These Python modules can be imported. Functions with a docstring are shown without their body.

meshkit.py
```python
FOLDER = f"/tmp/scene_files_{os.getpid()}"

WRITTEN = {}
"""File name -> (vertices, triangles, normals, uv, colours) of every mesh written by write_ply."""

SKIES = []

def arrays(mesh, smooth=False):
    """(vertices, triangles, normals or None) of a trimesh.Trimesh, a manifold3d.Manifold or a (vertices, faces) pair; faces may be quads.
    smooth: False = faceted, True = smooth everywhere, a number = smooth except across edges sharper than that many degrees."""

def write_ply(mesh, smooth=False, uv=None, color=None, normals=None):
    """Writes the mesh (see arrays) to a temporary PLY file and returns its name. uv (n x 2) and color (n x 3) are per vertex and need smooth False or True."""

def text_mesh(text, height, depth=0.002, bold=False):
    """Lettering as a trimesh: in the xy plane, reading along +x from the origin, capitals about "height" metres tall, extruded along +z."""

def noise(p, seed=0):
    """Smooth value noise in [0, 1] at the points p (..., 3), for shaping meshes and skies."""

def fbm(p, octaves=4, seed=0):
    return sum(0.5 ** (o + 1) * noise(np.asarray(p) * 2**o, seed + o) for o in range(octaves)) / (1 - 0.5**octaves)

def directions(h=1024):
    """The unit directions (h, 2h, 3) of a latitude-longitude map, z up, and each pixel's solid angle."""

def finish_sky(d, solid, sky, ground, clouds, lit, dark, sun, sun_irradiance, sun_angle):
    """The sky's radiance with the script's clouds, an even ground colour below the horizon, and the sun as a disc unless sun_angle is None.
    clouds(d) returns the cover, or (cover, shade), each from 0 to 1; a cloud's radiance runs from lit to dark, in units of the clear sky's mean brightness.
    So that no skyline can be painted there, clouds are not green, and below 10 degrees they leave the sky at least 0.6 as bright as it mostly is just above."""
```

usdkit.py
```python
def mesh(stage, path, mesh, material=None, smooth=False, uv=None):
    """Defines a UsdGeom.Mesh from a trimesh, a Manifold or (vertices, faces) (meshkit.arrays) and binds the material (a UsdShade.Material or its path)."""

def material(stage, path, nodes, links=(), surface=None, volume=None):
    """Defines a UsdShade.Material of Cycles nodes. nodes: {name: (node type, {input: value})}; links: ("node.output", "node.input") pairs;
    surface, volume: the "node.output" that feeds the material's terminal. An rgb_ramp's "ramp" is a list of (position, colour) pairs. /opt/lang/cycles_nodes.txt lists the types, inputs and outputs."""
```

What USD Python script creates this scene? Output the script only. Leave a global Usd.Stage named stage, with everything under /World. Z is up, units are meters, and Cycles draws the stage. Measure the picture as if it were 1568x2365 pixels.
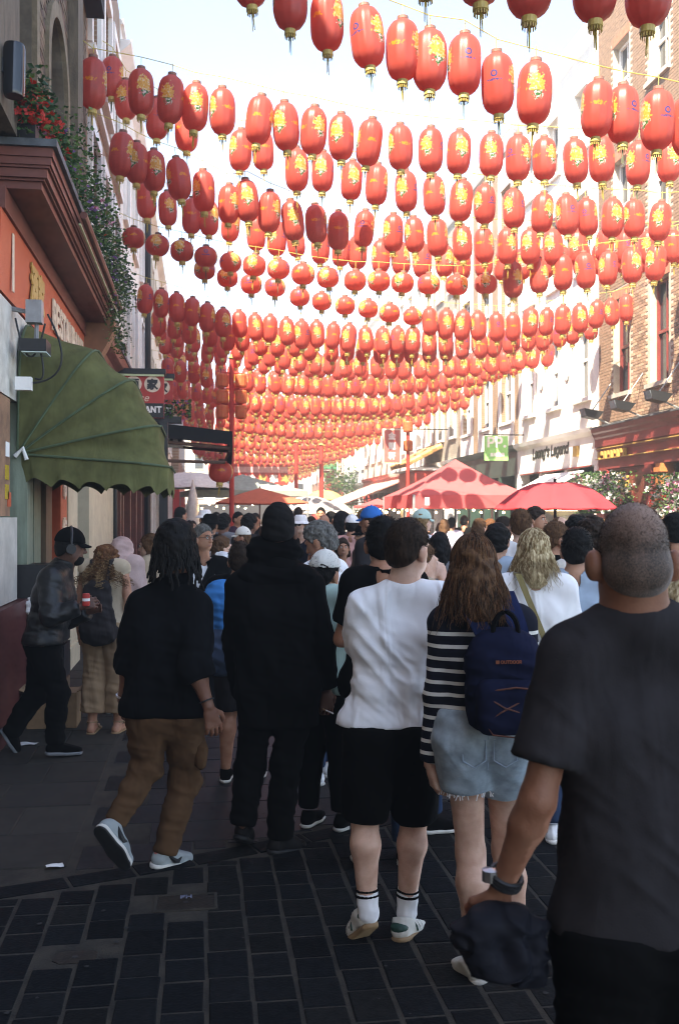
import math, random, glob
import numpy as np, trimesh, usdkit, meshkit
from pxr import Usd, UsdGeom, UsdLux, UsdShade, Gf, Sdf, Vt

stage = Usd.Stage.CreateInMemory()
UsdGeom.SetStageUpAxis(stage, 'Z')
UsdGeom.SetStageMetersPerUnit(stage, 1.0)
stage.SetDefaultPrim(UsdGeom.Xform.Define(stage, '/World').GetPrim())
UsdGeom.Scope.Define(stage, '/World/Looks')
rnd = random.Random(7)

# ---------------------------------------------------------------- camera, sky, sun, exposure
HAZE = 0.0028
EYE = 1.75
YAW = math.radians(7.9)            # the camera looks a little to the right of the street's direction
PITCH = math.radians(0.31)
FW = 2299.0                        # focal length in units of a picture 1568 wide
FWD = np.array([math.sin(YAW) * math.cos(PITCH), math.cos(YAW) * math.cos(PITCH), math.sin(PITCH)])
RGT = np.array([math.cos(YAW), -math.sin(YAW), 0.0])
UPV = np.cross(RGT, FWD)
cam = UsdGeom.Camera.Define(stage, '/World/camera')
cam.CreateHorizontalApertureAttr(24.0)
cam.CreateVerticalApertureAttr(36.25)
cam.CreateFocalLengthAttr(24.0 * FW / 1568.0)
cam.CreateFStopAttr(5.6)
cam.CreateFocusDistanceAttr(5.2)
cam.CreateClippingRangeAttr(Gf.Vec2f(0.05, 5000))
cam.CreateExposureAttr(2.25)
cam.AddTransformOp().Set(Gf.Matrix4d(*RGT, 0, *UPV, 0, *(-FWD), 0, 0, 0, EYE, 1))

SUN = np.array([-0.42, -0.72, 1.0]); SUN /= np.linalg.norm(SUN)      # towards the sun: behind the camera, to the left
EL, ROT = math.asin(SUN[2]), math.atan2(SUN[0], SUN[1])
sky_mat = usdkit.material(stage, '/World/Looks/sky_look',
    {'s': ('sky_texture', {'sky_type': 'single_scattering', 'sun_disc': False, 'sun_elevation': EL, 'sun_rotation': ROT, 'aerosol_density': 0.9, 'air_density': 1.0, 'altitude': 50.0}),
     'h': ('hsv', {'saturation': 0.9}),
     'b': ('background_shader', {'strength': 0.118})}, [('s.color', 'h.color'), ('h.color', 'b.color')], surface='b.background')
dome = UsdLux.DomeLight.Define(stage, '/World/sky')
UsdShade.MaterialBindingAPI.Apply(dome.GetPrim()).Bind(sky_mat)
dome.GetPrim().SetCustomDataByKey('label', 'pale hazy blue summer sky')
dome.GetPrim().SetCustomDataByKey('kind', 'structure')
sun = UsdLux.DistantLight.Define(stage, '/World/sun')
sun.CreateIntensityAttr(1.25); sun.CreateAngleAttr(0.53); sun.CreateColorAttr(Gf.Vec3f(1.0, 0.89, 0.71))
sun.CreateNormalizeAttr(True)
zx = np.cross([0, 0, 1.0], SUN); zx /= np.linalg.norm(zx)
sun.AddTransformOp().Set(Gf.Matrix4d(*zx, 0, *np.cross(SUN, zx), 0, *SUN, 0, 0, 0, 50, 1))

# ---------------------------------------------------------------- from the picture to the place
CA, SA = math.cos(YAW), math.sin(YAW)
HZ = 1195.0
def P(u, v, D):
    """The point seen at (u, v) at depth D."""
    lat = (u - 784.0) / FW * D
    return np.array([D * SA + lat * CA, D * CA - lat * SA, EYE + (HZ - v) / FW * D])
def PX(u, v, X):
    return P(u, v, X / (SA + (u - 784.0) / FW * CA))
def PY(u, v, Y):
    return P(u, v, Y / (CA - (u - 784.0) / FW * SA))
def PG(u, v, z=0.0):
    return P(u, v, (EYE - z) * FW / (v - HZ))

# ---------------------------------------------------------------- prims
counts = {}
LOC = {}
def numbered(parent, name):
    k = (parent, name); n = counts.get(k, 0); counts[k] = n + 1
    return f'{parent}/{name}' if n == 0 else f'{parent}/{name}_{n:03d}'
def tag(prim, label=None, cat=None, group=None, kind=None):
    for k, v in (('label', label), ('category', cat), ('group', group), ('kind', kind)):
        if v: prim.SetCustomDataByKey(k, v)
    return prim
def thing(name, label, cat, loc=(0, 0, 0), group=None, kind=None):
    path = numbered('/World', name)
    x = UsdGeom.Xform.Define(stage, path); x.AddTranslateOp().Set(Gf.Vec3d(*map(float, loc)))
    tag(x.GetPrim(), label, cat, group, kind)
    LOC[path] = np.array(loc, float)
    return path
def part(parent, name, mesh, material, smooth=False, label=None, kind=None, local=False):
    """A mesh given in world coordinates (or local ones) as a child of parent."""
    path = numbered(parent, name)
    v, f, n = meshkit.arrays(mesh, smooth)
    root = '/'.join(path.split('/')[:3])
    if not local: v = v - LOC.get(root, 0)
    m = UsdGeom.Mesh.Define(stage, path)
    m.CreatePointsAttr(Vt.Vec3fArray.FromNumpy(np.ascontiguousarray(v, np.float32)))
    m.CreateFaceVertexCountsAttr(Vt.IntArray.FromNumpy(np.full(len(f), 3, np.int32)))
    m.CreateFaceVertexIndicesAttr(Vt.IntArray.FromNumpy(np.ascontiguousarray(f, np.int32).ravel()))
    m.CreateSubdivisionSchemeAttr('none')
    if n is not None:
        m.CreateNormalsAttr(Vt.Vec3fArray.FromNumpy(np.ascontiguousarray(n, np.float32))); m.SetNormalsInterpolation('vertex')
    UsdShade.MaterialBindingAPI.Apply(m.GetPrim()).Bind(material)
    tag(m.GetPrim(), label, None, None, kind)
    return path
def struct(name, mesh, material, label, smooth=False, kind='structure', cat=None):
    path = part('/World', name, mesh, material, smooth)
    tag(stage.GetPrimAtPath(path), label, cat, None, kind)
    return path
def curves(parent, name, lines, widths, material, local=False):
    """Hair, cords: lists of polylines, one width per line (or (root, tip))."""
    path = numbered(parent, name)
    root = '/'.join(path.split('/')[:3]); off = 0 if local else LOC.get(root, 0)
    c = UsdGeom.BasisCurves.Define(stage, path)
    c.CreateTypeAttr('linear')
    c.CreateCurveVertexCountsAttr(Vt.IntArray([len(l) for l in lines]))
    c.CreatePointsAttr(Vt.Vec3fArray.FromNumpy(np.concatenate([np.asarray(l) - off for l in lines]).astype(np.float32)))
    w = np.concatenate([np.linspace(a[0], a[1], len(l)) if np.ndim(a) else np.full(len(l), a) for l, a in zip(lines, widths)])
    c.CreateWidthsAttr(Vt.FloatArray.FromNumpy(w.astype(np.float32))); c.SetWidthsInterpolation('vertex')
    UsdShade.MaterialBindingAPI.Apply(c.GetPrim()).Bind(material)
    return path
def copy_of(src, name, label, cat, loc, rotz=0.0, scale=1.0, group=None, tilt=(0.0, 0.0)):
    path = numbered('/World', name)
    x = UsdGeom.Xform.Define(stage, path)
    x.GetPrim().GetReferences().AddInternalReference(src)
    x.GetPrim().SetInstanceable(True)
    x.ClearXformOpOrder()
    s = scale if np.ndim(scale) else (scale,) * 3
    c, sn = math.cos(rotz), math.sin(rotz)
    T = np.array([[c, sn, 0], [-sn, c, 0], [0, 0, 1.0]]) * np.array(s)[:, None]
    if tilt != (0.0, 0.0):
        a, b = tilt; T = T @ np.array([[1, 0, 0], [0, math.cos(a), math.sin(a)], [0, -math.sin(a), math.cos(a)]]) @ np.array([[math.cos(b), 0, -math.sin(b)], [0, 1, 0], [math.sin(b), 0, math.cos(b)]])
    x.AddTransformOp().Set(Gf.Matrix4d(*T[0], 0, *T[1], 0, *T[2], 0, *map(float, loc), 1))
    tag(x.GetPrim(), label, cat, group)
    return path

# ---------------------------------------------------------------- shapes
class MB:
    """Collects boxes, tubes and prisms into one mesh."""
    def __init__(s): s.v, s.f, s.n = [], [], 0
    def add(s, v, f):
        v, f = np.asarray(v, float), np.asarray(f, int)
        if f.shape[1] == 4: f = np.vstack([f[:, [0, 1, 2]], f[:, [0, 2, 3]]])
        s.v.append(v); s.f.append(f + s.n); s.n += len(v); return s
    def mesh(s, m, T=None):
        v = np.array(m.vertices) if hasattr(m, 'vertices') else np.asarray(m[0]); f = np.array(m.faces) if hasattr(m, 'faces') else np.asarray(m[1])
        if T is not None: v = v @ T[:3, :3].T + T[:3, 3]
        return s.add(v, f)
    def box(s, x0, x1, y0, y1, z0, z1):
        v = [(x, y, z) for x in (x0, x1) for y in (y0, y1) for z in (z0, z1)]
        return s.add(v, [(0, 1, 3, 2), (4, 6, 7, 5), (0, 4, 5, 1), (2, 3, 7, 6), (0, 2, 6, 4), (1, 5, 7, 3)])
    def cbox(s, x0, x1, y0, y1, z0, z1, c=0.006):
        """A box with its upper edges bevelled (setts, tiles)."""
        v = [(x0, y0, z0), (x1, y0, z0), (x1, y1, z0), (x0, y1, z0), (x0, y0, z1 - c), (x1, y0, z1 - c), (x1, y1, z1 - c), (x0, y1, z1 - c), (x0 + c, y0 + c, z1), (x1 - c, y0 + c, z1), (x1 - c, y1 - c, z1), (x0 + c, y1 - c, z1)]
        return s.add(v, [(0, 1, 5, 4), (1, 2, 6, 5), (2, 3, 7, 6), (3, 0, 4, 7), (4, 5, 9, 8), (5, 6, 10, 9), (6, 7, 11, 10), (7, 4, 8, 11), (8, 9, 10, 11)])
    def prism(s, poly, a, b):
        """poly: closed outline of 3-D points; extruded from offset a to offset b."""
        p = np.asarray(poly, float); n = len(p); a, b = np.asarray(a, float), np.asarray(b, float)
        s.add(np.vstack([p + a, p + b]), [(i, (i + 1) % n, n + (i + 1) % n, n + i) for i in range(n)])
        c = p.mean(0)
        s.add(np.vstack([p + a, [c + a]]), [((i + 1) % n, i, n) for i in range(n)])
        return s.add(np.vstack([p + b, [c + b]]), [(i, (i + 1) % n, n) for i in range(n)])
    def tube(s, pts, r, sides=8, cap=True):
        p = np.asarray(pts, float); r = np.broadcast_to(np.asarray(r, float), (len(p),))
        t = np.gradient(p, axis=0); t /= np.linalg.norm(t, axis=1, keepdims=True) + 1e-12
        ref = np.array([0.3, 0.2, 0.93]) if abs(t[0, 2]) < 0.8 else np.array([0.95, 0.1, 0.05])
        a = np.cross(t, ref); a /= np.linalg.norm(a, axis=1, keepdims=True); b = np.cross(t, a)
        th = np.arange(sides) * 2 * np.pi / sides
        v = p[:, None] + r[:, None, None] * (np.cos(th)[None, :, None] * a[:, None] + np.sin(th)[None, :, None] * b[:, None])
        f = [(i * sides + j, i * sides + (j + 1) % sides, (i + 1) * sides + (j + 1) % sides, (i + 1) * sides + j) for i in range(len(p) - 1) for j in range(sides)]
        s.add(v.reshape(-1, 3), f)
        if cap:
            for k, o in ((0, 1), (len(p) - 1, -1)):
                s.add(np.vstack([v[k], [p[k]]]), [((j + 1) % sides, j, sides)[::o] for j in range(sides)])
        return s
    def lathe(s, c, prof, n=20, axis=None):
        prof = np.asarray(prof, float); th = np.arange(n) * 2 * np.pi / n
        v = np.stack([np.outer(prof[:, 0], np.cos(th)), np.outer(prof[:, 0], np.sin(th)), np.repeat(prof[:, 1:2], n, 1)], -1).reshape(-1, 3) + np.asarray(c)
        f = [(i * n + j, i * n + (j + 1) % n, (i + 1) * n + (j + 1) % n, (i + 1) * n + j) for i in range(len(prof) - 1) for j in range(n)]
        return s.add(v, f)
    def quad(s, a, b, c, d): return s.add([a, b, c, d], [(0, 1, 2, 3)])
    def get(s): return np.concatenate(s.v), np.concatenate(s.f)
def rot_z(a):
    m = np.eye(4); m[0, 0] = m[1, 1] = math.cos(a); m[0, 1] = -math.sin(a); m[1, 0] = math.sin(a); return m

FONT = {}
def text_mesh(text, height, depth=0.01, cjk=False, bold=True, slant=0.0):
    """Lettering in the xy plane, reading along +x from the origin, about height tall, extruded along +z."""
    from PIL import Image, ImageDraw, ImageFont
    from shapely import affinity, box as sbox, union_all
    if cjk not in FONT:
        found = glob.glob('/opt/blender-*/*/datafiles/fonts/' + ('Noto Sans CJK Regular.woff2' if cjk else 'Inter.woff2'))
        FONT[cjk] = ImageFont.truetype((found or glob.glob('/opt/blender-*/*/datafiles/fonts/Inter.woff2'))[0], 72)
    font = FONT[cjk]; sw = 3 if bold else 0
    x0, y0, x1, y1 = font.getbbox(text, anchor='ls', stroke_width=sw)
    im = Image.new('L', (x1 - x0 + 8, y1 - y0 + 8))
    ImageDraw.Draw(im).text((4 - x0, 4 - y0), text, 255, font, anchor='ls', stroke_width=sw)
    on = np.pad(np.asarray(im) > 127, ((0, 0), (1, 1))).astype(np.int8)
    rows, starts = np.nonzero(np.diff(on, axis=1) == 1); ends = np.nonzero(np.diff(on, axis=1) == -1)[1]
    shape = union_all(sbox(starts, -rows - 1, ends, -rows)).buffer(0.6).buffer(-0.6).simplify(0.8)
    bx = shape.bounds; k = height / (bx[3] - bx[1])
    shape = affinity.affine_transform(shape, [k, slant * k, 0, k, -bx[0] * k, -bx[1] * k])
    return trimesh.util.concatenate([trimesh.creation.extrude_polygon(g, depth, engine='earcut') for g in getattr(shape, 'geoms', [shape])])
def place_text(m, origin, right, up, center=True):
    """Sets text in the plane of right and up; its face looks along right x up."""
    r, u = np.asarray(right, float), np.asarray(up, float); n = np.cross(r, u); v = np.array(m.vertices)
    if center: v[:, 0] -= (v[:, 0].min() + v[:, 0].max()) / 2
    return np.asarray(origin) + v[:, :1] * r + v[:, 1:2] * u + v[:, 2:3] * n, np.array(m.faces)

# ---------------------------------------------------------------- materials
mats = {}
def look(name, nodes, links, surface):
    if name not in mats: mats[name] = usdkit.material(stage, '/World/Looks/' + name, nodes, links, surface=surface)
    return mats[name]
def pm(name, col, rough=0.8, col2=None, scale=6.0, amt=0.25, bump=0.0, bscale=60.0, spec=0.4, metal=0.0, stretch=(1, 1, 1), rand=0.0, sheen=0.0, coat=0.0, trans=0.0):
    """Principled paint, stone or cloth: colour mottled by noise, fine relief, optional change from object to object."""
    if name in mats: return mats[name]
    col = np.array(col, float); c2 = np.array(col2, float) if col2 is not None else col * (1 - amt)
    nodes = {'tc': ('texture_coordinate', {}), 'mp': ('mapping', {'scale': tuple(stretch)}),
             'n': ('noise_texture', {'scale': scale, 'detail': 5.0, 'roughness': 0.62}),
             'r': ('rgb_ramp', {'ramp': [(0.3, tuple(c2)), (0.7, tuple(np.minimum(col * (1 + 0.3 * amt), 0.95)))]}),
             'p': ('principled_bsdf', {'roughness': rough, 'specular_ior_level': spec, 'metallic': metal, 'sheen_weight': sheen, 'coat_weight': coat})}
    links = [('tc.object', 'mp.vector'), ('mp.vector', 'n.vector'), ('n.fac', 'r.fac')]
    out = 'r.color'
    if rand:
        nodes |= {'oi': ('object_info', {}), 'mr': ('map_range', {'from_min': 0.0, 'from_max': 1.0, 'to_min': 1 - rand, 'to_max': 1 + rand}), 'hs': ('hsv', {})}
        links += [('oi.random', 'mr.value'), ('mr.result', 'hs.value'), (out, 'hs.color')]; out = 'hs.color'
    links.append((out, 'p.base_color'))
    if bump:
        nodes |= {'nb': ('noise_texture', {'scale': bscale, 'detail': 4.0}), 'b': ('bump', {'strength': 1.0, 'distance': bump})}
        links += [('tc.object', 'nb.vector'), ('nb.fac', 'b.height'), ('b.normal', 'p.normal')]
    surf = 'p.BSDF'
    if trans:
        nodes |= {'tl': ('translucent_bsdf', {}), 'mx': ('mix_closure', {'fac': trans})}
        links += [(out, 'tl.color'), ('p.BSDF', 'mx.closure1'), ('tl.BSDF', 'mx.closure2')]; surf = 'mx.closure'
    return look(name, nodes, links, surf)
def brick_bits(name, c1, c2):
    return pm(name, c1, 0.9, c2, 9.0, 0.3, bump=0.004, bscale=90, rand=0.3)
def cloth(name, col, amt=0.18, rough=0.92, bump=0.0012, bscale=420.0, scale=9.0, crease=0.022):
    """Woven cloth: mottled colour, fine weave, soft creases."""
    if name in mats: return mats[name]
    col = np.array(col, float)
    return look(name, {'tc': ('texture_coordinate', {}), 'n': ('noise_texture', {'scale': scale, 'detail': 5.0, 'roughness': 0.62}), 'r': ('rgb_ramp', {'ramp': [(0.3, tuple(col * (1 - amt))), (0.7, tuple(np.minimum(col * (1 + 0.3 * amt), 0.95)))]}),
        'nb': ('noise_texture', {'scale': bscale, 'detail': 3.0}), 'b': ('bump', {'strength': 0.8, 'distance': bump}), 'mp': ('mapping', {'rotation': (0.0, 0.65, 0.0), 'scale': (1.0, 0.7, 0.30)}),
        'nc': ('noise_texture', {'scale': 8.0, 'detail': 2.0, 'roughness': 0.45, 'distortion': 0.7}), 'bc': ('bump', {'strength': 1.0, 'distance': crease}),
        'p': ('principled_bsdf', {'roughness': rough, 'specular_ior_level': 0.07})},
        [('tc.object', 'n.vector'), ('n.fac', 'r.fac'), ('r.color', 'p.base_color'), ('tc.object', 'nb.vector'), ('nb.fac', 'b.height'), ('tc.object', 'mp.vector'), ('mp.vector', 'nc.vector'), ('nc.fac', 'bc.height'), ('bc.normal', 'b.normal'), ('b.normal', 'p.normal')], 'p.BSDF')
def skin(name, col):
    if name in mats: return mats[name]
    col = np.array(col, float)
    nodes = {'tc': ('texture_coordinate', {}), 'n': ('noise_texture', {'scale': 14.0, 'detail': 4.0}),
             'r': ('rgb_ramp', {'ramp': [(0.32, tuple(col * [0.78, 0.68, 0.62])), (0.68, tuple(np.minimum(col * 1.07, 1)))]}),
             'nb': ('noise_texture', {'scale': 190.0, 'detail': 3.0}), 'b': ('bump', {'strength': 0.6, 'distance': 0.0015}),
             'p': ('principled_bsdf', {'roughness': 0.55, 'specular_ior_level': 0.35, 'subsurface_weight': 0.12, 'subsurface_scale': 0.006, 'subsurface_radius': (1.0, 0.35, 0.2)})}
    return look(name, nodes, [('tc.object', 'n.vector'), ('n.fac', 'r.fac'), ('r.color', 'p.base_color'), ('tc.object', 'nb.vector'), ('nb.fac', 'b.height'), ('b.normal', 'p.normal')], 'p.BSDF')
def pane(name, tint=(0.02, 0.025, 0.03), clear=0.45):
    """Window glass: part mirror, part see-through onto a dark room."""
    return look(name, {'f': ('fresnel', {'IOR': 1.5}), 'g': ('glossy_bsdf', {'color': (0.9, 0.9, 0.9), 'roughness': 0.03}), 't': ('transparent_bsdf', {'color': (0.75, 0.8, 0.8)}), 'm': ('mix_closure', {})},
                [('f.fac', 'm.fac'), ('t.BSDF', 'm.closure1'), ('g.BSDF', 'm.closure2')], 'm.closure')
def glow(name, col, s):
    return look(name, {'e': ('emission', {'color': col, 'strength': s})}, [], 'e.emission')
# ---------------------------------------------------------------- colours of the place
M_asph = pm('dark_paving', (0.03, 0.03, 0.033), 0.62, (0.02, 0.02, 0.022), 3.0, 0.3, bump=0.002, bscale=160, spec=0.35)
M_mortar = pm('sandy_mortar', (0.042, 0.034, 0.024), 0.95, (0.014, 0.012, 0.0095), 7.0, 0.4, bump=0.004, bscale=120)
M_sett = [pm(f'granite_sett_{i}', c, 0.8, None, 24.0, 0.45, bump=0.0035, bscale=70, spec=0.10, rand=0.25) for i, c in enumerate([(0.0058, 0.0068, 0.0082), (0.0072, 0.0078, 0.0088), (0.0048, 0.0056, 0.007), (0.009, 0.009, 0.0088)])]
M_slab = [pm(f'street_slab_{i}', c, 0.52, None, 9.0, 0.35, bump=0.002, bscale=140, spec=0.16, rand=0.18) for i, c in enumerate([(0.012, 0.0125, 0.015), (0.010, 0.0105, 0.0125), (0.0145, 0.014, 0.0155)])]
M_pave = [pm(f'footway_slab_{i}', c, 0.8, None, 7.0, 0.45, bump=0.002, bscale=150, rand=0.12) for i, c in enumerate([(0.024, 0.020, 0.014), (0.019, 0.0165, 0.0125), (0.028, 0.024, 0.017)])]
M_iron = pm('rusty_iron', (0.030, 0.021, 0.014), 0.65, (0.014, 0.011, 0.009), 18.0, 0.4, bump=0.003, bscale=80, metal=0.3)
M_white = pm('white_paint', (0.80, 0.78, 0.74), 0.75, (0.68, 0.65, 0.60), 1.6, 0.12, bump=0.001, bscale=50)
M_stucco = pm('white_stucco', (0.74, 0.70, 0.63), 0.85, (0.56, 0.53, 0.47), 1.1, 0.12, bump=0.003, bscale=70, stretch=(1, 1, 0.4))
M_cream = pm('cream_stucco', (0.66, 0.60, 0.48), 0.85, (0.52, 0.46, 0.36), 1.3, 0.12, bump=0.003, bscale=70, stretch=(1, 1, 0.4))
M_greyst = pm('grey_stucco', (0.50, 0.50, 0.49), 0.85, (0.38, 0.38, 0.37), 1.3, 0.12, bump=0.003, bscale=70)
M_maroon = pm('maroon_paint', (0.20, 0.035, 0.03), 0.42, (0.15, 0.027, 0.024), 2.5, 0.15, spec=0.5)
M_redwood = pm('red_brown_paint', (0.15, 0.042, 0.026), 0.5, (0.10, 0.03, 0.02), 3.0, 0.2, spec=0.45)
M_red = pm('red_paint', (0.42, 0.035, 0.025), 0.5, (0.34, 0.03, 0.022), 3.0, 0.15)
M_orange = pm('orange_red_board', (0.44, 0.095, 0.038), 0.55, (0.42, 0.075, 0.03), 3.0, 0.2)
M_gold = pm('gold_lettering', (0.46, 0.30, 0.08), 0.5, None, 30.0, 0.25)
M_cletter = pm('cream_lettering', (0.72, 0.60, 0.45), 0.6, None, 20.0, 0.2)
M_black = pm('black_paint', (0.014, 0.014, 0.015), 0.45, None, 5.0, 0.2)
M_lead = pm('lead_sheet', (0.10, 0.11, 0.12), 0.6, (0.05, 0.055, 0.06), 6.0, 0.3, bump=0.003, bscale=30)
M_grmetal = pm('grey_metal', (0.30, 0.31, 0.31), 0.5, (0.22, 0.22, 0.22), 8.0, 0.2, metal=0.3)
M_greenpost = pm('sage_painted_wood', (0.22, 0.26, 0.19), 0.6, (0.14, 0.16, 0.11), 4.0, 0.3, bump=0.002, bscale=40, stretch=(4, 4, 0.5))
M_brownpost = pm('brown_painted_wood', (0.17, 0.115, 0.07), 0.6, (0.11, 0.075, 0.045), 4.0, 0.3, stretch=(4, 4, 0.5))
M_creampost = pm('cream_painted_pillar', (0.58, 0.50, 0.34), 0.65, (0.48, 0.40, 0.27), 3.0, 0.2)
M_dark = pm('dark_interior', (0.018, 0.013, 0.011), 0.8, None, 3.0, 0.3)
M_pane = pm('dark_window_glass', (0.03, 0.035, 0.04), 0.06, None, 1.5, 0.3, spec=0.6)
M_panelit = pm('pale_window_glass', (0.20, 0.22, 0.24), 0.08, None, 1.5, 0.3, spec=0.6)
M_leaf = [pm('leaf_green', (0.055, 0.12, 0.03), 0.6, (0.03, 0.07, 0.015), 6.0, 0.3, trans=0.35), pm('leaf_dark', (0.03, 0.07, 0.025), 0.6, None, 6.0, 0.3, trans=0.3), pm('leaf_pale', (0.12, 0.20, 0.05), 0.6, None, 6.0, 0.3, trans=0.35)]
M_fl = {k: pm('petals_' + k, c, 0.6, None, 20.0, 0.15, trans=0.3) for k, c in {'red': (0.55, 0.035, 0.02), 'pink': (0.62, 0.22, 0.36), 'white': (0.82, 0.80, 0.76), 'purple': (0.22, 0.09, 0.30), 'yellow': (0.75, 0.55, 0.06)}.items()}
B_dark = [brick_bits(f'soot_brick_{i}', c, tuple(np.array(c) * 0.6)) for i, c in enumerate([(0.17, 0.115, 0.065), (0.14, 0.10, 0.062), (0.20, 0.13, 0.08), (0.13, 0.075, 0.05)])]
B_pub = [brick_bits(f'stock_brick_{i}', c, tuple(np.array(c) * 0.7)) for i, c in enumerate([(0.33, 0.21, 0.135), (0.29, 0.19, 0.13), (0.37, 0.26, 0.17), (0.25, 0.155, 0.10)])]
M_limejoint = pm('pale_mortar', (0.46, 0.40, 0.31), 0.95, (0.36, 0.31, 0.24), 6.0, 0.2)
M_sootjoint = pm('soot_mortar', (0.15, 0.12, 0.085), 0.95, (0.09, 0.07, 0.05), 6.0, 0.3)
def far_brick(name, c1, c2, mortar):
    """Brickwork too far away to tell the bricks apart."""
    if name in mats: return mats[name]
    return look(name, {'tc': ('texture_coordinate', {}), 'sx': ('separate_xyz', {}), 'cx': ('combine_xyz', {}),
        'b': ('brick_texture', {'scale': 1.0, 'brick_width': 0.225, 'row_height': 0.075, 'mortar_size': 0.008, 'color1': c1, 'color2': c2, 'mortar': mortar, 'mortar_smooth': 0.2}),
        'n': ('noise_texture', {'scale': 1.2, 'detail': 6.0}), 'rm': ('map_range', {'from_min': 0.3, 'from_max': 0.7, 'to_min': 0.75, 'to_max': 1.15}), 'h': ('hsv', {}),
        'bp': ('bump', {'strength': 0.6, 'distance': 0.006}), 'p': ('principled_bsdf', {'roughness': 0.9})},
        [('tc.object', 'sx.vector'), ('sx.y', 'cx.x'), ('sx.z', 'cx.y'), ('cx.vector', 'b.vector'), ('tc.object', 'n.vector'), ('n.fac', 'rm.value'), ('b.color', 'h.color'), ('rm.result', 'h.value'), ('h.color', 'p.base_color'), ('b.fac', 'bp.height'), ('bp.normal', 'p.normal')], 'p.BSDF')
FB_brown = far_brick('brown_brickwork', (0.27, 0.16, 0.09), (0.22, 0.13, 0.08), (0.34, 0.28, 0.2))
FB_grey = far_brick('grey_brickwork', (0.28, 0.24, 0.19), (0.22, 0.19, 0.15), (0.36, 0.32, 0.27))
FB_red = far_brick('red_brickwork', (0.34, 0.14, 0.08), (0.28, 0.12, 0.07), (0.4, 0.33, 0.25))

# ---------------------------------------------------------------- ground
XL, XR = -1.6, 10.0                    # the two facade lines
g = MB(); g.quad((-300, -150, -0.03), (300, -150, -0.03), (300, 600, -0.03), (-300, 600, -0.03))
struct('ground', g.get(), M_asph, 'dark street ground running on beyond the paving')
g = MB(); g.quad((XL - 0.3, -3, -0.0), (XR + 0.3, -3, -0.0), (XR + 0.3, 14.19, -0.0), (XL - 0.3, 14.19, -0.0))
struct('paving_bed', g.get(), M_mortar, 'sandy mortar bed showing in the joints between setts and slabs')
def edge_y(x):
    """Where the granite setts give way to the slabs: a line that climbs to the right."""
    return 5.22 + 0.42 * x + 0.06 * x * x
setts = thing('sett_paving', 'dark granite setts laid in long courses across the foreground, pale mortar joints', None, (0, 0, 0), kind='structure')
covers = [(P(430, 2085, 4.52)[0], P(430, 2085, 4.52)[1], 0.26, 0.17), (P(175, 2212, 3.96)[0], P(175, 2212, 3.96)[1], 0.17, 0.11)]
cells = []
CW = 0.168
for i in range(-11, 26):
    x0 = i * CW + 0.02
    y = 1.6 + rnd.random() * 0.2
    while y < 7.6:
        L = rnd.uniform(0.17, 0.235)
        yc = y + L / 2
        if y + 0.06 < edge_y(x0 + CW / 2) - 0.16 and x0 > XL + 0.1 and not any(abs(x0 + CW / 2 - c[0]) < c[2] / 2 + CW * 0.22 and abs(yc - c[1]) < c[3] / 2 + L * 0.3 for c in covers):
            cells.append((x0 + 0.008 + rnd.uniform(-.003, .003), x0 + CW - 0.008 + rnd.uniform(-.003, .003), y + 0.005, min(y + L - 0.006, edge_y(x0 + CW / 2) - 0.17), rnd.uniform(0.002, 0.006)))
        y += L
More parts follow.
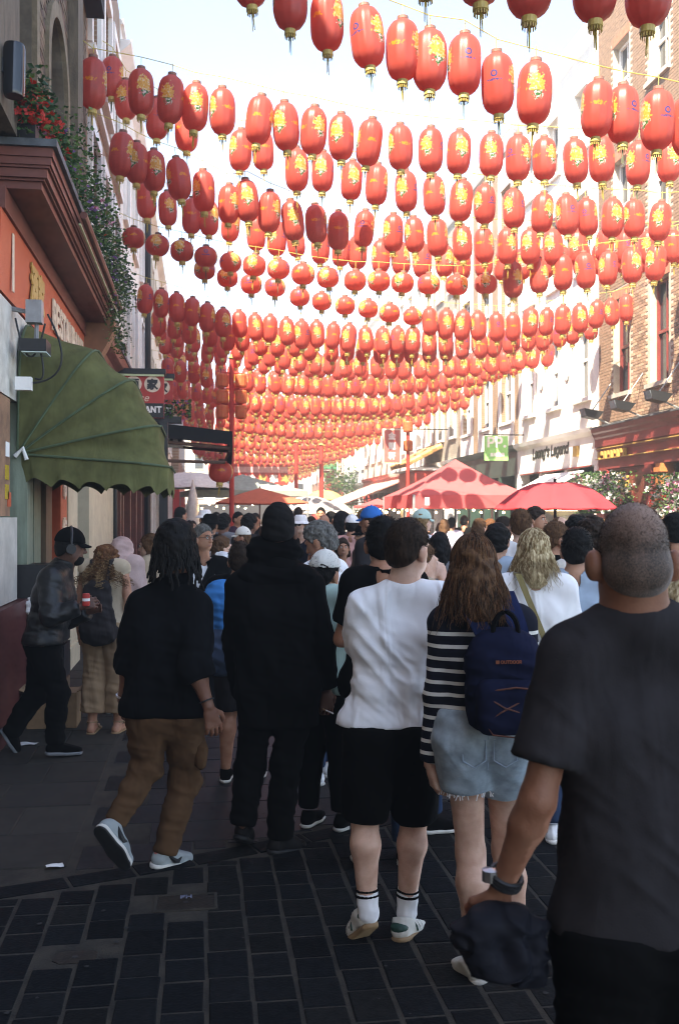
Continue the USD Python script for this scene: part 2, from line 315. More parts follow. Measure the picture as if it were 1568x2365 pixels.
def seen(c):
    d = c[0] + c[1]; x, y = d / 2, (c[2] + c[3]) / 2
    D = x * SA + y * CA; u = 784 + FW * (x * CA - y * SA) / max(D, .1); v = HZ + EYE * FW / max(D, .1)
    return -30 < u < 1300 and v < 2390
def tiles(parent, name, cells, mats_, limit, c=0.005, key=seen):
    vis = [k for k in cells if key(k)]; far = [k for k in cells if not key(k)]
    vis.sort(key=lambda k: k[2] ** 2 + k[0] ** 2)
    rest = far + vis[limit:]
    for k in vis[:limit]:
        m = MB(); m.cbox(k[0], k[1], k[2], k[3], -0.03, k[4], c)
        v, f = m.get()
        if name == 'sett': v[:, :2] += (meshkit.noise(np.stack([v[:, 0] * 40, v[:, 1] * 40, np.zeros(len(v))], 1), 3)[:, None] - 0.5) * 0.008
        part(parent, name, (v, f), rnd.choice(mats_))
    if rest:
        m = MB()
        for k in rest: m.cbox(k[0], k[1], k[2], k[3], -0.03, k[4], c)
        part(parent, name, m.get(), mats_[0], label=f'the farther {name}s', kind='stuff')
tiles(setts, 'sett', cells, M_sett, 295)
# one header course follows the edge of the setts
x = XL + 0.1; hd = []
while x < 4.5:
    L = rnd.uniform(0.24, 0.34); a, b = np.array([x, edge_y(x)]), np.array([x + L, edge_y(x + L)])
    m = MB(); n = np.array([0.35, -1.0]) * 0.135
    a2, b2 = a + (b - a) * 0.03, b - (b - a) * 0.03
    m.prism([(*a2, -0.03), (*b2, -0.03), (*(b2 + n), -0.03), (*(a2 + n), -0.03)], (0, 0, 0), (0, 0, 0.034 + rnd.uniform(-.001, .003)))
    part(setts, 'edge_sett', m.get(), rnd.choice(M_sett)); x += L
slabs = thing('slab_paving', 'dark smooth street slabs beyond the setts, narrow joints', None, (0, 0, 0), kind='structure')
cells = []; r = 0; y = 4.35
while y < 14.2:
    h = 0.36
    x = -0.62 - (0.3 if r % 2 else 0.0)
    while x < XR:
        w = rnd.uniform(0.5, 0.66)
        if y > edge_y(x + w / 2) + 0.10 + 0.21 * w and x > -0.63:
            cells.append((x + 0.004, x + w - 0.004, y + 0.004, y + h - 0.004, rnd.uniform(.002, .005)))
        elif y + h > edge_y(x + w / 2) + 0.06 and x > -0.63:      # cut slabs along the edge
            for q in range(3):
                xa, xb = x + w * q / 3, x + w * (q + 1) / 3; ya = max(y, edge_y(xb) + 0.02)
                if ya < y + h - 0.05: cells.append((xa + 0.003, xb - 0.003, ya + 0.004, y + h - 0.004, rnd.uniform(.002, .004)))
        x += w
    y += h; r += 1
seen2 = lambda k: k[2] < 9.5 and k[0] < 3.2
tiles(slabs, 'slab', cells, M_slab, 200, key=seen2)
foot = thing('footway_paving', 'brownish worn footway slabs along the left shopfronts', None, (0, 0, 0), kind='structure')
cells = []; y = 3.5; r = 0
while y < 14.2:
    x = XL; 
    for w in ((0.38, 0.56) if r % 2 else (0.56, 0.38)):
        if y > edge_y(x + w / 2) + 0.2: cells.append((x + 0.004, x + w - 0.004, y + 0.004, y + 0.536, 0.006 + rnd.uniform(-.002, .002)))
        x += w
    y += 0.54; r += 1
tiles(foot, 'footway_slab', cells, M_pave, 60, key=lambda k: True)
g = MB(); g.quad((XL, 14.2, -0.001), (XR, 14.2, -0.001), (XR + 8, 140, -0.001), (XL, 140, -0.001))
struct('street', g.get(), pm('far_street', (0.06, 0.058, 0.058), 0.75, None, 3.0, 0.3), 'grey paved street under the crowd farther on')
for k, (cx, cy, w, l) in enumerate(covers):
    t = thing('utility_cover', ['rusty iron utility cover with FH lettering set among the setts', 'small rusty iron cover with cut corners among the setts'][k], 'utility cover', (cx, cy, 0))
    o = [(-w / 2 + .03, -l / 2), (w / 2 - .03, -l / 2), (w / 2, -l / 2 + .03), (w / 2, l / 2 - .03), (w / 2 - .03, l / 2), (-w / 2 + .03, l / 2), (-w / 2, l / 2 - .03), (-w / 2, -l / 2 + .03)] if k else [(-w / 2, -l / 2), (w / 2, -l / 2), (w / 2, l / 2), (-w / 2, l / 2)]
    m = MB(); m.prism([(cx + a, cy + b, -0.03) for a, b in o], (0, 0, 0), (0, 0, 0.034)); part(t, 'plate', m.get(), M_iron)
    m = MB()
    for a, b, c, d in ((-1, 1, -1, -.86), (-1, 1, .86, 1), (-1, -.9, -.86, .86), (.9, 1, -.86, .86)): m.box(cx + a * (w / 2 + .012), cx + b * (w / 2 + .012), cy + c * (l / 2 + .012), cy + d * (l / 2 + .012), -0.03, 0.006)
    if not k: part(t, 'frame', m.get(), M_mortar)
    m = MB(); m.lathe((cx, cy, 0), [(0, .0055), (0.012, .0055), (0.013, -0.01)], 10); part(t, 'key_hole', m.get(), M_black)
    if not k: part(t, 'lettering', place_text(text_mesh('FH', 0.035, 0.003), (cx, cy + 0.045, 0.0045), (1, 0, 0), (0, 1, 0)), pm('worn_lilac_paint', (0.16, 0.17, 0.24), 0.7, None, 60, 0.5))
gum = MB(); rg_ = np.random.default_rng(12)
for k in range(150):
    gx, gy = rg_.uniform(-1.5, 2.6), rg_.uniform(2.8, 9.0); rr = rg_.uniform(.004, .012)
    gum.add([(gx + rr * (1 + .25 * math.sin(j * 2.3 + k)) * math.cos(j * .785), gy + rr * math.sin(j * .785), .0085) for j in range(8)] + [(gx, gy, .0095)], [(j, (j + 1) % 8, 8) for j in range(8)])
struct('gum_spots', gum.get(), pm('trodden_gum', (.030, .028, .026), .9, (.012, .012, .012), 60, .5), 'pale trodden gum spots and grit scattered over the dark paving', kind='stuff', cat='gum spots')
def litter(u, v, w, l, a, label, c):
    p = PG(u, v); n = 6; gx, gy = np.meshgrid(np.linspace(-w / 2, w / 2, n), np.linspace(-l / 2, l / 2, n)); z = 0.02 * meshkit.noise(np.stack([gx * 30 + u, gy * 30, gx * 0], -1)) + 0.006
    pts = np.stack([gx, gy, z], -1).reshape(-1, 3) @ rot_z(a)[:3, :3].T + p
    f = [(i * n + j, i * n + j + 1, (i + 1) * n + j + 1, (i + 1) * n + j) for i in range(n - 1) for j in range(n - 1)]
    tag(stage.GetPrimAtPath(part('/World', 'paper_scrap', (pts, np.array(f)), c)), label, 'litter')
M_paper = pm('white_paper', (0.7, 0.7, 0.68), 0.8, None, 20, 0.1)
litter(127, 2005, 0.085, 0.05, 0.3, 'crumpled white paper scrap on the dark slabs left of the raised trainer', M_paper)
litter(62, 1722, 0.16, 0.09, -0.2, 'flat white paper scrap on the footway beside the black trainer', M_paper)
litter(300, 1985 - 150, 0.03, 0.03, 0.2, 'tiny pale scrap on the slabs in front of the brown cargo trousers', M_paper)

# ---------------------------------------------------------------- facades
class Face:
    """A facade along the street. s: distance along Y, n: how far a thing stands out from the wall."""
    def __init__(f, x, side): f.x, f.side = x, side
    def X(f, n): return f.x - f.side * n
    def box(f, m, s0, s1, z0, z1, n0, n1):
        a, b = sorted((f.X(n0), f.X(n1))); return m.box(a, b, s0, s1, z0, z1)
    def profile(f, m, prof, s0, s1):
        """prof: (n, z) outline swept along the wall."""
        return m.prism([(f.X(n), s0, z) for n, z in prof], (0, 0, 0), (0, s1 - s0, 0))
    def text(f, t, s, z, n, h, **k):
        return place_text(text_mesh(t, h, 0.015, **k), (f.X(n), s, z), (0, -f.side, 0), (0, 0, 1))
def holed(face, s0, s1, z0, z1, holes, n0, n1):
    m = MB(); S = sorted({s0, s1, *[v for h in holes for v in h[:2] if s0 < v < s1]}); Z = sorted({z0, z1, *[v for h in holes for v in h[2:] if z0 < v < z1]})
    for a, b in zip(S, S[1:]):
        run = None
        for c, d in zip(Z, Z[1:]):
            solid = not any(h[0] < (a + b) / 2 < h[1] and h[2] < (c + d) / 2 < h[3] for h in holes)
            if solid: run = (run[0], d) if run else (c, d)
            if run and (not solid): face.box(m, a, b, *run, n0, n1); run = None
        if run: face.box(m, a, b, *run, n0, n1)
    return m.get()
def sash(path, face, a, b, c, d, fm, rec=0.14, bars=(1, 3), pm_=None, sill=None, label=None):
    """A sash window: frame (> pane) and sill in the opening a..b, c..d."""
    m = MB(); w = 0.07
    for q in ((a, b, c, c + w), (a, b, d - w, d), (a, a + w, c + w, d - w), (b - w, b, c + w, d - w)): face.box(m, *q, -rec - 0.06, -rec)
    mid = (c + d) / 2; face.box(m, a + w, b - w, mid - 0.035, mid + 0.035, -rec - 0.05, -rec - 0.008)
    for i in range(bars[0]):
        s = a + (b - a) * (i + 1) / (bars[0] + 1); face.box(m, s - 0.015, s + 0.015, c + w, mid - 0.035, -rec - 0.045, -rec - 0.012); face.box(m, s - 0.015, s + 0.015, mid + 0.035, d - w, -rec - 0.045, -rec - 0.012)
    fr = part(path, 'window', m.get(), fm, label=label)
    m = MB(); face.box(m, a + w, b - w, c + w, d - w, -rec - 0.075, -rec - 0.062); part(fr, 'pane', m.get(), pm_ or M_pane)
    if sill is not None:
        m = MB(); face.box(m, a - 0.12, b + 0.12, c - 0.10, c - 0.002, -0.1, 0.09); part(path, 'sill', m.get(), sill)
def bricks(path, face, s0, s1, z0, z1, keep, n, joint, mats_, limit, near):
    """Single bricks standing proud of their mortar; the nearest are parts, the rest one part."""
    out = []; row = 0; z = z0
    while z < z1 - 0.03:
        s = s0 - (0.1125 if row % 2 else 0); 
        while s < s1:
            a, b = max(s, s0) + 0.005, min(s + 0.225, s1) - 0.005
            if b - a > 0.04 and keep((a + b) / 2, z + 0.0375, a, b): out.append((a, b, z + 0.005, z + 0.07))
            s += 0.225
        z += 0.075; row += 1
    out.sort(key=near); m = MB()
    for k, q in enumerate(out):
        n1 = n + rnd.uniform(0.006, 0.013)
        if k < limit:
            o = MB(); face.box(o, *q, n - 0.02, n1); part(path, 'brick', o.get(), rnd.choice(mats_))
        else: face.box(m, *q, n - 0.02, n1)
    if m.n: part(path, 'brick', m.get(), mats_[0], label='the rest of the brickwork', kind='stuff')
def leaves(rng, pts, size, up=0.5):
    """Small folded leaves at the points."""
    n = len(pts); d = rng.normal(size=(n, 3)); d[:, 2] = np.abs(d[:, 2]) * up - 0.2; d /= np.linalg.norm(d, axis=1, keepdims=True)
    w = np.cross(d, rng.normal(size=(n, 3))); w /= np.linalg.norm(w, axis=1, keepdims=True); s = size * rng.uniform(0.6, 1.35, (n, 1))
    nn = np.cross(d, w)
    v = np.stack([pts - d * s * .5, pts + w * s * .34 + nn * s * .1, pts + d * s * .6, pts - w * s * .34 + nn * s * .1], 1).reshape(-1, 3)
    i = np.arange(n)[:, None] * 4
    return v, np.vstack([i + [0, 1, 2], i + [0, 2, 3]])
def blossoms(rng, pts, size):
    """Five-petalled tufts."""
    V, F, n = [], [], 0
    for p in pts:
        ax = rng.normal(size=3); ax[2] = abs(ax[2]); ax /= np.linalg.norm(ax); a = np.cross(ax, [0.3, 0.5, 0.8]); a /= np.linalg.norm(a); b = np.cross(ax, a); s = size * rng.uniform(.7, 1.3)
        for k in range(5):
            t = k * 1.2566; dr = math.cos(t) * a + math.sin(t) * b; sd = -math.sin(t) * a + math.cos(t) * b
            V += [p, p + dr * s * .6 + sd * s * .35 + ax * s * .2, p + dr * s + ax * s * .35, p + dr * s * .6 - sd * s * .35 + ax * s * .2]; F += [(n, n + 1, n + 2), (n, n + 2, n + 3)]; n += 4
    return np.array(V), np.array(F)
def clumped(rng, n, lo, hi, k=9, spread=0.5):
    lo, hi = np.array(lo, float), np.array(hi, float); c = rng.uniform(lo, hi, (k, 3)); i = rng.integers(0, k, n)
    return np.clip(c[i] + rng.normal(size=(n, 3)) * (hi - lo) * spread / 2, lo - 0.12 * (hi - lo), hi + 0.12 * (hi - lo))
def bouquet(path, rng, lo, hi, nleaf, flowers, leaf=0.05, fsz=0.025, k=12):
    for i, mt in enumerate(M_leaf):
        part(path, 'leaves', leaves(rng, clumped(rng, nleaf // 3, lo, hi, k), leaf), mt, kind='stuff')
    for kind, n in flowers.items():
        pts = clumped(rng, n, lo, hi, max(3, n // 9), 0.22); part(path, kind + '_flowers', blossoms(rng, pts, fsz), M_fl[kind], kind='stuff')
RG = np.random.default_rng(5)

# ---- the brick restaurant on the left, nearest
F = Face(XL, -1)
L1 = thing('restaurant_building', 'dark brick restaurant building with arched recesses and a deep red-brown cornice, nearest on the left', 'building', (XL, 11, 0))
Y0, Y1 = -24.0, 14.2
YB = 0.0
from shapely.geometry import Polygon, Point, box as sbox
from shapely.ops import unary_union
def arch(a, b, z0, zs): return unary_union([sbox(a, z0, b, zs), Point((a + b) / 2, zs).buffer((b - a) / 2, 12)])
arches = [arch(8.35, 9.75, 5.35, 8.3), arch(10.65, 12.0, 5.35, 6.55), arch(5.9, 7.5, 5.35, 8.3)]
wall = sbox(YB, 4.75, Y1, 10.8).difference(unary_union(arches))
m = trimesh.creation.extrude_polygon(wall, 0.30, engine='earcut')
v = np.array(m.vertices); v = np.stack([F.X(-v[:, 2]), v[:, 0], v[:, 1]], 1)
upper = part(L1, 'upper_wall', (v, np.array(m.faces)[:, ::-1]), M_sootjoint)
ring = [a.buffer(0.16).difference(a) for a in arches]
def keep1(s, z, a, b):
    return all(not g.buffer(0.17).contains(Point(s, z)) for g in arches) and not any(g.buffer(0.17).intersects(Point(e, z)) and g.contains(Point(e, z)) for g in arches for e in (a, b)) 
bricks(upper, F, YB, Y1, 4.78, 9.6, keep1, 0.0, None, B_dark, 300, lambda q: (q[0] - 11) ** 2 * 0.3 + (q[2] - 6.5) ** 2)
for g, rg in zip(arches, ring):
    m = trimesh.creation.extrude_polygon(rg, 0.05, engine='earcut'); v = np.array(m.vertices); v = np.stack([F.X(v[:, 2] + 0.001), v[:, 0], v[:, 1]], 1)
    part(L1, 'arch_trim', (v, np.array(m.faces)), pm('stone_trim', (0.21, 0.16, 0.10), 0.9, (0.13, 0.10, 0.06), 8, 0.3, bump=0.006, bscale=30))
    a, _, b, zt = g.bounds
    m = MB(); F.box(m, a - 0.1, b + 0.1, 5.2, zt + 0.1, -0.36, -0.302); bk = part(L1, 'recess', m.get(), M_sootjoint)
    if a > 8: bricks(bk, F, a, b, 5.35, min(zt, 8.9), lambda s, z, p, q, g=g: g.contains(Point(s, z)), -0.302, None, [B_dark[3], B_dark[1]], 150, lambda q: q[2])
m = MB(); F.box(m, 7.2, 8.2, 4.75, 11, 0.015, 0.16); part(L1, 'pier', m.get(), pm('stone_pier', (0.15, 0.115, 0.075), 0.9, (0.08, 0.06, 0.04), 5, 0.3, bump=0.005, bscale=40, stretch=(3, 3, 0.6)))
m = MB(); F.box(m, 12.25, 12.75, 4.75, 11, 0.015, 0.13); part(L1, 'pier', m.get(), mats['stone_pier'])
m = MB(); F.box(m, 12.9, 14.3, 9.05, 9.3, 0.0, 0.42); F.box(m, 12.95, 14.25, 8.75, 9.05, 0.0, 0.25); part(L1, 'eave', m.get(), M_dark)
m = MB(); F.box(m, Y0, YB, 0, 18.5, -6, 0); F.box(m, YB, 5.4, 9.6, 14.4, -6, -0.31); F.box(m, 5.4, Y1, 9.6, 10.7, -6, -0.31); F.box(m, YB, Y1, 0, 4.75, -6, -1.2); part(L1, 'rear_block', m.get(), FB_brown)
# cornice over the shopfront: lead top, stacked mouldings, deep soffit, curved end bracket
S0, S1 = 8.05, 14.0
prof = [(0, 4.30), (0.10, 4.30), (0.12, 4.38), (0.22, 4.40), (0.24, 4.47), (0.33, 4.49), (0.35, 4.57), (0.44, 4.60), (0.44, 4.66), (0, 4.66)]
m = MB()
for n_, za, zb in ((.34, 4.36, 4.42), (.365, 4.42, 4.44), (.39, 4.44, 4.51), (.41, 4.51, 4.53), (.425, 4.53, 4.59), (.44, 4.59, 4.66)): F.box(m, S0 + .44 - n_, S1, za, zb, 0, n_)
m2 = MB()
for (n0, n1, z0, z1) in ((0.0, .455, 4.662, 4.72), ): F.box(m2, S0 - 0.03, S1, z0, z1, n0, n1 + .02)
cor = part(L1, 'cornice', m.get(), M_redwood); part(cor, 'lead_flashing', m2.get(), M_lead)
m = MB(); F.box(m, S0 + .02, S1, 4.18, 4.356, 0.0, 0.075); part(L1, 'architrave', m.get(), M_redwood)
m = MB(); m.tube([(F.X(0.50), 9.6, 4.60), (F.X(0.50), 13.9, 4.60)], 0.035, 8); part(L1, 'gutter', m.get(), M_redwood)
m = MB(); F.box(m, 9.6, 13.9, 4.505, 4.52, 0.455, 0.475); part(L1, 'light_strip', m.get(), pm('pale_green_tube', (0.55, 0.62, 0.35), 0.4))
# fascia board, tilted, with lettering
m = MB(); m.prism([(F.X(-0.02), S0, 3.55), (F.X(0.03), S0, 3.55), (F.X(0.05), S0, 4.18), (F.X(-0.02), S0, 4.18)], (0, 0, 0), (0, S1 - S0 - .3, 0)); fas = part(L1, 'fascia_board', m.get(), M_orange)
part(fas, 'lettering', F.text('酒家', 9.75, 3.7, 0.052, 0.40, cjk=True), M_gold)
part(fas, 'lettering', F.text('RESTAURANT', 12.05, 3.72, 0.052, 0.33), M_cletter)
m = MB(); F.box(m, 8.5, 8.56, 3.62, 4.1, 0.05, 0.06); part(fas, 'pale_strip', m.get(), M_cletter)
m = MB()
pr = [(0, 3.3), (0.06, 3.32), (0.16, 3.55), (0.22, 3.85), (0.36, 4.10), (0.44, 4.28), (0.44, 4.44), (0, 4.44)]
F.profile(m, pr, 13.62, 13.98); part(L1, 'bracket', m.get(), pm('bracket_paint', (0.26, 0.12, 0.06), 0.5, None, 4, 0.2))
# ground floor of the restaurant
m = MB(); F.box(m, S0 - 4, 8.9, 2.75, 3.53, -0.35, 0.02); F.box(m, 8.9, S1, 3.2, 3.53, -0.35, 0.02); part(L1, 'shop_lintel', m.get(), pm('weathered_white', (.60, .57, .50), .8, (.42, .39, .33), 6, .3, bump=.004, bscale=20))
for s0, s1, mt, n in ((8.95, 9.25, M_greenpost, 0.1), (9.55, 9.95, M_greenpost, 0.06), (10.35, 10.75, M_brownpost, 0.05), (11.65, 12.5, M_creampost, 0.1)):
    m = MB(); F.box(m, s0, s1, 0, 3.2, -0.25, n); F.box(m, s0 - .02, s1 + .02, 0, 0.25, -0.25, n + .03); F.box(m, s0 - .015, s1 + .015, 2.9, 3.05, -0.25, n + .025); part(L1, 'post', m.get(), mt)
m = MB(); F.box(m, 11.1, 11.6, 0.25, 2.9, -0.1, 0.09); bn = part(L1, 'banner_board', m.get(), M_orange)
for k, ch in enumerate('午市特價'): part(bn, 'lettering', F.text(ch, 11.35, 2.45 - k * 0.5, 0.091, 0.3, cjk=True), M_cletter)
m = MB(); F.box(m, 12.5, S1 + .1, 0.0, 3.2, -0.5, -0.45); part(L1, 'shop_window', m.get(), M_pane)
m = MB(); F.box(m, 12.55, 13.0, 1.0, 2.0, -0.44, -0.40); part(L1, 'notice_board', m.get(), pm('grey_board', (0.25, 0.21, 0.18), 0.7))
for s, z in ((12.6, 2.25), (12.95, 2.35), (13.3, 2.2)):
    m = MB(); F.box(m, s, s + .18, z, z + .3, -0.43, -0.41); part(L1, 'red_decoration', m.get(), M_red)
m = MB(); F.box(m, 13.5, 13.56, 0, 3.1, -0.44, -0.34); F.box(m, 13.9, 13.98, 0, 3.1, -0.44, -0.34); F.box(m, 13.56, 13.9, 1.0, 1.06, -0.42, -0.36); part(L1, 'door_frame', m.get(), M_redwood)
m = MB(); m.tube([(F.X(-.3), 13.6, 0.9), (F.X(-.3), 13.6, 1.7)], 0.02, 6); part(L1, 'door_handle', m.get(), M_cletter)
m = MB(); F.box(m, 4.7, 8.95, 0, 1.05, -0.3, 0.12); part(L1, 'stall_riser', m.get(), pm('dark_maroon_board', (.085, .02, .016), .5, None, 4, .3))
m = MB(); F.box(m, 4.7, 8.75, 2.05, 2.75, -0.33, -0.3); part(L1, 'shop_window', m.get(), M_pane)
m = MB(); F.box(m, 4.7, 8.7, 1.06, 1.75, -0.28, 0.06); part(L1, 'white_panel', m.get(), pm('stained_cream_panel', (.50, .46, .40), .8, (.38, .35, .30), 5, .3))
m = MB(); F.box(m, 7.6, 8.62, 1.76, 2.74, -0.28, 0.015); ps = part(L1, 'poster_board', m.get(), pm('poster', (0.30, 0.17, 0.10), 0.6, (0.14, 0.08, 0.05), 5, 0.4))
for s, z, mt in ((8.40, 2.06, M_fl['yellow']), (8.40, 1.9, M_fl['yellow']), (8.42, 2.25, M_white), (8.5, 1.84, M_orange)):
    m = MB(); F.box(m, s, s + .14, z, z + .12, 0.016, 0.022); part(ps, 'note', m.get(), mt)
# floodlight box and cables on the white lintel
t = thing('floodlight', 'grey floodlight box with dangling black cables above the green awning', 'floodlight', (F.X(.2), 8.4, 3.4))
p = P(75, 790, 8.3)
m = MB(); m.box(p[0] - .10, p[0] + .12, p[1] - .08, p[1] + .2, p[2] - .08, p[2] + .02); part(t, 'lamp_head', m.get(), M_black)
m = MB(); m.box(p[0] - .08, p[0] + .12, p[1] - .07, p[1] + .18, p[2] - .092, p[2] - .083); part(t, 'lens', m.get(), pm('floodlight_lens', (0.6, 0.72, 0.68), 0.2))
m = MB(); m.tube([(F.X(0), p[1] + .1, p[2] + .30), (p[0] + .02, p[1] + .1, p[2] + .26), (p[0] + .02, p[1] + .05, p[2] + .02)], 0.022, 6); part(t, 'arm', m.get(), M_grmetal)
m = MB(); m.box(p[0] - .06, p[0] + .07, p[1], p[1] + .12, p[2] + .17, p[2] + .36); part(t, 'housing', m.get(), M_grmetal)
m = MB(); m.box(p[0] - .14, p[0] - .01, p[1] - .02, p[1] + .06, p[2] - .40, p[2] - .29); part(t, 'junction_box', m.get(), M_white)
def arc(a, b, sag, n=14, side=(0, 0, 0)):
    q = np.linspace(0, 1, n)[:, None]; a, b = np.array(a), np.array(b)
    return a + (b - a) * q + np.array([0, 0, -1]) * sag * 4 * q * (1 - q) + np.array(side) * 4 * q * (1 - q)
for a, b, s, sd in (((p[0] - .14, p[1], p[2] + .2), (p[0] + .1, p[1], p[2] + .16), .30, (0, 0, 0)), ((p[0] + .12, p[1], p[2] + .24), (p[0], p[1], p[2] - .34), .12, (.17, 0, 0)), ((p[0] + .05, p[1], p[2] - .02), (p[0] + .02, p[1], p[2] - .3), .1, (.05, 0, 0))):
    m = MB(); m.tube(arc(a, b, s, 14, sd), 0.009, 6); part(t, 'cable', m.get(), M_black)
# black wall lamp high on the pier
p = P(31, 150, 7.25); t = thing('wall_lamp', 'black half-round wall lamp high on the dark brick pier', 'wall lamp', p)
m = MB(); m.lathe(p - [0, 0, .22], [(0, 0), (.07, 0), (.078, .03), (.078, .35), (.07, .38), (0, .38)], 20); part(t, 'shade', m.get(), pm('glossy_black', (.01, .012, .016), .12, spec=.6), smooth=40)
m = MB(); m.box(p[0] - .1, p[0] - .05, p[1] - .03, p[1] + .03, p[2] - .05, p[2] + .05); part(t, 'bracket', m.get(), M_black)
# flower trough along the cornice
t = thing('flower_trough', 'long trough of red geraniums, pink and purple flowers trailing over the restaurant cornice', 'flower trough', (F.X(.2), 11, 4.73))
m = MB(); F.box(m, S0 + .05, S1 - .1, 4.722, 4.86, 0.03, 0.30); part(t, 'trough', m.get(), M_black)
bouquet(t, RG, (F.X(.02), S0 + .1, 4.82), (F.X(.36), 9.6, 5.22), 2200, {'red': 260, 'pink': 34}, 0.055, 0.042)
bouquet(t, RG, (F.X(.12), 9.4, 4.76), (F.X(.60), S1 + .1, 5.25), 5200, {'purple': 150, 'white': 50, 'red': 50, 'pink': 30}, 0.045, 0.02, 30)
bouquet(t, RG, (F.X(.42), 12.6, 4.1), (F.X(.62), S1 + .15, 4.9), 1100, {'white': 14, 'purple': 14}, 0.04, 0.02, 16)

# ---- the green scalloped Dutch canopy
t = thing('green_awning', 'moss green folding canopy with ribs and a scalloped valance over the shop door', 'awning', (XL, 9.3, 2.3))
M_green = cloth('moss_canvas', (0.118, 0.120, 0.048), 0.35, 0.9, 0.001, 300, 5, 0.016)
piv_y0, piv_y1, zp = 8.95, 10.75, 2.30
angs = np.radians([88, 57, 35, 13, -4]); REACH = 1.32
def hoop(a, q):
    """Half of a bowed frame from the pivot: q 0..1 along the near side then round the corner to the front."""
    R = REACH * (1.0 if a > 1.2 else 1.03)
    return R
def canopy_point(a, w, r):
    """a: rib angle, w: 0 near side .. 1 far side, r: 0 pivot .. 1 rim (rounded at the corners)."""
    return None
RIM = {0: 1.17, 1: 1.16, 2: 1.20, 3: 1.24, 4: 1.30}
V, Fc = [], []
NA, NR = 17, 12
def rimr(a): return np.interp(a, angs[::-1], [RIM[4], RIM[3], RIM[2], RIM[1], RIM[0]])
A = np.linspace(angs[0], angs[-1], 4 * 8 + 1)
def puff(a): return 0.055 * abs(math.sin((np.interp(a, angs[::-1], [4, 3, 2, 1, 0])) * math.pi))     # cloth sags between ribs
def grid_mesh(G):
    G = np.asarray(G); n, m_ = G.shape[:2]
    return G.reshape(-1, 3), np.array([(i * m_ + j, i * m_ + j + 1, (i + 1) * m_ + j + 1, (i + 1) * m_ + j) for i in range(n - 1) for j in range(m_ - 1)])
bulge = 0.20
def side(y, sgn):
    G = []
    for a in A:
        b = puff(a) / 0.055; R = rimr(a) - puff(a); row = []; c = 0.30
        for k in range(11):
            q = .03 + (R - c - .03) * k / 10; row.append((q, -0.07 * math.sin(math.pi * q / R) + 0.075 * b * q / R + 0.010 * math.sin(a * 23 + q * 7) * q / R))
        for k in range(1, 9):
            th = k * math.pi / 16; q = R - c + c * math.sin(th); row.append((q, -0.07 * math.sin(math.pi * q / R) + 0.075 * b * q / R + c * (1 - math.cos(th)) + 0.012 * math.sin(a * 31 + k)))
        row = [(XL + 0.02 + q * math.cos(a), y + sgn * o, zp + q * math.sin(a)) for q, o in row]
        G.append(row)
    return G
near = side(piv_y0, 1); far_ = side(piv_y1, -1)
vn, fn = grid_mesh(near); part(t, 'near_panel', (vn, fn), M_green, smooth=25)
vf, ff = grid_mesh(far_); part(t, 'far_panel', (vf, ff[:, ::-1]), M_green, smooth=25)
front = []
for i in range(len(A)):
    a, b = np.array(near[i][-1]), np.array(far_[i][-1])
    front.append([a + (b - a) * q for q in np.linspace(0, 1, 10)])
vv, f2 = grid_mesh(front); part(t, 'front_panel', (vv, f2), M_green, smooth=25)
for k, a in enumerate(angs):
    i = int(np.argmin(abs(A - a))); line = [np.array(q) + [0, -0.012, 0] for q in near[i]] + [np.array(q) + [.012, 0, .004] for q in front[i]]
    m = MB(); m.tube(line, 0.011, 6); part(t, 'rib', m.get(), pm('green_piping', (0.07, 0.10, 0.05), 0.8))
def valance(line, drop, n_sc):
    L = np.asarray(line); d = np.r_[0, np.cumsum(np.linalg.norm(np.diff(L, axis=0), axis=1))]; u = np.linspace(0, d[-1], n_sc * 10 + 1)
    top = np.stack([np.interp(u, d, L[:, k]) for k in range(3)], 1); sc = drop - 0.075 * np.abs(np.sin(u / d[-1] * n_sc * math.pi)) + 0.0
    G = [top, top + np.c_[0.008 * np.sin(u * 30), 0.008 * np.cos(u * 25), -0.5 * sc], top + np.c_[0.014 * np.sin(u * 30), 0.014 * np.cos(u * 25), -sc]]
    return grid_mesh(np.array(G))
va, fa = valance(near[-1], 0.27, 6); part(t, 'valance', (va, fa[:, ::-1]), M_green, smooth=30)
va, fa = valance(front[-1], 0.27, 7); part(t, 'valance', (va, fa[:, ::-1]), M_green, smooth=30)
va, fa = valance(far_[-1], 0.27, 6); part(t, 'valance', (va, fa), M_green, smooth=30)
m = MB(); m.tube([(XL + .0, piv_y0 - .03, zp - .02), (XL + .07, piv_y0 - .04, zp + .05), (XL + .1, piv_y0 - .04, zp - .05)], 0.02, 8); part(t, 'hinge', m.get(), M_white)

# ---- second shop: red fascia under a small cornice, brick with white surrounds above
L2 = thing('red_fronted_shop', 'shop with a red fascia under a red-brown cornice, brown brick above, past the restaurant', 'building', (XL, 17, 0))
a, b = 14.2, 20.2
wins = [(s, s + 1.15, z, z + h) for s in (14.75, 16.6, 18.45) for z, h in ((5.4, 2.0), (8.6, 1.9))]
part(L2, 'wall', holed(F, a, b, 4.2, 11.8, wins, -0.3, -0.02), FB_brown)
m = MB(); F.box(m, a, b, 3.9, 4.3, -.3, -.03); part(L2, 'bressummer', m.get(), FB_brown)
for w in wins:
    m = MB()
    for q in ((w[0] - .16, w[0], w[2], w[3]), (w[1], w[1] + .16, w[2], w[3]), (w[0] - .16, w[1] + .16, w[3], w[3] + .2)): F.box(m, *q, -.02, .05)
    part(L2, 'window_surround', m.get(), M_white); sash(L2, F, *w, M_white, sill=M_white)
m = MB(); F.box(m, a, b, 0, 11.7, -6, -.31); part(L2, 'rear_block', m.get(), FB_brown)
for z in (4.9, 8.0): 
    m = MB(); F.box(m, a + .05, b, z, z + .12, -.02, .06); part(L2, 'string_course', m.get(), M_white)
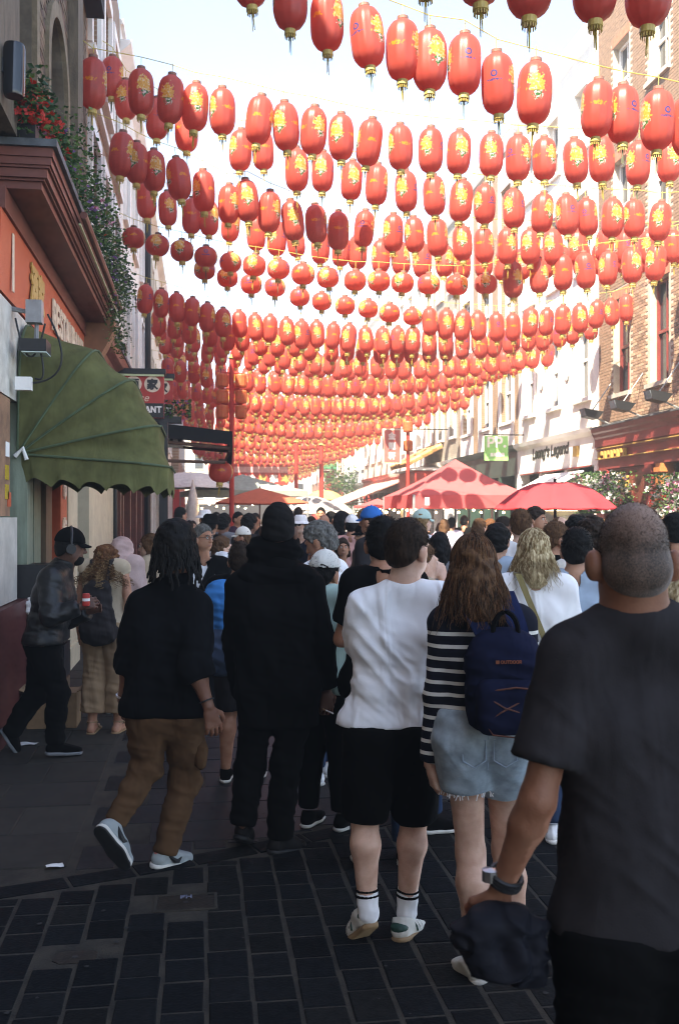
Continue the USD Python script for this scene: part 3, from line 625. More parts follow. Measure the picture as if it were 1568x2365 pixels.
m = MB(); F.profile(m, [(0, 3.9), (.06, 3.9), (.09, 4.0), (.19, 4.06), (.21, 4.15), (.32, 4.21), (.35, 4.36), (0, 4.36)], a + .1, 20.1); c2 = part(L2, 'cornice', m.get(), M_redwood)
m = MB(); F.box(m, a + .08, 20.1, 4.362, 4.42, 0, .37); part(c2, 'lead_flashing', m.get(), M_lead)
for s in (14.9, 15.6, 16.7):
    m = MB(); m.box(F.X(.36), F.X(.25), s, s + .3, 4.47, 4.62); m.tube([(F.X(.1), s + .1, 4.42), (F.X(.3), s + .1, 4.55)], .02, 6); part(L2, 'spotlight', m.get(), M_black)
m = MB(); F.box(m, a + .1, b, 2.95, 3.89, -.1, .05); f2_ = part(L2, 'fascia_board', m.get(), M_red)
m = MB(); F.box(m, a, b, 0, 2.94, -.4, -.35); part(L2, 'shop_window', m.get(), M_pane)
for s, w_, mt in ((14.22, 4.4, M_creampost), (19.7, .2, M_redwood)):
    m = MB(); F.box(m, s, s + w_, 0, 2.94, -.34, .05); part(L2, 'post', m.get(), mt)
for s, z in ((18.9, 2.2), (19.2, 2.35)):
    m = MB(); F.box(m, s, s + .2, z, z + .3, -.34, -.32); part(L2, 'red_decoration', m.get(), M_red)
m = MB(); F.box(m, 18.7, 19.6, .6, 1.9, -.34, -.31); part(L2, 'notice_board', m.get(), mats['grey_board'])

def plain_building(name, label, face, a, b, H, wallmat, cols, rows, ww, fm, shop, fascia, surround=None, group=None, xback=6.0, ribbons=None, shopz=3.1, parapet=True):
    t = thing(name, label, 'building', (face.x, (a + b) / 2, 0), group=group)
    wins = []
    for c in range(cols):
        s = a + (b - a) * (c + 0.5) / cols
        for z, h in rows: wins.append((s - ww / 2, s + ww / 2, z, z + h))
    part(t, 'wall', holed(face, a + .004, b - .004, 4.0, H, wins, -0.3, 0), wallmat)
    if ribbons:
        for c in range(cols):
            s = a + (b - a) * (c + 0.5) / cols; m = MB()
            zz = [4.1] + [v for z, h in rows for v in (z - .02, z + h + .02)] + [H - .8]
            for k in range(0, len(zz), 2): face.box(m, s - ww / 2 - .02, s + ww / 2 + .02, zz[k], zz[k + 1], 0, .03)
            for sg in (-1, 1): face.box(m, s + sg * (ww / 2 + .02) - (.22 if sg < 0 else 0), s + sg * (ww / 2 + .02) + (.22 if sg > 0 else 0), 4.1, H - .8, 0, .05)
            part(t, 'white_strip', m.get(), ribbons)
    for w in wins:
        if surround is not None:
            m = MB()
            for q in ((w[0] - .14, w[0], w[2], w[3]), (w[1], w[1] + .14, w[2], w[3]), (w[0] - .14, w[1] + .14, w[3], w[3] + .18)): face.box(m, *q, 0, .06)
            part(t, 'window_surround', m.get(), surround)
        sash(t, face, *w, fm, sill=surround or fm, pm_=M_panelit if rnd.random() < .35 else M_pane)
    m = MB(); face.box(m, a, b, 0, H - .1, -xback, -.31); part(t, 'rear_block', m.get(), wallmat)
    if parapet:
        m = MB(); face.profile(m, [(0, H - .55), (.06, H - .5), (.2, H - .38), (.22, H - .3), (0, H - .3)], a, b); face.box(m, a, b, H, H + .1, -.4, .06); part(t, 'cornice', m.get(), surround or fm)
    # shopfront
    m = MB(); face.box(m, a, b, shopz, 4.0, -.3, .04); part(t, 'fascia_board', m.get(), fascia)
    m = MB(); face.profile(m, [(.04, 3.86), (.16, 3.95), (.2, 4.06), (0, 4.06)], a, b); part(t, 'shop_cornice', m.get(), shop)
    n = max(2, int((b - a) / 1.8)); 
    for k in range(n + 1):
        s = a + (b - a - .2) * k / n; m = MB(); face.box(m, s, s + .2, 0, shopz, -.3, .06); part(t, 'post', m.get(), shop)
    m = MB(); face.box(m, a + .2, b - .2, .45, shopz, -.34, -.31); part(t, 'shop_window', m.get(), M_pane)
    m = MB(); face.box(m, a + .2, b - .2, 0, .45, -.34, -.06); part(t, 'stall_riser', m.get(), shop)
    return t
R5 = [(5.0, 1.9), (8.0, 1.8), (10.9, 1.5)]
L3 = plain_building('stucco_building', 'pale stucco building in shade with a black downpipe, left side past the red-fronted shop', F, 20.2, 28.4, 11.6, M_stucco, 3, R5[:2], 1.1, M_white, M_redwood, M_red, M_white)
m = MB(); m.tube([(F.X(.12), 28.2, 0), (F.X(.12), 28.2, 11.3)], .09, 8)
for z in (3, 5.5, 8, 10.5): m.box(F.X(.22), F.X(0.0), 28.08, 28.32, z, z + .06)
part(L3, 'downpipe', m.get(), M_black)
m = MB(); F.box(m, 24.2, 25.2, 11.7, 13.4, -3, -1.8); part(L3, 'chimney', m.get(), M_white)
L4 = plain_building('cream_building', 'cream stucco building in shade, farther along the left side', F, 28.4, 40.0, 11.4, M_cream, 4, R5[:2], 1.1, M_white, M_white, M_red, M_cream)
plain_building('white_corner_building', 'bright white rendered building at the far left behind the black canopy', F, 40.0, 54.0, 11.5, M_stucco, 5, R5[:2], 1.1, M_white, M_white, M_white, M_white)
FL5 = Face(XL + .4, -1)
plain_building('brown_brick_building', 'brown brick building at the far left end of the street', FL5, 54, 72, 12.5, FB_brown, 6, R5, 1.1, M_white, M_red, M_red, M_white)

# ---- right side, in sunlight
FR = Face(XR, 1)
R1 = thing('brick_pub', 'sunlit brown brick pub with maroon windows and a maroon ground-floor front, nearest on the right', 'building', (XR, 20, 0))
a, b = 13.0, 24.1
wins = [(s, s + .92, z, z + h) for s in (22.3, 20.3, 18.25) for z, h in ((4.75, 2.3), (8.3, 2.1), (11.55, 1.7))]
wl = part(R1, 'upper_wall', holed(FR, a, b, 4.05, 14.55, wins, -.35, 0), M_limejoint)
pub_keep = lambda s, z, p, q: not any(w[0] - .01 < e < w[1] + .01 and w[2] - .12 < z < w[3] + .24 for w in wins for e in (p, q, s))
bricks(wl, FR, 17.6, b, 4.1, 14.5, pub_keep, 0.0, None, B_pub, 300, lambda q: (q[0] - 21) ** 2 + (q[2] - 5.5) ** 2)
for w in wins:
    sash(R1, FR, *w, M_white if w[2] > 7 else M_maroon, sill=pm('stone_sill', (.42, .38, .32), .85), rec=.16)
    m = MB()
    for k in range(6):
        s = w[0] - .06 + k * (w[1] - w[0] + .12) / 6; FR.box(m, s + .004, s + (w[1] - w[0] + .12) / 6 - .004, w[3] + .005, w[3] + .23, -.02, .012)
    part(R1, 'brick_lintel', m.get(), pm('red_rubbed_brick', (.42, .16, .09), .9, None, 9, .3))
m = MB(); FR.box(m, a, b, 14.55, 14.65, -.4, .06); part(R1, 'parapet_coping', m.get(), M_lead)
m = MB(); FR.box(m, a, b, 0, 14.4, -6, -.36); part(R1, 'rear_block', m.get(), FB_brown)
m = MB(); FR.profile(m, [(0, 3.42), (.05, 3.42), (.07, 3.5), (.11, 3.52), (.10, 3.72), (.13, 3.76), (.15, 3.84), (.19, 3.88), (.22, 3.98), (0, 3.98)], a, b + .05); cn = part(R1, 'cornice', m.get(), M_maroon)
m = MB(); FR.box(m, a, b + .06, 3.982, 4.02, 0, .24); part(cn, 'lead_flashing', m.get(), M_lead)
for z in (3.46, 3.2):
    m = MB(); FR.box(m, a, b, z, z + .02, .04, .115); part(cn, 'gold_bead', m.get(), M_gold)
m = MB(); FR.box(m, a, b, 2.95, 3.42, -.2, .03); fb = part(R1, 'fascia_board', m.get(), M_maroon)
for k in range(9):
    m = MB(); FR.box(m, 22.35 + k * .19, 22.43 + k * .19, 3.22 + (.08 if k % 2 else 0), 3.40, .05, .12); part(fb, 'gilded_bottle', m.get(), M_gold)
for s0, s1, mt in ((23.55, 24.05, M_maroon), (20.95, 21.3, M_maroon), (20.5, 20.75, pm('orange_wood', (.42, .16, .05), .5)), (17.7, 18.0, M_maroon)):
    m = MB(); FR.box(m, s0, s1, 0, 2.94, -.2, .10); FR.box(m, s0 - .03, s1 + .03, 0, .3, -.2, .13); FR.box(m, s0 - .03, s1 + .03, 2.75, 2.85, -.2, .13); part(R1, 'pilaster', m.get(), mt)
m = MB(); FR.box(m, 21.3, 23.55, 0.0, 2.94, -.25, -.06); pn = part(R1, 'panelled_front', m.get(), M_maroon)
for s in (21.5, 22.25, 22.95):
    m = MB(); FR.box(m, s, s + .5, .4, 1.2, -.06, -.03); FR.box(m, s, s + .5, 1.4, 2.7, -.06, -.03); part(pn, 'panel', m.get(), M_redwood)
m = MB(); FR.box(m, 22.4, 22.85, 2.35, 2.75, -.03, .08); m.tube([(FR.X(.1), 22.62, 2.3), (FR.X(.1), 22.62, 2.85)], .09, 8); part(pn, 'gilded_ornament', m.get(), M_gold)
m = MB(); FR.box(m, 18.0, 20.5, .5, 2.94, -.30, -.26); part(R1, 'pub_window', m.get(), M_pane)
m = MB(); FR.box(m, 18.6, 20.0, 2.15, 2.62, -.25, -.22); rs = part(R1, 'red_sign', m.get(), M_red); part(rs, 'lettering', FR.text('酒家', 19.6, 2.25, -.215, .25, cjk=True), M_gold)
for s, z in ((23.2, 4.06), (21.4, 4.06), (19.6, 4.06)):
    t = thing('pub_floodlight', {23.2: 'dark floodlight over the pub cornice, farther of the two, under the first maroon window', 21.4: 'dark floodlight on its arm over the pub cornice beside the diagonal shadow', 19.6: 'dark floodlight over the pub cornice nearest the right edge'}[s], 'floodlight', (FR.X(.4), s, z), group='floodlights over the pub cornice')
    m = MB(); m.prism([(FR.X(.25), s, z + .28), (FR.X(.75), s, z + .36), (FR.X(.7), s, z + .16), (FR.X(.4), s, z + .1)], (0, 0, 0), (0, .35, 0)); part(t, 'lamp_head', m.get(), M_black)
    m = MB(); m.prism([(FR.X(.74), s + .02, z + .345), (FR.X(.68), s + .02, z + .17), (FR.X(.70), s + .02, z + .165), (FR.X(.76), s + .02, z + .345)], (0, 0, 0), (0, .31, 0)); part(t, 'lens', m.get(), M_panelit)
    m = MB(); m.tube([(FR.X(0), s + .17, z + 1.0), (FR.X(.5), s + .17, z + .3)], .014, 6); m.tube([(FR.X(.05), s + .17, z), (FR.X(.4), s + .17, z + .14)], .02, 6); part(t, 'arm', m.get(), M_grmetal)
for u, v, s0, s1, lb in ((1392, 1136, 21.5, 23.7, 'big round hanging basket of white and pink flowers in front of the maroon pub panelling'), (1578, 1148, 18.3, 20.2, 'hanging basket of white and magenta flowers at the right edge')):
    c = PX(u, v, XR - .55); t = thing('hanging_basket', lb, 'hanging basket', c)
    w = .72 if u < 1500 else .55
    bouquet(t, RG, (c[0] - .4, c[1] - w, c[2] - .40), (c[0] + .35, c[1] + w, c[2] + .36), 3600, {'white': 480, 'pink': 200, 'red': 40}, .065, .05, 30)
    m = MB(); m.lathe(c - [0, 0, .35], [(0, 0), (.16, .03), (.25, .14), (.27, .25)], 14); part(t, 'basket', m.get(), M_black)
    m = MB(); m.tube([(FR.X(0), c[1], c[2] + .5), (c[0], c[1], c[2] + .5), (c[0], c[1], c[2])], .012, 6); part(t, 'hook', m.get(), M_black)

R2 = plain_building('white_restaurant', 'bright white rendered restaurant building with oval medallions, next to the brick pub', FR, 24.1, 30.6, 14.6, M_stucco, 3, [(4.9, 2.1), (8.3, 2.0), (11.5, 1.6)], .95, M_white, M_white, M_white, M_white)
for s in (26.3, 28.4):
    for z in (5.9,):
        m = MB(); q = [(FR.X(.0), s + .2 * math.cos(k * .3927), z + .38 * math.sin(k * .3927)) for k in range(16)]; m.prism(q, (0, 0, 0), (-.04, 0, 0)); part(R2, 'medallion', m.get(), M_greyst)
part(R2, 'lettering', FR.text("Leong's Legend", 27.6, 3.42, .045, .40, slant=.2), M_black)
m = MB(); FR.box(m, 25.35, 25.62, 3.38, 3.66, .04, .12); part(R2, 'yellow_sign', m.get(), M_gold)
m = MB(); FR.box(m, 24.5, 30.2, 3.06, 3.1, .04, .10); part(R2, 'fascia_trim', m.get(), M_maroon)
t = thing('white_awning', 'white sloping awning over the door of the white restaurant', 'awning', (FR.X(.3), 26.8, 2.6))
m = MB(); m.prism([(FR.X(.05), 25.0, 3.0), (FR.X(1.25), 25.0, 2.35), (FR.X(1.25), 25.0, 2.32), (FR.X(.05), 25.0, 2.96)], (0, 0, 0), (0, 3.0, 0)); part(t, 'canvas', m.get(), cloth('white_canvas', (.74, .73, .69)))
m = MB()
for s in (25.02, 27.98): m.tube([(FR.X(.05), s, 2.3), (FR.X(1.24), s, 2.3)], .02, 6)
part(t, 'frame', m.get(), M_grmetal)
R3 = plain_building('striped_brick_building', 'brown brick building with tall white window strips behind the green PP sign', FR, 30.6, 38.0, 14.5, FB_brown, 3, [(4.9, 2.0), (8.0, 1.9), (11.0, 1.7)], 1.15, M_white, pm('dark_green_paint', (.03, .06, .045), .4), pm('dark_green_fascia', (.04, .06, .05), .5), None, ribbons=M_white)
t = thing('pp_sign', 'square bright green projecting sign with PP in white letters', 'sign', P(1147, 1035, 31.0))
c = P(1147, 1035, 31.0); dx, dz = .37, .385
m = MB(); m.box(c[0] - dx, c[0] + dx, c[1], c[1] + .1, c[2] - dz, c[2] + dz); bd = part(t, 'board', m.get(), pm('lime_green_panel', (.27, .58, .17), .45, None, 3, .08))
part(bd, 'lettering', place_text(text_mesh('PP.', .34, .012, bold=True), c + [0, -.001, .02], (1, 0, 0), (0, 0, 1)), M_white)
part(bd, 'lettering', place_text(text_mesh('皇朝燒臘', .12, .012, cjk=True), c + [.02, -.001, -.26], (1, 0, 0), (0, 0, 1)), M_white)
m = MB(); m.tube([(c[0] - .4, c[1] + .05, c[2] + dz + .04), (XR, c[1] + .05, c[2] + dz + .04)], .02, 6); part(t, 'bracket', m.get(), M_black)
plain_building('grey_brick_building', 'grey brick building in sun beyond the striped one', FR, 38.0, 44.0, 14.2, FB_grey, 3, R5, 1.0, M_white, M_white, M_cream, M_white)
plain_building('tall_white_building', 'tall sunlit white building behind the peak of the pink tent', FR, 44.0, 52.0, 14.6, M_stucco, 4, R5, 1.0, M_white, M_white, M_red, M_white)
plain_building('cream_fronted_building', 'cream fronted building behind the red vertical sign', FR, 52.0, 61.0, 13.8, M_cream, 4, R5, 1.0, M_white, M_red, M_red, M_white)
FR7 = Face(XR + .6, 1)
plain_building('pale_far_building', 'pale building far along the right side', FR7, 61.0, 74.0, 13.5, M_greyst, 5, R5, 1.1, M_white, M_white, M_cream, M_white)
plain_building('last_right_building', 'red brick building last on the right side', FR7, 74.0, 96.0, 13.0, FB_red, 8, R5, 1.2, M_white, M_red, M_red, M_white)
# the block that closes the view
t = thing('end_building', 'pale building closing the far end of the street', 'building', (5, 112, 0))
m = MB(); m.box(-30, 45, 110, 116, 0, 13.5); part(t, 'wall', m.get(), M_cream)
for k in range(18):
    for z in (3.8, 7.0, 10.2):
        m = MB(); m.box(-14 + k * 2.2, -12.9 + k * 2.2, 109.9, 109.99, z, z + 1.8); fr = part(t, 'window', m.get(), M_white)
        m = MB(); m.box(-13.9 + k * 2.2, -13 + k * 2.2, 109.85, 109.89, z + .1, z + 1.7); part(fr, 'pane', m.get(), M_pane)
m = MB(); m.box(-14, 26, 109.8, 109.99, 0, 3.2); part(t, 'shopfront', m.get(), M_dark)
# ---------------------------------------------------------------- lanterns
def lantern_cloth(name, logo):
    L, N = [], {}
    N['tc'] = ('texture_coordinate', {}); N['s'] = ('separate_xyz', {}); L.append(('tc.object', 's.vector'))
    def math_(n, t, a=None, b=None, va=None, vb=None, clamp=False):
        d = {'math_type': t, 'use_clamp': clamp}
        if va is not None: d['value1'] = va
        if vb is not None: d['value2'] = vb
        N[n] = ('math', d)
        if a: L.append((a, n + '.value1'))
        if b: L.append((b, n + '.value2'))
        return n + '.value'
    def ell(n, ax, rx, cz, rz):
        x = math_(n + 'x', 'divide', ax, None, None, rx); x2 = math_(n + 'x2', 'multiply', x, x)
        z0 = math_(n + 'z0', 'subtract', 's.z', None, None, cz); z = math_(n + 'z', 'divide', z0, None, None, rz); z2 = math_(n + 'z2', 'multiply', z, z)
        return math_(n + 'e', 'add', x2, z2)
    N['n'] = ('noise_texture', {'scale': 26.0, 'detail': 3.0}); L.append(('tc.object', 'n.vector'))
    N['n2'] = ('noise_texture', {'scale': 34.0, 'detail': 2.0}); L.append(('tc.object', 'n2.vector'))
    e = ell('a', 's.y', .105, .04, .17)
    w = math_('w', 'multiply', 'n.fac', None, None, 2.6); e2 = math_('e2', 'add', e, w)
    mask = math_('m', 'less_than', e2, None, None, 1.95)
    # the side script, a thin gold scribble; or a blue ring with a line of letters under it
    s = ell('b', 's.x', .10, .015, .035); s2 = math_('s2', 'multiply_add', 'n2.fac', None); N['s2'][1]['value2'] = 3.4; L.append((s, 's2.value3'))
    mask2 = math_('m2', 'less_than', s2, None, None, 2.15)
    N['base'] = ('rgb_ramp', {'ramp': [(0.30, (0.56, 0.088, 0.062)), (0.7, (0.65, 0.120, 0.082))]}); N['nb'] = ('noise_texture', {'scale': 3.0}); L += [('tc.object', 'nb.vector'), ('nb.fac', 'base.fac')]
    N['gold'] = ('rgb_ramp', {'interpolate': False, 'ramp': [(0, (0.78, 0.47, 0.06)), (0.50, (0.84, 0.62, 0.14)), (0.60, (0.85, 0.80, 0.62)), (0.68, (0.80, 0.48, 0.03))]}); L.append(('n2.fac', 'gold.fac'))
    N['low'] = ('rgb_ramp', {'interpolate': False, 'ramp': [(0, (0.06, 0.22, 0.05)), (0.5, (0.85, 0.82, 0.74)), (0.62, (0.05, 0.18, 0.05))]}); L.append(('n2.fac', 'low.fac'))
    lowm = math_('lowm', 'less_than', 's.z', None, None, -.03)
    N['motif'] = ('mix', {}); L += [(lowm, 'motif.fac'), ('gold.color', 'motif.color1'), ('low.color', 'motif.color2')]
    N['c1'] = ('mix', {}); L += [(mask, 'c1.fac'), ('base.color', 'c1.color1'), ('motif.color', 'c1.color2')]
    col = 'c1.color'
    if logo:
        r = ell('r', 's.x', .03, .06, .03); d = math_('rd', 'subtract', r, None, None, 1.0); ab = math_('ra', 'absolute', d); ring = math_('rm', 'less_than', ab, None, None, .55)
        bar = ell('q', 's.x', .085, -.005, .012); brm = math_('bm', 'less_than', bar, None, None, 1.0); nn = math_('nn', 'greater_than', 'n2.fac', None, None, .47); bb = math_('bb', 'multiply', brm, nn)
        mk = math_('mk', 'maximum', ring, bb)
        N['c2'] = ('mix', {'color2': (0.06, 0.07, 0.30)}); L += [(mk, 'c2.fac'), (col, 'c2.color1')]
    else:
        N['c2'] = ('mix', {'color2': (0.82, 0.36, 0.02)}); L += [(mask2, 'c2.fac'), (col, 'c2.color1')]
    N['nw'] = ('noise_texture', {'scale': 500.0}); N['bp'] = ('bump', {'strength': .5, 'distance': .001}); L += [('tc.object', 'nw.vector'), ('nw.fac', 'bp.height'), ('bp.normal', 'p.normal')]
    N['p'] = ('principled_bsdf', {'roughness': .36, 'specular_ior_level': .6, 'sheen_weight': .15}); N['t'] = ('translucent_bsdf', {}); N['x'] = ('mix_closure', {'fac': .58})
    L += [('c2.color', 'p.base_color'), ('c2.color', 't.color'), ('p.BSDF', 'x.closure1'), ('t.BSDF', 'x.closure2')]
    return look(name, N, L, 'x.closure')
M_lan = [lantern_cloth('lantern_nylon_gold', False), lantern_cloth('lantern_nylon_blue_mark', True)]
M_cap = pm('lantern_cap', (0.20, 0.10, 0.07), .6, None, 10, .3)
M_gcap = pm('lantern_gold_collar', (0.52, 0.39, 0.10), .45, None, 20, .25)
M_tas = pm('tassel_yarn', (0.52, 0.40, 0.07), .9, None, 20, .3, trans=.3)
M_dtas = pm('tassel_tail', (0.12, 0.14, 0.08), .9)
M_cord = pm('yellow_cord', (0.55, 0.45, 0.10), .8)
def lantern_body(rad, half, gores=12, per=4):
    n = gores * per; th = np.arange(n) * 2 * np.pi / n; g = np.cos(th * gores)
    prof = []
    for q in np.linspace(-1, 1, 15):
        prof.append((max(rad * (1 - abs(q) ** (3.4 if half > rad * 1.2 else 2.3)) ** (1 / 2.4), .055), q * half))
    prof = np.array(prof); r = prof[:, :1] * (1 + 0.022 * g[None, :])
    v = np.stack([r * np.cos(th), r * np.sin(th), np.repeat(prof[:, 1:2], n, 1)], -1).reshape(-1, 3)
    return v, np.array([(i * n + j, i * n + (j + 1) % n, (i + 1) * n + (j + 1) % n, (i + 1) * n + j) for i in range(len(prof) - 1) for j in range(n)])
def lantern_parts(path, oval, k):
    rad, half = (.178, .325) if oval else (.215, .195)
    part(path, 'body', lantern_body(rad, half), M_lan[k], smooth=50, local=True)
    m = MB(); m.lathe((0, 0, half), [(.05, -.01), (.062, .0), (.06, .035), (.045, .04), (0, .04)], 14); part(path, 'top_cap', m.get(), M_cap, local=True)
    m = MB(); m.tube([(0, 0, half + .04), (0, 0, half + .17)], .005, 5); part(path, 'hanger', m.get(), M_cord, local=True)
    m = MB(); m.lathe((0, 0, -half), [(.052, .012), (.06, 0), (.062, -.05), (.05, -.055), (0, -.055)], 14)
    for j in range(14):
        a = j * .4488; m.tube([(.05 * math.cos(a), .05 * math.sin(a), -half - .05), (.052 * math.cos(a), .052 * math.sin(a), -half - .088)], .005, 4, False)
    part(path, 'gold_collar', m.get(), M_gcap, local=True)
    m = MB()
    for j, (a, l) in enumerate(((0, .26), (2, .22), (4, .24))): m.tube([(.006 * math.cos(a), .006 * math.sin(a), -half - .05), (.012 * math.cos(a), .012 * math.sin(a), -half - l)], (.0055, .0035), 4, False)
    part(path, 'tassel', m.get(), M_dtas if k else M_tas, local=True)
protos = {}
def lantern(pos, oval, label, group, k=None):
    k = rnd.random() < .35 if k is None else k
    key = (oval, int(k)); a = rnd.uniform(0, 2 * math.pi)
    if key not in protos:
        t = thing('lantern', label, 'lantern', pos, group); lantern_parts(t, oval, int(k)); protos[key] = t; return
    copy_of(protos[key], 'lantern', label, 'lantern', pos, a, rnd.uniform(.95, 1.04), group, (rnd.gauss(0, .045), rnd.gauss(0, .045)))
def ordinal(n): return {1: 'first', 2: 'second', 3: 'third', 4: 'fourth', 5: 'fifth', 6: 'sixth', 7: 'seventh', 8: 'eighth', 9: 'ninth', 10: 'tenth', 11: 'eleventh', 12: 'twelfth', 13: 'thirteenth', 14: 'fourteenth', 15: 'fifteenth', 16: 'sixteenth', 17: 'seventeenth', 18: 'eighteenth', 19: 'nineteenth', 20: 'twentieth'}.get(n, f'{n}th')
def cable(pts, label):
    t = thing('lantern_cable', label, 'cable', pts[0]); m = MB(); m.tube(pts, .006, 5); part(t, 'cord', m.get(), M_cord)
def row(lst, ya, yb, name, rounds=0, wall_l=True, wall_r=True):
    """A string of lanterns seen at the listed places; its distance runs from ya at the left to yb at the right."""
    us = [q[0] for q in lst]; pts = []
    for i, (u, v) in enumerate(lst):
        y = np.interp(u, (min(us), max(us)), (ya, yb)) + rnd.uniform(-.05, .05); p = PY(u, v, y); ov = i >= rounds
        if not rounds or ov: shape = 'oval'
        else: shape = 'round'
        lantern(p, ov, f'{shape} red lantern, {ordinal(i + 1)} from the left on {name}', 'red lanterns strung over the street')
        pts.append(p + [0, 0, .48 if ov else .36])
    P0, P1 = pts[0], pts[-1]
    if wall_l: pts.insert(0, np.array([XL, P0[1], P0[2] + .10 * (P0[0] - XL) + .1]))
    if wall_r and P1[0] < XR: pts.append(np.array([XR, P1[1] + .1, P1[2] + .08 * (XR - P1[0]) + .05]))
    cable(np.array(pts), 'thin yellow cord carrying ' + name.replace('string', 'row'))
row([(983, -122), (1108, -92), (1225, -62), (1375, -48), (1500, -38)], 7.5, 7.3, 'the string nearest the camera', wall_l=False)
row([(575, -62), (670, -7), (755, 45), (848, 82), (930, 112), (993, 136), (1073, 146), (1150, 190), (1235, 212), (1380, 249), (1440, 262), (1520, 275), (1590, 290)], 10.2, 10.4, 'the second string, high against the sky')
row([(213, 190), (325, 210), (393, 227), (450, 245), (513, 255), (598, 275), (660, 290), (724, 300), (788, 315), (853, 327), (925, 338), (995, 345), (1060, 350), (1135, 355), (1197, 363), (1258, 365), (1330, 370), (1390, 365), (1475, 375), (1545, 370)], 13.6, 14.0, 'the third string')
row([(258, 175), (290, 228), (362, 272), (430, 300), (555, 345), (607, 345), (685, 390), (745, 395), (812, 415), (870, 425), (938, 440), (1003, 450), (1065, 462), (1120, 470), (1187, 480), (1253, 490), (1310, 495), (1357, 500), (1415, 502), (1465, 503), (1525, 510)], 16.0, 15.6, 'the fourth string')
row([(280, 355), (315, 375), (355, 393), (412, 412), (470, 440), (528, 470), (570, 462), (622, 488), (676, 508), (730, 516), (781, 532), (841, 527), (908, 537), (957, 541), (1010, 547), (1068, 560), (1118, 565), (1172, 567), (1225, 568), (1278, 570), (1335, 571), (1397, 566), (1443, 570), (1500, 571), (1556, 568)], 15.4, 18.3, 'the fifth string')
row([(308, 548), (363, 565), (420, 578), (475, 592), (532, 605), (587, 612), (643, 620), (700, 632), (757, 640), (820, 647), (875, 648), (930, 652), (990, 655), (1055, 657), (1122, 655), (1185, 645), (1245, 636), (1300, 628), (1352, 624), (1405, 618), (1460, 612), (1515, 605)], 19.2, 17.3, 'the sixth string', rounds=15)
row([(472, 622), (525, 640), (580, 655), (635, 662), (692, 685), (743, 695), (797, 705), (850, 712), (900, 722), (953, 730), (993, 742), (1030, 748), (1068, 751), (1105, 752), (1147, 755), (1185, 755), (1225, 744), (1262, 743), (1300, 738), (1340, 735), (1378, 725), (1413, 720), (1447, 710), (1482, 701), (1515, 695), (1548, 685)], 20.2, 22.4, 'the seventh string', rounds=10)
row([(335, 690), (372, 700), (408, 710), (443, 720), (478, 733), (515, 745), (553, 748), (590, 755), (623, 758), (663, 765), (697, 772), (732, 771), (769, 775), (805, 780), (845, 784), (884, 786), (918, 785), (953, 785), (991, 789), (1029, 788), (1069, 789), (1104, 789), (1144, 787), (1186, 783), (1222, 775), (1262, 768)], 22.0, 24.0, 'the eighth string')
# the strings behind, ever smaller towards the far end
more = []
def string_at(y, zl, zr, sag, x0=None, x1=None, n=None, yr=None):
    xl = XL + .35 + max(0, (y - 30) * .012) + max(0, (y - 55) * .05) if x0 is None else x0; xr = XR - .25 + max(0, (y - 55) * .015) if x1 is None else x1
    n = n or int((xr - xl) / .405); pts = []
    for i in range(n):
        t = (i + .5 + rnd.uniform(-.13, .13)) / n
        pts.append(np.array([xl + (xr - xl) * t, y + (yr or 0) * t + rnd.uniform(-.04, .04), zl + (zr - zl) * t - sag * 4 * t * (1 - t) + rnd.uniform(-.03, .03)]))
    return pts
named = [(18.9, 7.75, 7.2, .72, 'the ninth string, behind the fifth'), (23.6, 6.35, 6.5, .62, 'the tenth string, behind the eighth'), (26.6, 6.75, 6.3, .68, 'the eleventh string')]
for y, zl, zr, sag, name in named:
    pts = string_at(y, zl, zr, sag)
    for i, p in enumerate(pts): lantern(p, True, f'oval red lantern, {ordinal(i + 1)} from the left on {name}', 'red lanterns strung over the street')
    cable(np.array([[XL, y, zl + .6]] + [p + [0, 0, .48] for p in pts] + [[XR, y, zr + .6]]), 'thin yellow cord carrying ' + name.replace('string', 'row'))
near_n = sum(1 for k in counts if k[1] == 'lantern') and counts[('/World', 'lantern')]
y = 28.4; far = []
while y < 104:
    zl, zr, sag = rnd.uniform(6.1, 6.9) + min(0, (44 - y) * .012), rnd.uniform(6.0, 6.7), rnd.uniform(.5, .95)
    pts = string_at(y, zl, zr, sag); far.append((y, pts)); y += rnd.uniform(1.15, 2.1) * (1 + (y - 28) * .008)
queue = [p for _, pts in far for p in pts]; names_ = [f'small red lantern, {ordinal(i + 1)} from the left on the {ordinal(k + 12)} string' for k, (_, pts) in enumerate(far) for i in range(len(pts))]
for p, nm in list(zip(queue, names_))[:max(0, 300 - near_n)]:
    lantern(p, True, nm, 'farther lanterns over the street')
rest = queue[max(0, 300 - near_n):]
pi = UsdGeom.PointInstancer.Define(stage, '/World/far_lanterns')
tag(pi.GetPrim(), 'dense carpet of tiny red lanterns far down the street', 'lanterns', kind='stuff')
UsdGeom.Scope.Define(stage, '/World/far_lanterns/kinds')
for k in (0, 1):
    pth = f'/World/far_lanterns/kinds/red_lantern_{k:03d}'
    UsdGeom.Xform.Define(stage, pth); LOC['/World/far_lanterns'] = np.zeros(3)
    lantern_parts(pth, True, k); pi.CreatePrototypesRel().AddTarget(pth)
pi.CreateProtoIndicesAttr([int(rnd.random() < .35) for _ in rest])
pi.CreatePositionsAttr(Vt.Vec3fArray.FromNumpy(np.array(rest, np.float32)))
pi.CreateOrientationsAttr([Gf.Quath(math.cos(q), 0, 0, math.sin(q)) for q in [rnd.uniform(0, math.pi) for _ in rest]])
m = MB()
for yy, pts in far: m.tube(np.array([[XL, yy, pts[0][2] + .6]] + [p + [0, 0, .48] for p in pts[::3]] + [[XR, yy, pts[-1][2] + .6]]), .006, 3)
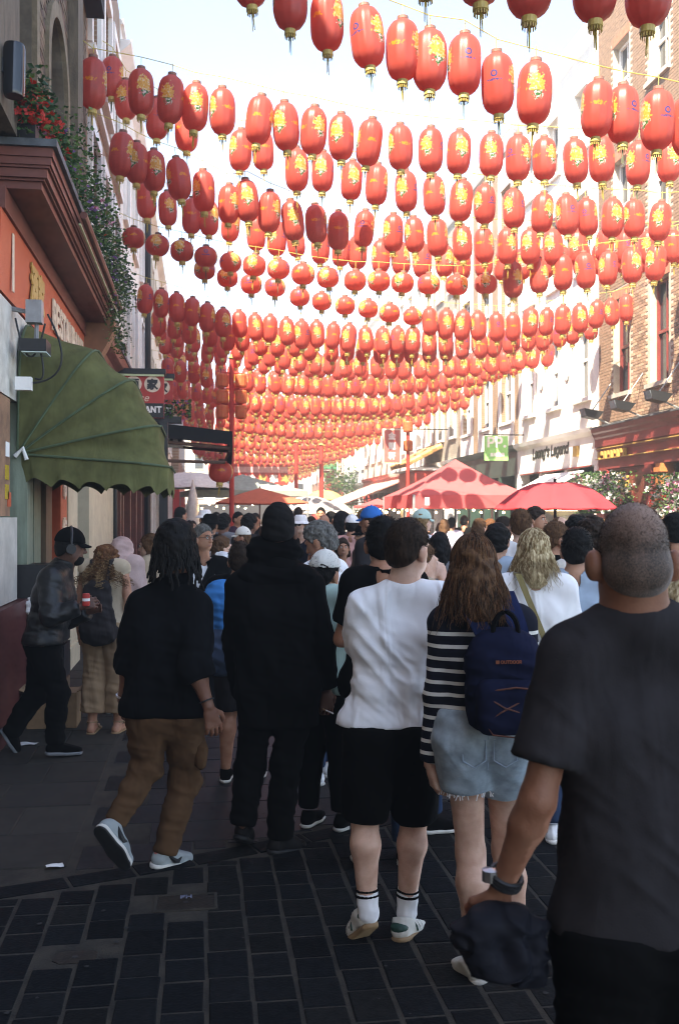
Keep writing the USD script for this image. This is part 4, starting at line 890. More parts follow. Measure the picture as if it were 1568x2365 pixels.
tag(stage.GetPrimAtPath(part('/World', 'far_lantern_cords', m.get(), M_cord)), 'thin yellow cords of the lantern strings far down the street', 'cords', kind='stuff')
# ---------------------------------------------------------------- signs, canopies, parasols and tents
def sign_box(c, w, h, label, texts, light=True):
    t = thing('restaurant_sign', label, 'sign', c); x0, x1 = c[0] - w / 2, c[0] + w / 2
    m = MB(); m.box(x0, x1, c[1], c[1] + .14, c[2] - h / 2, c[2] + h / 2); bd = part(t, 'board', m.get(), M_red)
    m = MB(); m.box(x0, x1, c[1] - .006, c[1] - .001, c[2] - h / 2, c[2] - h * .17); part(bd, 'black_panel', m.get(), M_black)
    for k, ch in enumerate(texts[0]):
        cx = c[0] + (k - (len(texts[0]) - 1) / 2) * w * .31; cz = c[2] + h * .27
        m = MB(); q = [(cx + .135 * math.cos(a * .314), c[1] - .001, cz + .135 * math.sin(a * .314)) for a in range(20)]; m.prism(q, (0, 0, 0), (0, -.012, 0)); dk = part(bd, 'cream_disc', m.get(), M_cletter)
        part(bd, 'lettering', place_text(text_mesh(ch, .19, .006, cjk=True), (cx, c[1] - .013, cz - .095), (1, 0, 0), (0, 0, 1)), M_black)
    part(bd, 'lettering', place_text(text_mesh(texts[1], .11, .006, slant=.25, bold=False), (c[0], c[1] - .001, c[2] - .09), (1, 0, 0), (0, 0, 1)), M_cletter)
    part(bd, 'lettering', place_text(text_mesh(texts[2], .11, .006), (c[0] + .02, c[1] - .007, c[2] - h * .39), (1, 0, 0), (0, 0, 1)), M_white)
    m = MB(); m.box(x0 - .4, x1 + .03, c[1] - .05, c[1] + .18, c[2] + h / 2 + .002, c[2] + h / 2 + .09); part(t, 'lamp_hood', m.get(), M_black)
    m = MB(); m.box(x0, x1, c[1] - .04, c[1] - .01, c[2] + h / 2 - .035, c[2] + h / 2 - .002); part(t, 'light_tube', m.get(), mats['pale_green_tube'])
    return t
c = P(345, 918, 16.6); sign_box(np.array([-1.12, c[1], 3.78]), 1.0, .72, 'red and black sign with three characters in cream discs over RESTAURANT, nearer of the two', ('興酒家', 'Sunrise', 'RESTAURANT'))
sign_box(np.array([-1.02, 18.6, 3.95]), 1.0, .72, 'red and black sign half hidden behind the nearer one, ANT still showing', ('興酒家', 'Sunrise', 'RESTAURANT'))
m = MB(); m.box(-.62, -.34, 18.75, 18.83, 3.05, 3.55)
t = thing('white_hanging_sign', 'small white sign with black letters under the half hidden red sign', 'sign', (-.5, 18.8, 3.3)); part(t, 'board', m.get(), M_white)
part(t, 'lettering', place_text(text_mesh('N', .28, .006), (-.47, 18.749, 3.16), (1, 0, 0), (0, 0, 1)), M_black)
# black canopy with fringe, red-brown frame, flowers above
t = thing('black_canopy', 'black fabric canopy with a ragged fringe and brown frame jutting from the left shops', 'canopy', (-.5, 19, 3))
xa, xb = XL + .05, P(532, 1000, 18.2)[0]
y0, y1 = 18.0, 20.8
m = MB(); m.prism([(xa, y0, 3.52), (xb, y0, 3.30), (xb, y0, 3.27), (xa, y0, 3.49)], (0, 0, 0), (0, y1 - y0, 0)); part(t, 'roof_cloth', m.get(), pm('dark_canopy_cloth', (.03, .016, .012), .9))
m = MB(); m.prism([(xa, y0, 3.515), (xb, y0, 3.295), (xb, y0, 3.06), (xa, y0, 3.25)], (0, -.02, 0), (0, 0, 0)); part(t, 'near_flap', m.get(), pm('black_cloth', (.005, .0047, .0045), .9))
m = MB(); m.prism([(xb, y0 - .02, 3.30), (xb, y0 - .02, 2.86), (xb, y1, 2.86), (xb, y1, 3.30)], (0, 0, 0), (.03, 0, 0))
for k in range(26): q = y0 + k * (y1 - y0) / 26; m.prism([(xb + .005, q, 2.86), (xb + .005, q + .09, 2.86), (xb + .005, q + .05, 2.78 - .03 * (k % 3))], (0, 0, 0), (.02, 0, 0))
part(t, 'fringe', m.get(), mats['black_cloth'])
m = MB(); m.tube([(xa, y0 + .05, 3.18), (xb, y0 + .05, 3.0)], .035, 6); m.tube([(xa, y0 + 1.4, 3.2), (xb, y0 + 1.4, 3.03)], .03, 6); m.tube([(xb, y0 + .05, 3.0), (xb, y0 + .05, 3.28)], .03, 6); m.tube([(xb - .02, y0 + .05, 2.95), (xb - .02, y1, 2.95)], .03, 6); m.tube([(xa, y0 + .03, 2.78), (xb - .1, y0 + .03, 2.74)], .03, 6)
part(t, 'frame', m.get(), pm('dark_timber', (.10, .055, .035), .6))
m = MB(); m.tube([(xa + .03, y0 + .1, 0), (xa + .03, y0 + .1, 3.3)], .04, 8); part(t, 'wall_post', m.get(), M_black)
c = P(510, 1090, 18.4); lantern(c + [0, 0, 0], False, 'round red lantern hanging alone under the outer end of the black canopy', None, k=0)
m = MB(); m.tube([c + [0, 0, .34], [c[0], c[1], 2.95]], .03, 6); t2 = thing('lantern_hook', 'dark hook holding the round lantern under the black canopy', 'hook', c); part(t2, 'stem', m.get(), M_black)
t = thing('canopy_flower_box', 'flower box with green and purple plants on the black canopy', 'flower box', (-1, 18.3, 3.6))
m = MB(); m.box(xa, -.35, 18.05, 18.3, 3.45, 3.56); part(t, 'box', m.get(), M_black); bouquet(t, RG, (xa, 18.0, 3.52), (-.35, 18.35, 3.82), 900, {'purple': 40, 'white': 20, 'pink': 20}, .06, .03)
m = MB(); m.box(-1.55, -1.35, 8.9 + 6.2, 8.9 + 6.35, 0, 3.3)
t = thing('awning_post', 'dark slim post standing at the right end of the green awning', 'post', (P(378, 1160, 13.0)[0], 12.8, 0)); q = P(378, 1160, 13.0)
m = MB(); m.box(q[0] - .055, q[0] + .055, q[1] - .05, q[1] + .05, 0, 3.0); part(t, 'shaft', m.get(), M_black); m = MB(); m.box(q[0] - .09, q[0] + .09, q[1] - .09, q[1] + .09, 0, .12); part(t, 'base', m.get(), M_black)

def parasol(name, label, c, r, h, zr, zp, mat_, n=8, square=False, pole=M_white, group=None, val=0.0, tilt=0.0):
    t = thing(name, label, 'parasol', (c[0], c[1], 0), group)
    k = 4 if square else n; ph = math.pi / 4 if square else rnd.uniform(0, 1)
    rim = [np.array([c[0] + r * math.cos(ph + 2 * math.pi * i / k), c[1] + r * math.sin(ph + 2 * math.pi * i / k), zr]) for i in range(k)]
    top = np.array([c[0], c[1], zp]); G = []
    for q in np.linspace(0.02, 1, 9):
        ring = []
        for i in range(k):
            a, b = rim[i], rim[(i + 1) % k]
            for s in range(6):
                e = a + (b - a) * s / 6
                sag = 0.05 * r * math.sin(math.pi * s / 6) * q
                pnt = top + (e - top) * q; pnt[2] += (0.34 if not square else .04) * (zp - zr) * math.sin(math.pi * q) - sag * .3
                if q == 1: pnt[:2] -= (e - top)[:2] * .03 * math.sin(math.pi * s / 6)
                ring.append(pnt)
        ring.append(ring[0]); G.append(ring)
    if val: G.append([p - [0, 0, val] for p in G[-1]])
    T = np.eye(4)
    v, f = grid_mesh(np.array(G)); v2 = v - [0, 0, .012]
    part(t, 'canopy', (np.vstack([v, v2]), np.vstack([f, f[:, ::-1] + len(v)])), mat_, smooth=30)
    for i in range(k):
        m = MB(); m.tube([top - [0, 0, .05], top + (rim[i] - top) * .5 + [0, 0, .1 * (zp - zr) - .03 + (0 if square else .2 * (zp - zr))], rim[i] - [0, 0, .03]], .010, 5); part(t, 'rib', m.get(), pole)
    m = MB(); m.tube([(c[0], c[1], 0), (c[0], c[1], zp + .05)], .022, 8); part(t, 'pole', m.get(), pole)
    return t
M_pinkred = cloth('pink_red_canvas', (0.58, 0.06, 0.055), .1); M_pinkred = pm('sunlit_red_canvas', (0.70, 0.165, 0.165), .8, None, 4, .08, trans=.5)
c = P(1282, 1150, 13.9)
parasol('red_parasol', 'large red umbrella with scalloped shadow bands above the crowd at the right', c, .87, 2.1, P(0, 1174, 13.9)[2], P(0, 1114, 13.9)[2], pm('red_umbrella_cloth', (0.52, 0.05, 0.06), .75, None, 4, .08, trans=.35), n=10, pole=M_black)
c = P(600, 1150, 30); parasol('orange_parasol', 'square orange red parasol over the crowd left of centre', c, 1.9, 2.2, P(0, 1162, 30)[2], P(0, 1127, 30)[2], pm('orange_canvas', (0.62, 0.17, 0.09), .85, None, 4, .1, trans=.3), square=True, pole=M_redwood)
for u, v, D, r, lb, mm in ((712, 1172, 42, 1.4, 'pale grey parasol right of the orange one, low over the heads', 'pale'), (760, 1180, 46, 1.3, 'small pale parasol in front of the striped awning', 'pale'), (440, 1120, 36, 1.6, 'white parasol beyond the black canopy', 'white'), (748, 1150, 60, 1.3, 'tiny yellowish parasol far down the middle of the street', 'yel')):
    parasol('parasol', lb, P(u, v, D), r, 2.3, P(0, v, D)[2] - .1, P(0, v, D)[2] + .45, {'pale': pm('pale_canvas', (.50, .48, .46), .9, trans=.3), 'white': cloth('white_parasol_cloth', (.74, .72, .69)), 'yel': pm('yellow_canvas', (.65, .50, .18), .9, trans=.3)}[mm])
t = thing('closed_parasol', 'folded white parasol against the white building on the left', 'parasol', P(445, 1150, 33) * [1, 1, 0]); q = P(445, 1150, 33)
m = MB(); m.lathe((q[0], q[1], 0), [(.05, .7), (.16, .9), (.26, 1.2), (.20, 2.2), (.08, 2.75), (.02, 2.95)], 10); part(t, 'folded_cloth', m.get(), cloth('white_folded', (.7, .68, .64)), smooth=40)
m = MB(); m.tube([(q[0], q[1], 0), (q[0], q[1], 3.0)], .025, 6); part(t, 'pole', m.get(), M_white)
def tent(name, label, c, w, d, ze, zp, mat_, rot, val=.28):
    t = thing(name, label, 'tent', (c[0], c[1], 0)); R = rot_z(rot)[:3, :3]
    cn = [R @ np.array([sx * w / 2, sy * d / 2, 0]) + [c[0], c[1], ze] for sx, sy in ((-1, -1), (1, -1), (1, 1), (-1, 1))]; top = np.array([c[0], c[1], zp])
    for i in range(4):
        a, b = cn[i], cn[(i + 1) % 4]; G = []
        for q in np.linspace(0, 1, 9):
            G.append([top + (a + (b - a) * s - top) * q - [0, 0, .06 * (zp - ze) * math.sin(math.pi * q)] for s in np.linspace(0, 1, 9)])
        G.append([p - [0, 0, .006 + val] for p in G[-1]])
        v, f = grid_mesh(np.array(G)); part(t, 'roof_panel', (v, f[:, ::-1]), mat_, smooth=30)
    for a in cn:
        m = MB(); m.box(a[0] - .025, a[0] + .025, a[1] - .025, a[1] + .025, 0, ze); part(t, 'leg', m.get(), M_grmetal)
    return t
c = P(1062, 1140, 22.5)
tt = tent('market_tent', 'pink red market tent with a pointed roof standing in the sun, lantern shadows across it', np.array([c[0], c[1] + .4, 0]), 2.75, 2.3, P(0, 1143, 21.7)[2], P(0, 1058, 22.5)[2], M_pinkred, .10)
m = MB(); k = P(986, 1158, 21.0); m.box(k[0] - .05, k[0] + .05, k[1] - .02, k[1], k[2] - .08, k[2] + .08); part(tt, 'white_label', m.get(), M_white)
c = P(560, 1115, 38); tent('grey_green_tent', 'pale grey green tent behind the orange parasol', c, 4.2, 3.2, P(0, 1135, 38)[2], P(0, 1095, 38)[2], pm('grey_green_canvas', (.42, .46, .40), .9, trans=.3), .2, .2)
c = P(885, 1160, 24); tent('small_pink_tent', 'small pink tent corner left of the big pink red tent', c + [0, .8, 0], .9, .9, P(0, 1168, 24)[2], P(0, 1150, 24)[2], M_pinkred, .3, .05)
# striped awning, vertical red sign, tiled roof on the right
t = thing('striped_awning', 'faded striped awning sloping out over a shop left of the pink tent', 'awning', (9, 50, 3))
M_str = look('faded_stripes', {'tc': ('texture_coordinate', {}), 's': ('separate_xyz', {}), 'a': ('math', {'math_type': 'multiply', 'value2': 14.0}), 'b': ('math', {'math_type': 'sine'}), 'c': ('math', {'math_type': 'greater_than', 'value2': 0.0}), 'm': ('mix', {'color1': (.58, .48, .40), 'color2': (.48, .20, .16)}), 'p': ('principled_bsdf', {'roughness': .9})},
    [('tc.object', 's.vector'), ('s.y', 'a.value1'), ('a.value', 'b.value1'), ('b.value', 'c.value1'), ('c.value', 'm.fac'), ('m.color', 'p.base_color')], 'p.BSDF')
y0, y1 = 47.0, 58.0
m = MB(); m.prism([(9.95, y0, 3.7), (6.6, y0, 2.35), (6.6, y0, 2.30), (9.95, y0, 3.64)], (0, 0, 0), (0, y1 - y0, 0)); part(t, 'canvas', m.get(), M_str)
m = MB(); m.prism([(6.6, y0, 2.30), (6.6, y1, 2.30), (6.6, y1, 2.05), (6.6, y0, 2.05)], (0, 0, 0), (-.015, 0, 0)); part(t, 'valance', m.get(), M_str)
m = MB()
for s in (y0 + .04, y1 - .04): m.tube([(9.95, s, 2.9), (6.65, s, 2.3)], .03, 6)
part(t, 'frame', m.get(), M_redwood)
c = P(905, 1030, 40); t = thing('vertical_red_sign', 'tall pale red vertical sign with white characters and cream border', 'sign', c); w, h = .38, .70
m = MB(); m.box(c[0] - w, c[0] + w, c[1], c[1] + .12, c[2] - h, c[2] + h); part(t, 'border', m.get(), M_cletter)
m = MB(); m.box(c[0] - w + .06, c[0] + w - .06, c[1] - .02, c[1] - .002, c[2] - h + .06, c[2] + h - .06); bd = part(t, 'board', m.get(), pm('faded_red_board', (.52, .12, .10), .6))
for k, ch in enumerate('金龍軒'): part(bd, 'lettering', place_text(text_mesh(ch, .30, .012, cjk=True), (c[0], c[1] - .021, c[2] + .26 - k * .4), (1, 0, 0), (0, 0, 1)), M_white)
m = MB(); m.tube([(c[0], c[1] + .06, c[2] + h), (9.9, c[1] + .06, c[2] + h)], .025, 6); part(t, 'bracket', m.get(), M_black)
t = thing('tiled_shop_canopy', 'little canopy of ochre roof tiles over a red shopfront behind the tent', 'canopy', (9.3, 42, 3.6))
M_tile = [pm(f'ochre_tile_{i}', c, .6, None, 14, .3, rand=.2) for i, c in enumerate([(.50, .25, .08), (.56, .30, .11), (.42, .20, .07)])]
for r in range(7):
    for k in range(16):
        y = 40.6 + k * .22 + rnd.uniform(-.01, .01); a = r / 7; m = MB()
        p0, p1 = (9.95 - 1.5 * a, 4.75 - .8 * a), (9.95 - 1.5 * (a + .165), 4.75 - .8 * (a + .165)); up = .02 + .008 * (r % 2)
        m.tube([(p0[0], y, p0[1]), (p1[0], y, p1[1] + up)], .11, 6, False); part(t, 'tile', m.get(), rnd.choice(M_tile))
m = MB(); m.box(8.45, 9.95, 40.5, 44.1, 3.72, 3.82); part(t, 'soffit', m.get(), M_white)
m = MB(); m.box(8.8, 9.9, 40.6, 44.0, 3.0, 3.7); part(t, 'red_board', m.get(), M_red)
# string of warm bulbs in the dark shop mouth behind the tent
M_bulb = glow('warm_bulb', (1.0, .62, .25), 14.0)
def bulbs(name, label, pts):
    t = thing(name, label, 'string lights', pts[0]); m = MB(); m.tube(pts, .006, 4); part(t, 'wire', m.get(), M_black)
    for p in pts[1:-1]:
        b = MB(); b.lathe(np.array(p) - [0, 0, .06], [(0, 0), (.03, .02), (.035, .04), (.02, .06), (0, .065)], 7); part(t, 'bulb', b.get(), M_bulb)
for k, (u0, u1, v, D) in enumerate(((820, 900, 1176, 27), (880, 990, 1176, 24.5), (990, 1180, 1176, 26))):
    bulbs('bulb_string', ['warm bulbs strung under the striped awning', 'warm bulbs strung at the left leg of the pink tent', 'warm bulbs strung behind the pink tent'][k], [P(u, v + 6 * math.sin(i * 2.1), D) for i, u in enumerate(np.linspace(u0, u1, 12))])
bulbs('bulb_string', 'warm bulbs strung in front of the grey green tent', [P(u, 1168 + 5 * math.sin(i * 2.1), 33) for i, u in enumerate(np.linspace(450, 600, 10))])
# red columns carrying box lanterns
def column(u, D, ztop, label, boxes, r=.07):
    q = P(u, 1195, D); t = thing('red_column', label, 'column', (q[0], q[1], 0))
    m = MB(); m.tube([(q[0], q[1], 0), (q[0], q[1], ztop)], r, 10); part(t, 'shaft', m.get(), M_red)
    m = MB(); m.lathe((q[0], q[1], 0), [(r * 2.2, 0), (r * 2.2, .25), (r * 1.4, .4), (r, .5)], 10); part(t, 'base', m.get(), M_red)
    m = MB(); m.lathe((q[0], q[1], ztop), [(r, 0), (r * 1.6, .04), (0, .16)], 10); part(t, 'finial', m.get(), M_gold)
    for z in boxes:
        for sx in (-1, 1) if len(boxes) > 2 else (0,):
            m = MB(); m.lathe((q[0] + sx * .26, q[1] - .02, z), [(.05, -.20), (.15, -.18), (.17, -.14), (.17, .14), (.15, .18), (.05, .20)], 12); lb = part(t, 'box_lantern', m.get(), pm('amber_red_lantern', (.58, .09, .04), .5, (.55, .20, .06), 12, .3, trans=.3))
        if len(boxes) > 2: m = MB(); m.tube([(q[0] - .3, q[1], z + .22), (q[0] + .3, q[1], z + .22)], .02, 6); part(t, 'arm', m.get(), M_red)
column(535, 28, 6.2, 'tall red column with stacked amber lanterns, beside the black canopy', (5.6, 5.15, 4.72))
column(942, 34, 5.2, 'slim red column with two lanterns between the red sign and the tent', (4.85, 4.2), .06)
column(742, 52, 5.5, 'red column far down the street, right of the banner', (), .12)
column(684, 50, 5.5, 'red column pair far off at the right end of the banner', (), .1)
c = P(600, 1096, 62); t = thing('street_banner', 'wide red banner with white lettering hung across the far street', 'banner', c); w, h = 65 / FW * 62, 24 / FW * 62
m = MB(); m.prism([(c[0] - w, c[1], c[2] - h), (c[0] + w, c[1], c[2] - h), (c[0] + w, c[1], c[2] + h), (c[0] - w, c[1], c[2] + h)], (0, 0, 0), (0, .03, 0)); bd = part(t, 'cloth', m.get(), M_red)
m = MB(); m.box(c[0] - w, c[0] + w, c[1] - .02, c[1] - .002, c[2] + h * .2, c[2] + h * .75); part(bd, 'pale_band', m.get(), pm('pink_band', (.7, .45, .42), .8))
for k, ch in enumerate('倫敦華埠'): part(bd, 'lettering', place_text(text_mesh(ch, h * .8, .01, cjk=True), (c[0] - w * .3 + k * w * .4, c[1] - .003, c[2] - h * .8), (1, 0, 0), (0, 0, 1)), M_gold if k % 2 else M_white)
m = MB(); m.box(c[0] - w * .8, c[0] - w * .6, c[1] - .01, c[1] - .002, c[2] - h * .75, c[2] - h * .1); part(bd, 'green_emblem', m.get(), pm('emblem_green', (.05, .3, .15), .7))
# pagoda gate with a green roof, and trees, at the far end
t = thing('pagoda_gate', 'green roofed pagoda gate far down the street', 'gate', P(825, 1060, 80) * [1, 1, 0]); q = P(822, 1060, 80)
for dx in (-2.2, 2.2):
    m = MB(); m.tube([(q[0] + dx, q[1], 0), (q[0] + dx, q[1], 5.4)], .2, 10); part(t, 'post', m.get(), M_red)
m = MB(); m.box(q[0] - 2.8, q[0] + 2.8, q[1] - .3, q[1] + .3, 5.0, 5.5); part(t, 'beam', m.get(), M_red)
m = MB(); pr = [(-3.4, 5.75), (-2.6, 5.6), (0, 5.6), (2.6, 5.6), (3.4, 5.75), (2.4, 6.3), (0, 6.7), (-2.4, 6.3)]; m.prism([(q[0] + a, q[1], z) for a, z in pr], (0, -.9, 0), (0, .9, 0)); part(t, 'roof', m.get(), pm('green_roof', (.05, .20, .09), .5))
def tree(u, D, H, R, label, seed):
    q = P(u, 1195, D); t = thing('street_tree', label, 'tree', (q[0], q[1], 0)); r = np.random.default_rng(seed); b = np.array([q[0], q[1], 0.])
    m = MB(); m.tube([b, b + [.1, 0, H * .35], b + [0, .1, H * .7]], (.16, .12, .05), 8)
    for k in range(7):
        a = k * .9; z = H * (.35 + .05 * k); m.tube([b + [0, 0, z], b + [R * .4 * math.cos(a), R * .4 * math.sin(a), z + H * .16], b + [R * .8 * math.cos(a), R * .8 * math.sin(a), z + H * .22]], (.06, .04, .015), 5)
    part(t, 'trunk', m.get(), pm('bark', (.09, .07, .05), .95))
    for i, mt in enumerate(M_leaf): part(t, 'crown', leaves(r, clumped(r, 1500, (b[0] - R, b[1] - R, H * .42), (b[0] + R, b[1] + R, H), 16, .34), .17), mt, kind='stuff')
tree(815, 70, 5.0, 1.7, 'small green street tree far down the middle of the street', 3)
tree(845, 84, 4.6, 1.8, 'pale green street tree by the far pagoda gate', 4)
# bollard-like white lamp stand seen under the red umbrella
c = P(1295, 1195, 17.5); t = thing('lantern_stand', 'cream stone lantern stand seen under the red umbrella', 'lantern stand', (c[0], c[1], 0))
m = MB(); m.lathe((c[0], c[1], 0), [(.2, 0), (.2, .3), (.13, .4), (.11, 1.3), (.2, 1.42), (.22, 1.5), (.13, 1.58), (.13, 1.78), (.30, 1.86), (.10, 2.0), (0, 2.1)], 12); part(t, 'stone', m.get(), M_creampost)
# metal barrier boards and things beside the shop doorway on the left
q0, q1 = P(425, 1330, 9.3), P(520, 1345, 9.3)
t = thing('wooden_screen', 'brown ribbed wooden screen behind the man in the dreadlocks', 'screen', (q0 * [1, 1, 0] + q1 * [1, 1, 0]) / 2)
n = 9
for k in range(n):
    a = q0 + (q1 - q0) * k / n; b = q0 + (q1 - q0) * (k + .86) / n; m = MB(); m.box(a[0] - .12, b[0] - .12, a[1], a[1] + .03, .25, a[2] - .02); part(t, 'slat', m.get(), M_redwood)
m = MB(); m.box(q0[0] - .16, q1[0] - .08, q0[1] - .01, q0[1] + .05, q0[2] - .015, q0[2] + .03); part(t, 'top_rail', m.get(), M_brownpost)
for x in (q0[0] - .14, q1[0] - .13):
    m = MB(); m.box(x, x + .05, q0[1] + .031, q0[1] + .08, 0, q0[2] - .02); part(t, 'leg', m.get(), M_brownpost)
for k, (u, v, D, w, h, mt, lb) in enumerate(((85, 1400, 8.6, .26, .16, M_white, 'crumpled white paper bag on the dark crate by the shop'), )):
    c = P(u, v, D); t = thing('paper_bag', lb, 'bag', c); m = trimesh.creation.icosphere(3, .5); v_ = m.vertices * [w, w, h]; v_ += (meshkit.noise(v_ * 22) - .5)[:, None] * .06 * np.sign(v_); part(t, 'paper', (v_ + c, m.faces), mt)
c = P(88, 1440, 8.6); t = thing('stock_crate', 'dark crate stack behind the man in the leather jacket', 'crate', (c[0], c[1], 0))
for k, (z0, z1, mt) in enumerate(((0, .32, M_brownpost), (.34, .64, M_black), (.66, 1.34 + (c[2] - c[2]), M_black))):
    m = MB(); m.box(c[0] - .2, c[0] + .22, c[1], c[1] + .4, z0, z1); part(t, 'crate_box', m.get(), mt)
c = P(120, 1650, 8.2); t = thing('cardboard_box', 'open brown cardboard box on the footway behind the man in the leather jacket', 'box', (c[0], c[1], 0))
m = MB(); m.box(c[0] - .2, c[0] + .2, c[1], c[1] + .3, .01, .30); bx_ = part(t, 'carton', m.get(), pm('cardboard', (.30, .19, .10), .9))
for sx in (-1, 1): m = MB(); m.prism([(c[0] + sx * .2, c[1], .302), (c[0] + sx * .33, c[1], .36), (c[0] + sx * .33, c[1] + .3, .36), (c[0] + sx * .2, c[1] + .3, .302)], (0, 0, 0), (0, 0, .006)); part(t, 'flap', m.get(), mats['cardboard'])
# ---------------------------------------------------------------- bodies: smooth unions of tapered limbs, meshed by surface nets
V3 = lambda *a: np.array(a, float)
def unit(v): v = np.asarray(v, float); return v / (np.linalg.norm(v) + 1e-12)
def smin(a, b, k):
    h = np.maximum(k - np.abs(a - b), 0) / k; return np.minimum(a, b) - h * h * k * .25
def smax(a, b, k): return -smin(-a, -b, k)
def cone(a, b, ra, rb=None, flat=None):
    """A limb from a to b; flat = (axis, factor) thins it along the axis."""
    a, b = np.asarray(a, float), np.asarray(b, float); rb = ra if rb is None else rb; ba = b - a; L = max(ba @ ba, 1e-9)
    def f(p):
        q = p - a
        if flat is not None: n, s = flat; q = q + np.outer(q @ n, n) * (1 / s - 1); 
        t = np.clip(q @ (ba / L), 0, 1); q -= t[:, None] * ba; return np.sqrt(np.einsum('ij,ij->i', q, q)) - (ra + (rb - ra) * t)
    return f
def ell(c, r, R=None):
    c, r = np.asarray(c, float), np.asarray(r, float)
    def f(p):
        q = p - c
        if R is not None: q = q @ R
        q = q / r; k0 = np.sqrt(np.einsum('ij,ij->i', q, q)); q = q / r; k1 = np.sqrt(np.einsum('ij,ij->i', q, q)); return k0 * (k0 - 1) / np.maximum(k1, 1e-9)
    return f
def half(pt, n):
    """Keeps what lies on the side n points away from."""
    pt, n = np.asarray(pt, float), unit(n); return lambda p: (p - pt) @ n
def blend(fs, k):
    def f(p):
        d = fs[0](p)
        for g in fs[1:]: d = smin(d, g(p), k)
        return d
    return f
def cut(f, *hs, k=.006):
    def g(p):
        d = f(p)
        for h in hs: d = smax(d, h(p), k)
        return d
    return g
def snet(f, lo, hi, h):
    """Surface nets on a grid that is evaluated only near the surface."""
    lo = np.asarray(lo, float) - 2 * h; n = (np.ceil((np.asarray(hi) + 2 * h - lo) / h / 4).astype(int)) * 4 + 1
    c = [np.arange(0, k, 4) for k in n]; C = np.stack(np.meshgrid(*c, indexing='ij'), -1)
    D = f(lo + C.reshape(-1, 3) * h).reshape(C.shape[:3])
    act = np.abs(D) < 4 * h * 2.2
    a = act.copy()
    for ax in range(3):
        s = [slice(None)] * 3; s2 = list(s); s[ax] = slice(1, None); s2[ax] = slice(None, -1)
        b = a.copy(); b[tuple(s)] |= a[tuple(s2)]; b[tuple(s2)] |= a[tuple(s)]; a = b
    up = lambda A: A.repeat(4, 0).repeat(4, 1).repeat(4, 2)[2:2 + n[0], 2:2 + n[1], 2:2 + n[2]] if False else A[np.minimum((np.arange(n[0]) + 2) // 4, A.shape[0] - 1)][:, np.minimum((np.arange(n[1]) + 2) // 4, A.shape[1] - 1)][:, :, np.minimum((np.arange(n[2]) + 2) // 4, A.shape[2] - 1)]
    M = up(a); G = up(np.where(D > 0, 1.0, -1.0)).copy(); idx = np.argwhere(M); G[M] = f(lo + idx * h)
    ins = G < 0
    cell = np.zeros(np.array(n) - 1, int); acc = np.zeros((*(np.array(n) - 1), 3)); cnt = np.zeros(np.array(n) - 1)
    corner = [(i, j, k) for i in (0, 1) for j in (0, 1) for k in (0, 1)]
    sl = lambda o: tuple(slice(o[d], n[d] - 1 + o[d]) for d in range(3))
    some = np.zeros(np.array(n) - 1, bool); every = np.ones_like(some)
    for o in corner: some |= ins[sl(o)]; every &= ins[sl(o)]
    ac = some & ~every; I = np.argwhere(ac)
    if len(I) == 0: return np.zeros((0, 3)), np.zeros((0, 3), int)
    pos = np.zeros((len(I), 3)); cn = np.zeros(len(I))
    vals = {o: G[tuple((I + o).T)] for o in corner}
    for o in corner:
        for d in range(3):
            if o[d] == 0:
                e = list(o); e[d] = 1; e = tuple(e); v0, v1 = vals[o], vals[e]; x = (v0 < 0) != (v1 < 0)
                t = np.where(x, v0 / np.where(v0 - v1 == 0, 1, v0 - v1), 0); q = np.array(o, float)[None].repeat(len(I), 0); q[:, d] += t
                pos += np.where(x[:, None], q, 0); cn += x
    V = lo + (I + pos / cn[:, None]) * h
    idm = np.full(ac.shape, -1); idm[ac] = np.arange(len(I)); F_ = []
    for d in range(3):
        u, v = [(1, 2), (2, 0), (0, 1)][d]
        s0 = [slice(1, k - 1) for k in n]; s0[d] = slice(0, n[d] - 1); s1 = list(s0); s1[d] = slice(1, n[d])
        a0, a1 = ins[tuple(s0)], ins[tuple(s1)]; E = np.argwhere(a0 != a1)
        if not len(E): continue
        dirn = a0[tuple(E.T)]; off = np.ones(3, int); off[d] = 0; E = E + off
        def at(du, dv): q = E.copy(); q[:, u] += du; q[:, v] += dv; return idm[tuple(q.T)]
        q = np.stack([at(-1, -1), at(0, -1), at(0, 0), at(-1, 0)], 1)
        q = np.where(dirn[:, None], q, q[:, ::-1]); F_.append(q)
    Q = np.vstack(F_); Q = Q[(Q >= 0).all(1)]
    return V, np.vstack([Q[:, [0, 1, 2]], Q[:, [0, 2, 3]]])
def vnormals(V, F_):
    n = np.zeros_like(V); fn = np.cross(V[F_[:, 1]] - V[F_[:, 0]], V[F_[:, 2]] - V[F_[:, 0]])
    for k in range(3): np.add.at(n, F_[:, k], fn)
    return n / (np.linalg.norm(n, axis=1, keepdims=True) + 1e-12)
def relax(V, F_, it=1, lam=.5):
    e = np.vstack([F_[:, [0, 1]], F_[:, [1, 2]], F_[:, [2, 0]]])
    for _ in range(it):
        s = np.zeros_like(V); c = np.zeros(len(V)); np.add.at(s, e[:, 0], V[e[:, 1]]); np.add.at(c, e[:, 0], 1); np.add.at(s, e[:, 1], V[e[:, 0]]); np.add.at(c, e[:, 1], 1)
        V = V + lam * (s / np.maximum(c, 1)[:, None] - V)
    return V
def fold(ax, az, fa, fl):
    """Creases that run along (ax, az) across the cloth: fa per metre across them, fl along them."""
    l = unit(V3(ax, 0, az)); c = V3(l[2], 0, -l[0]); return np.stack([c * fa, V3(0, 1, 0) * fa * .5, l * fl])
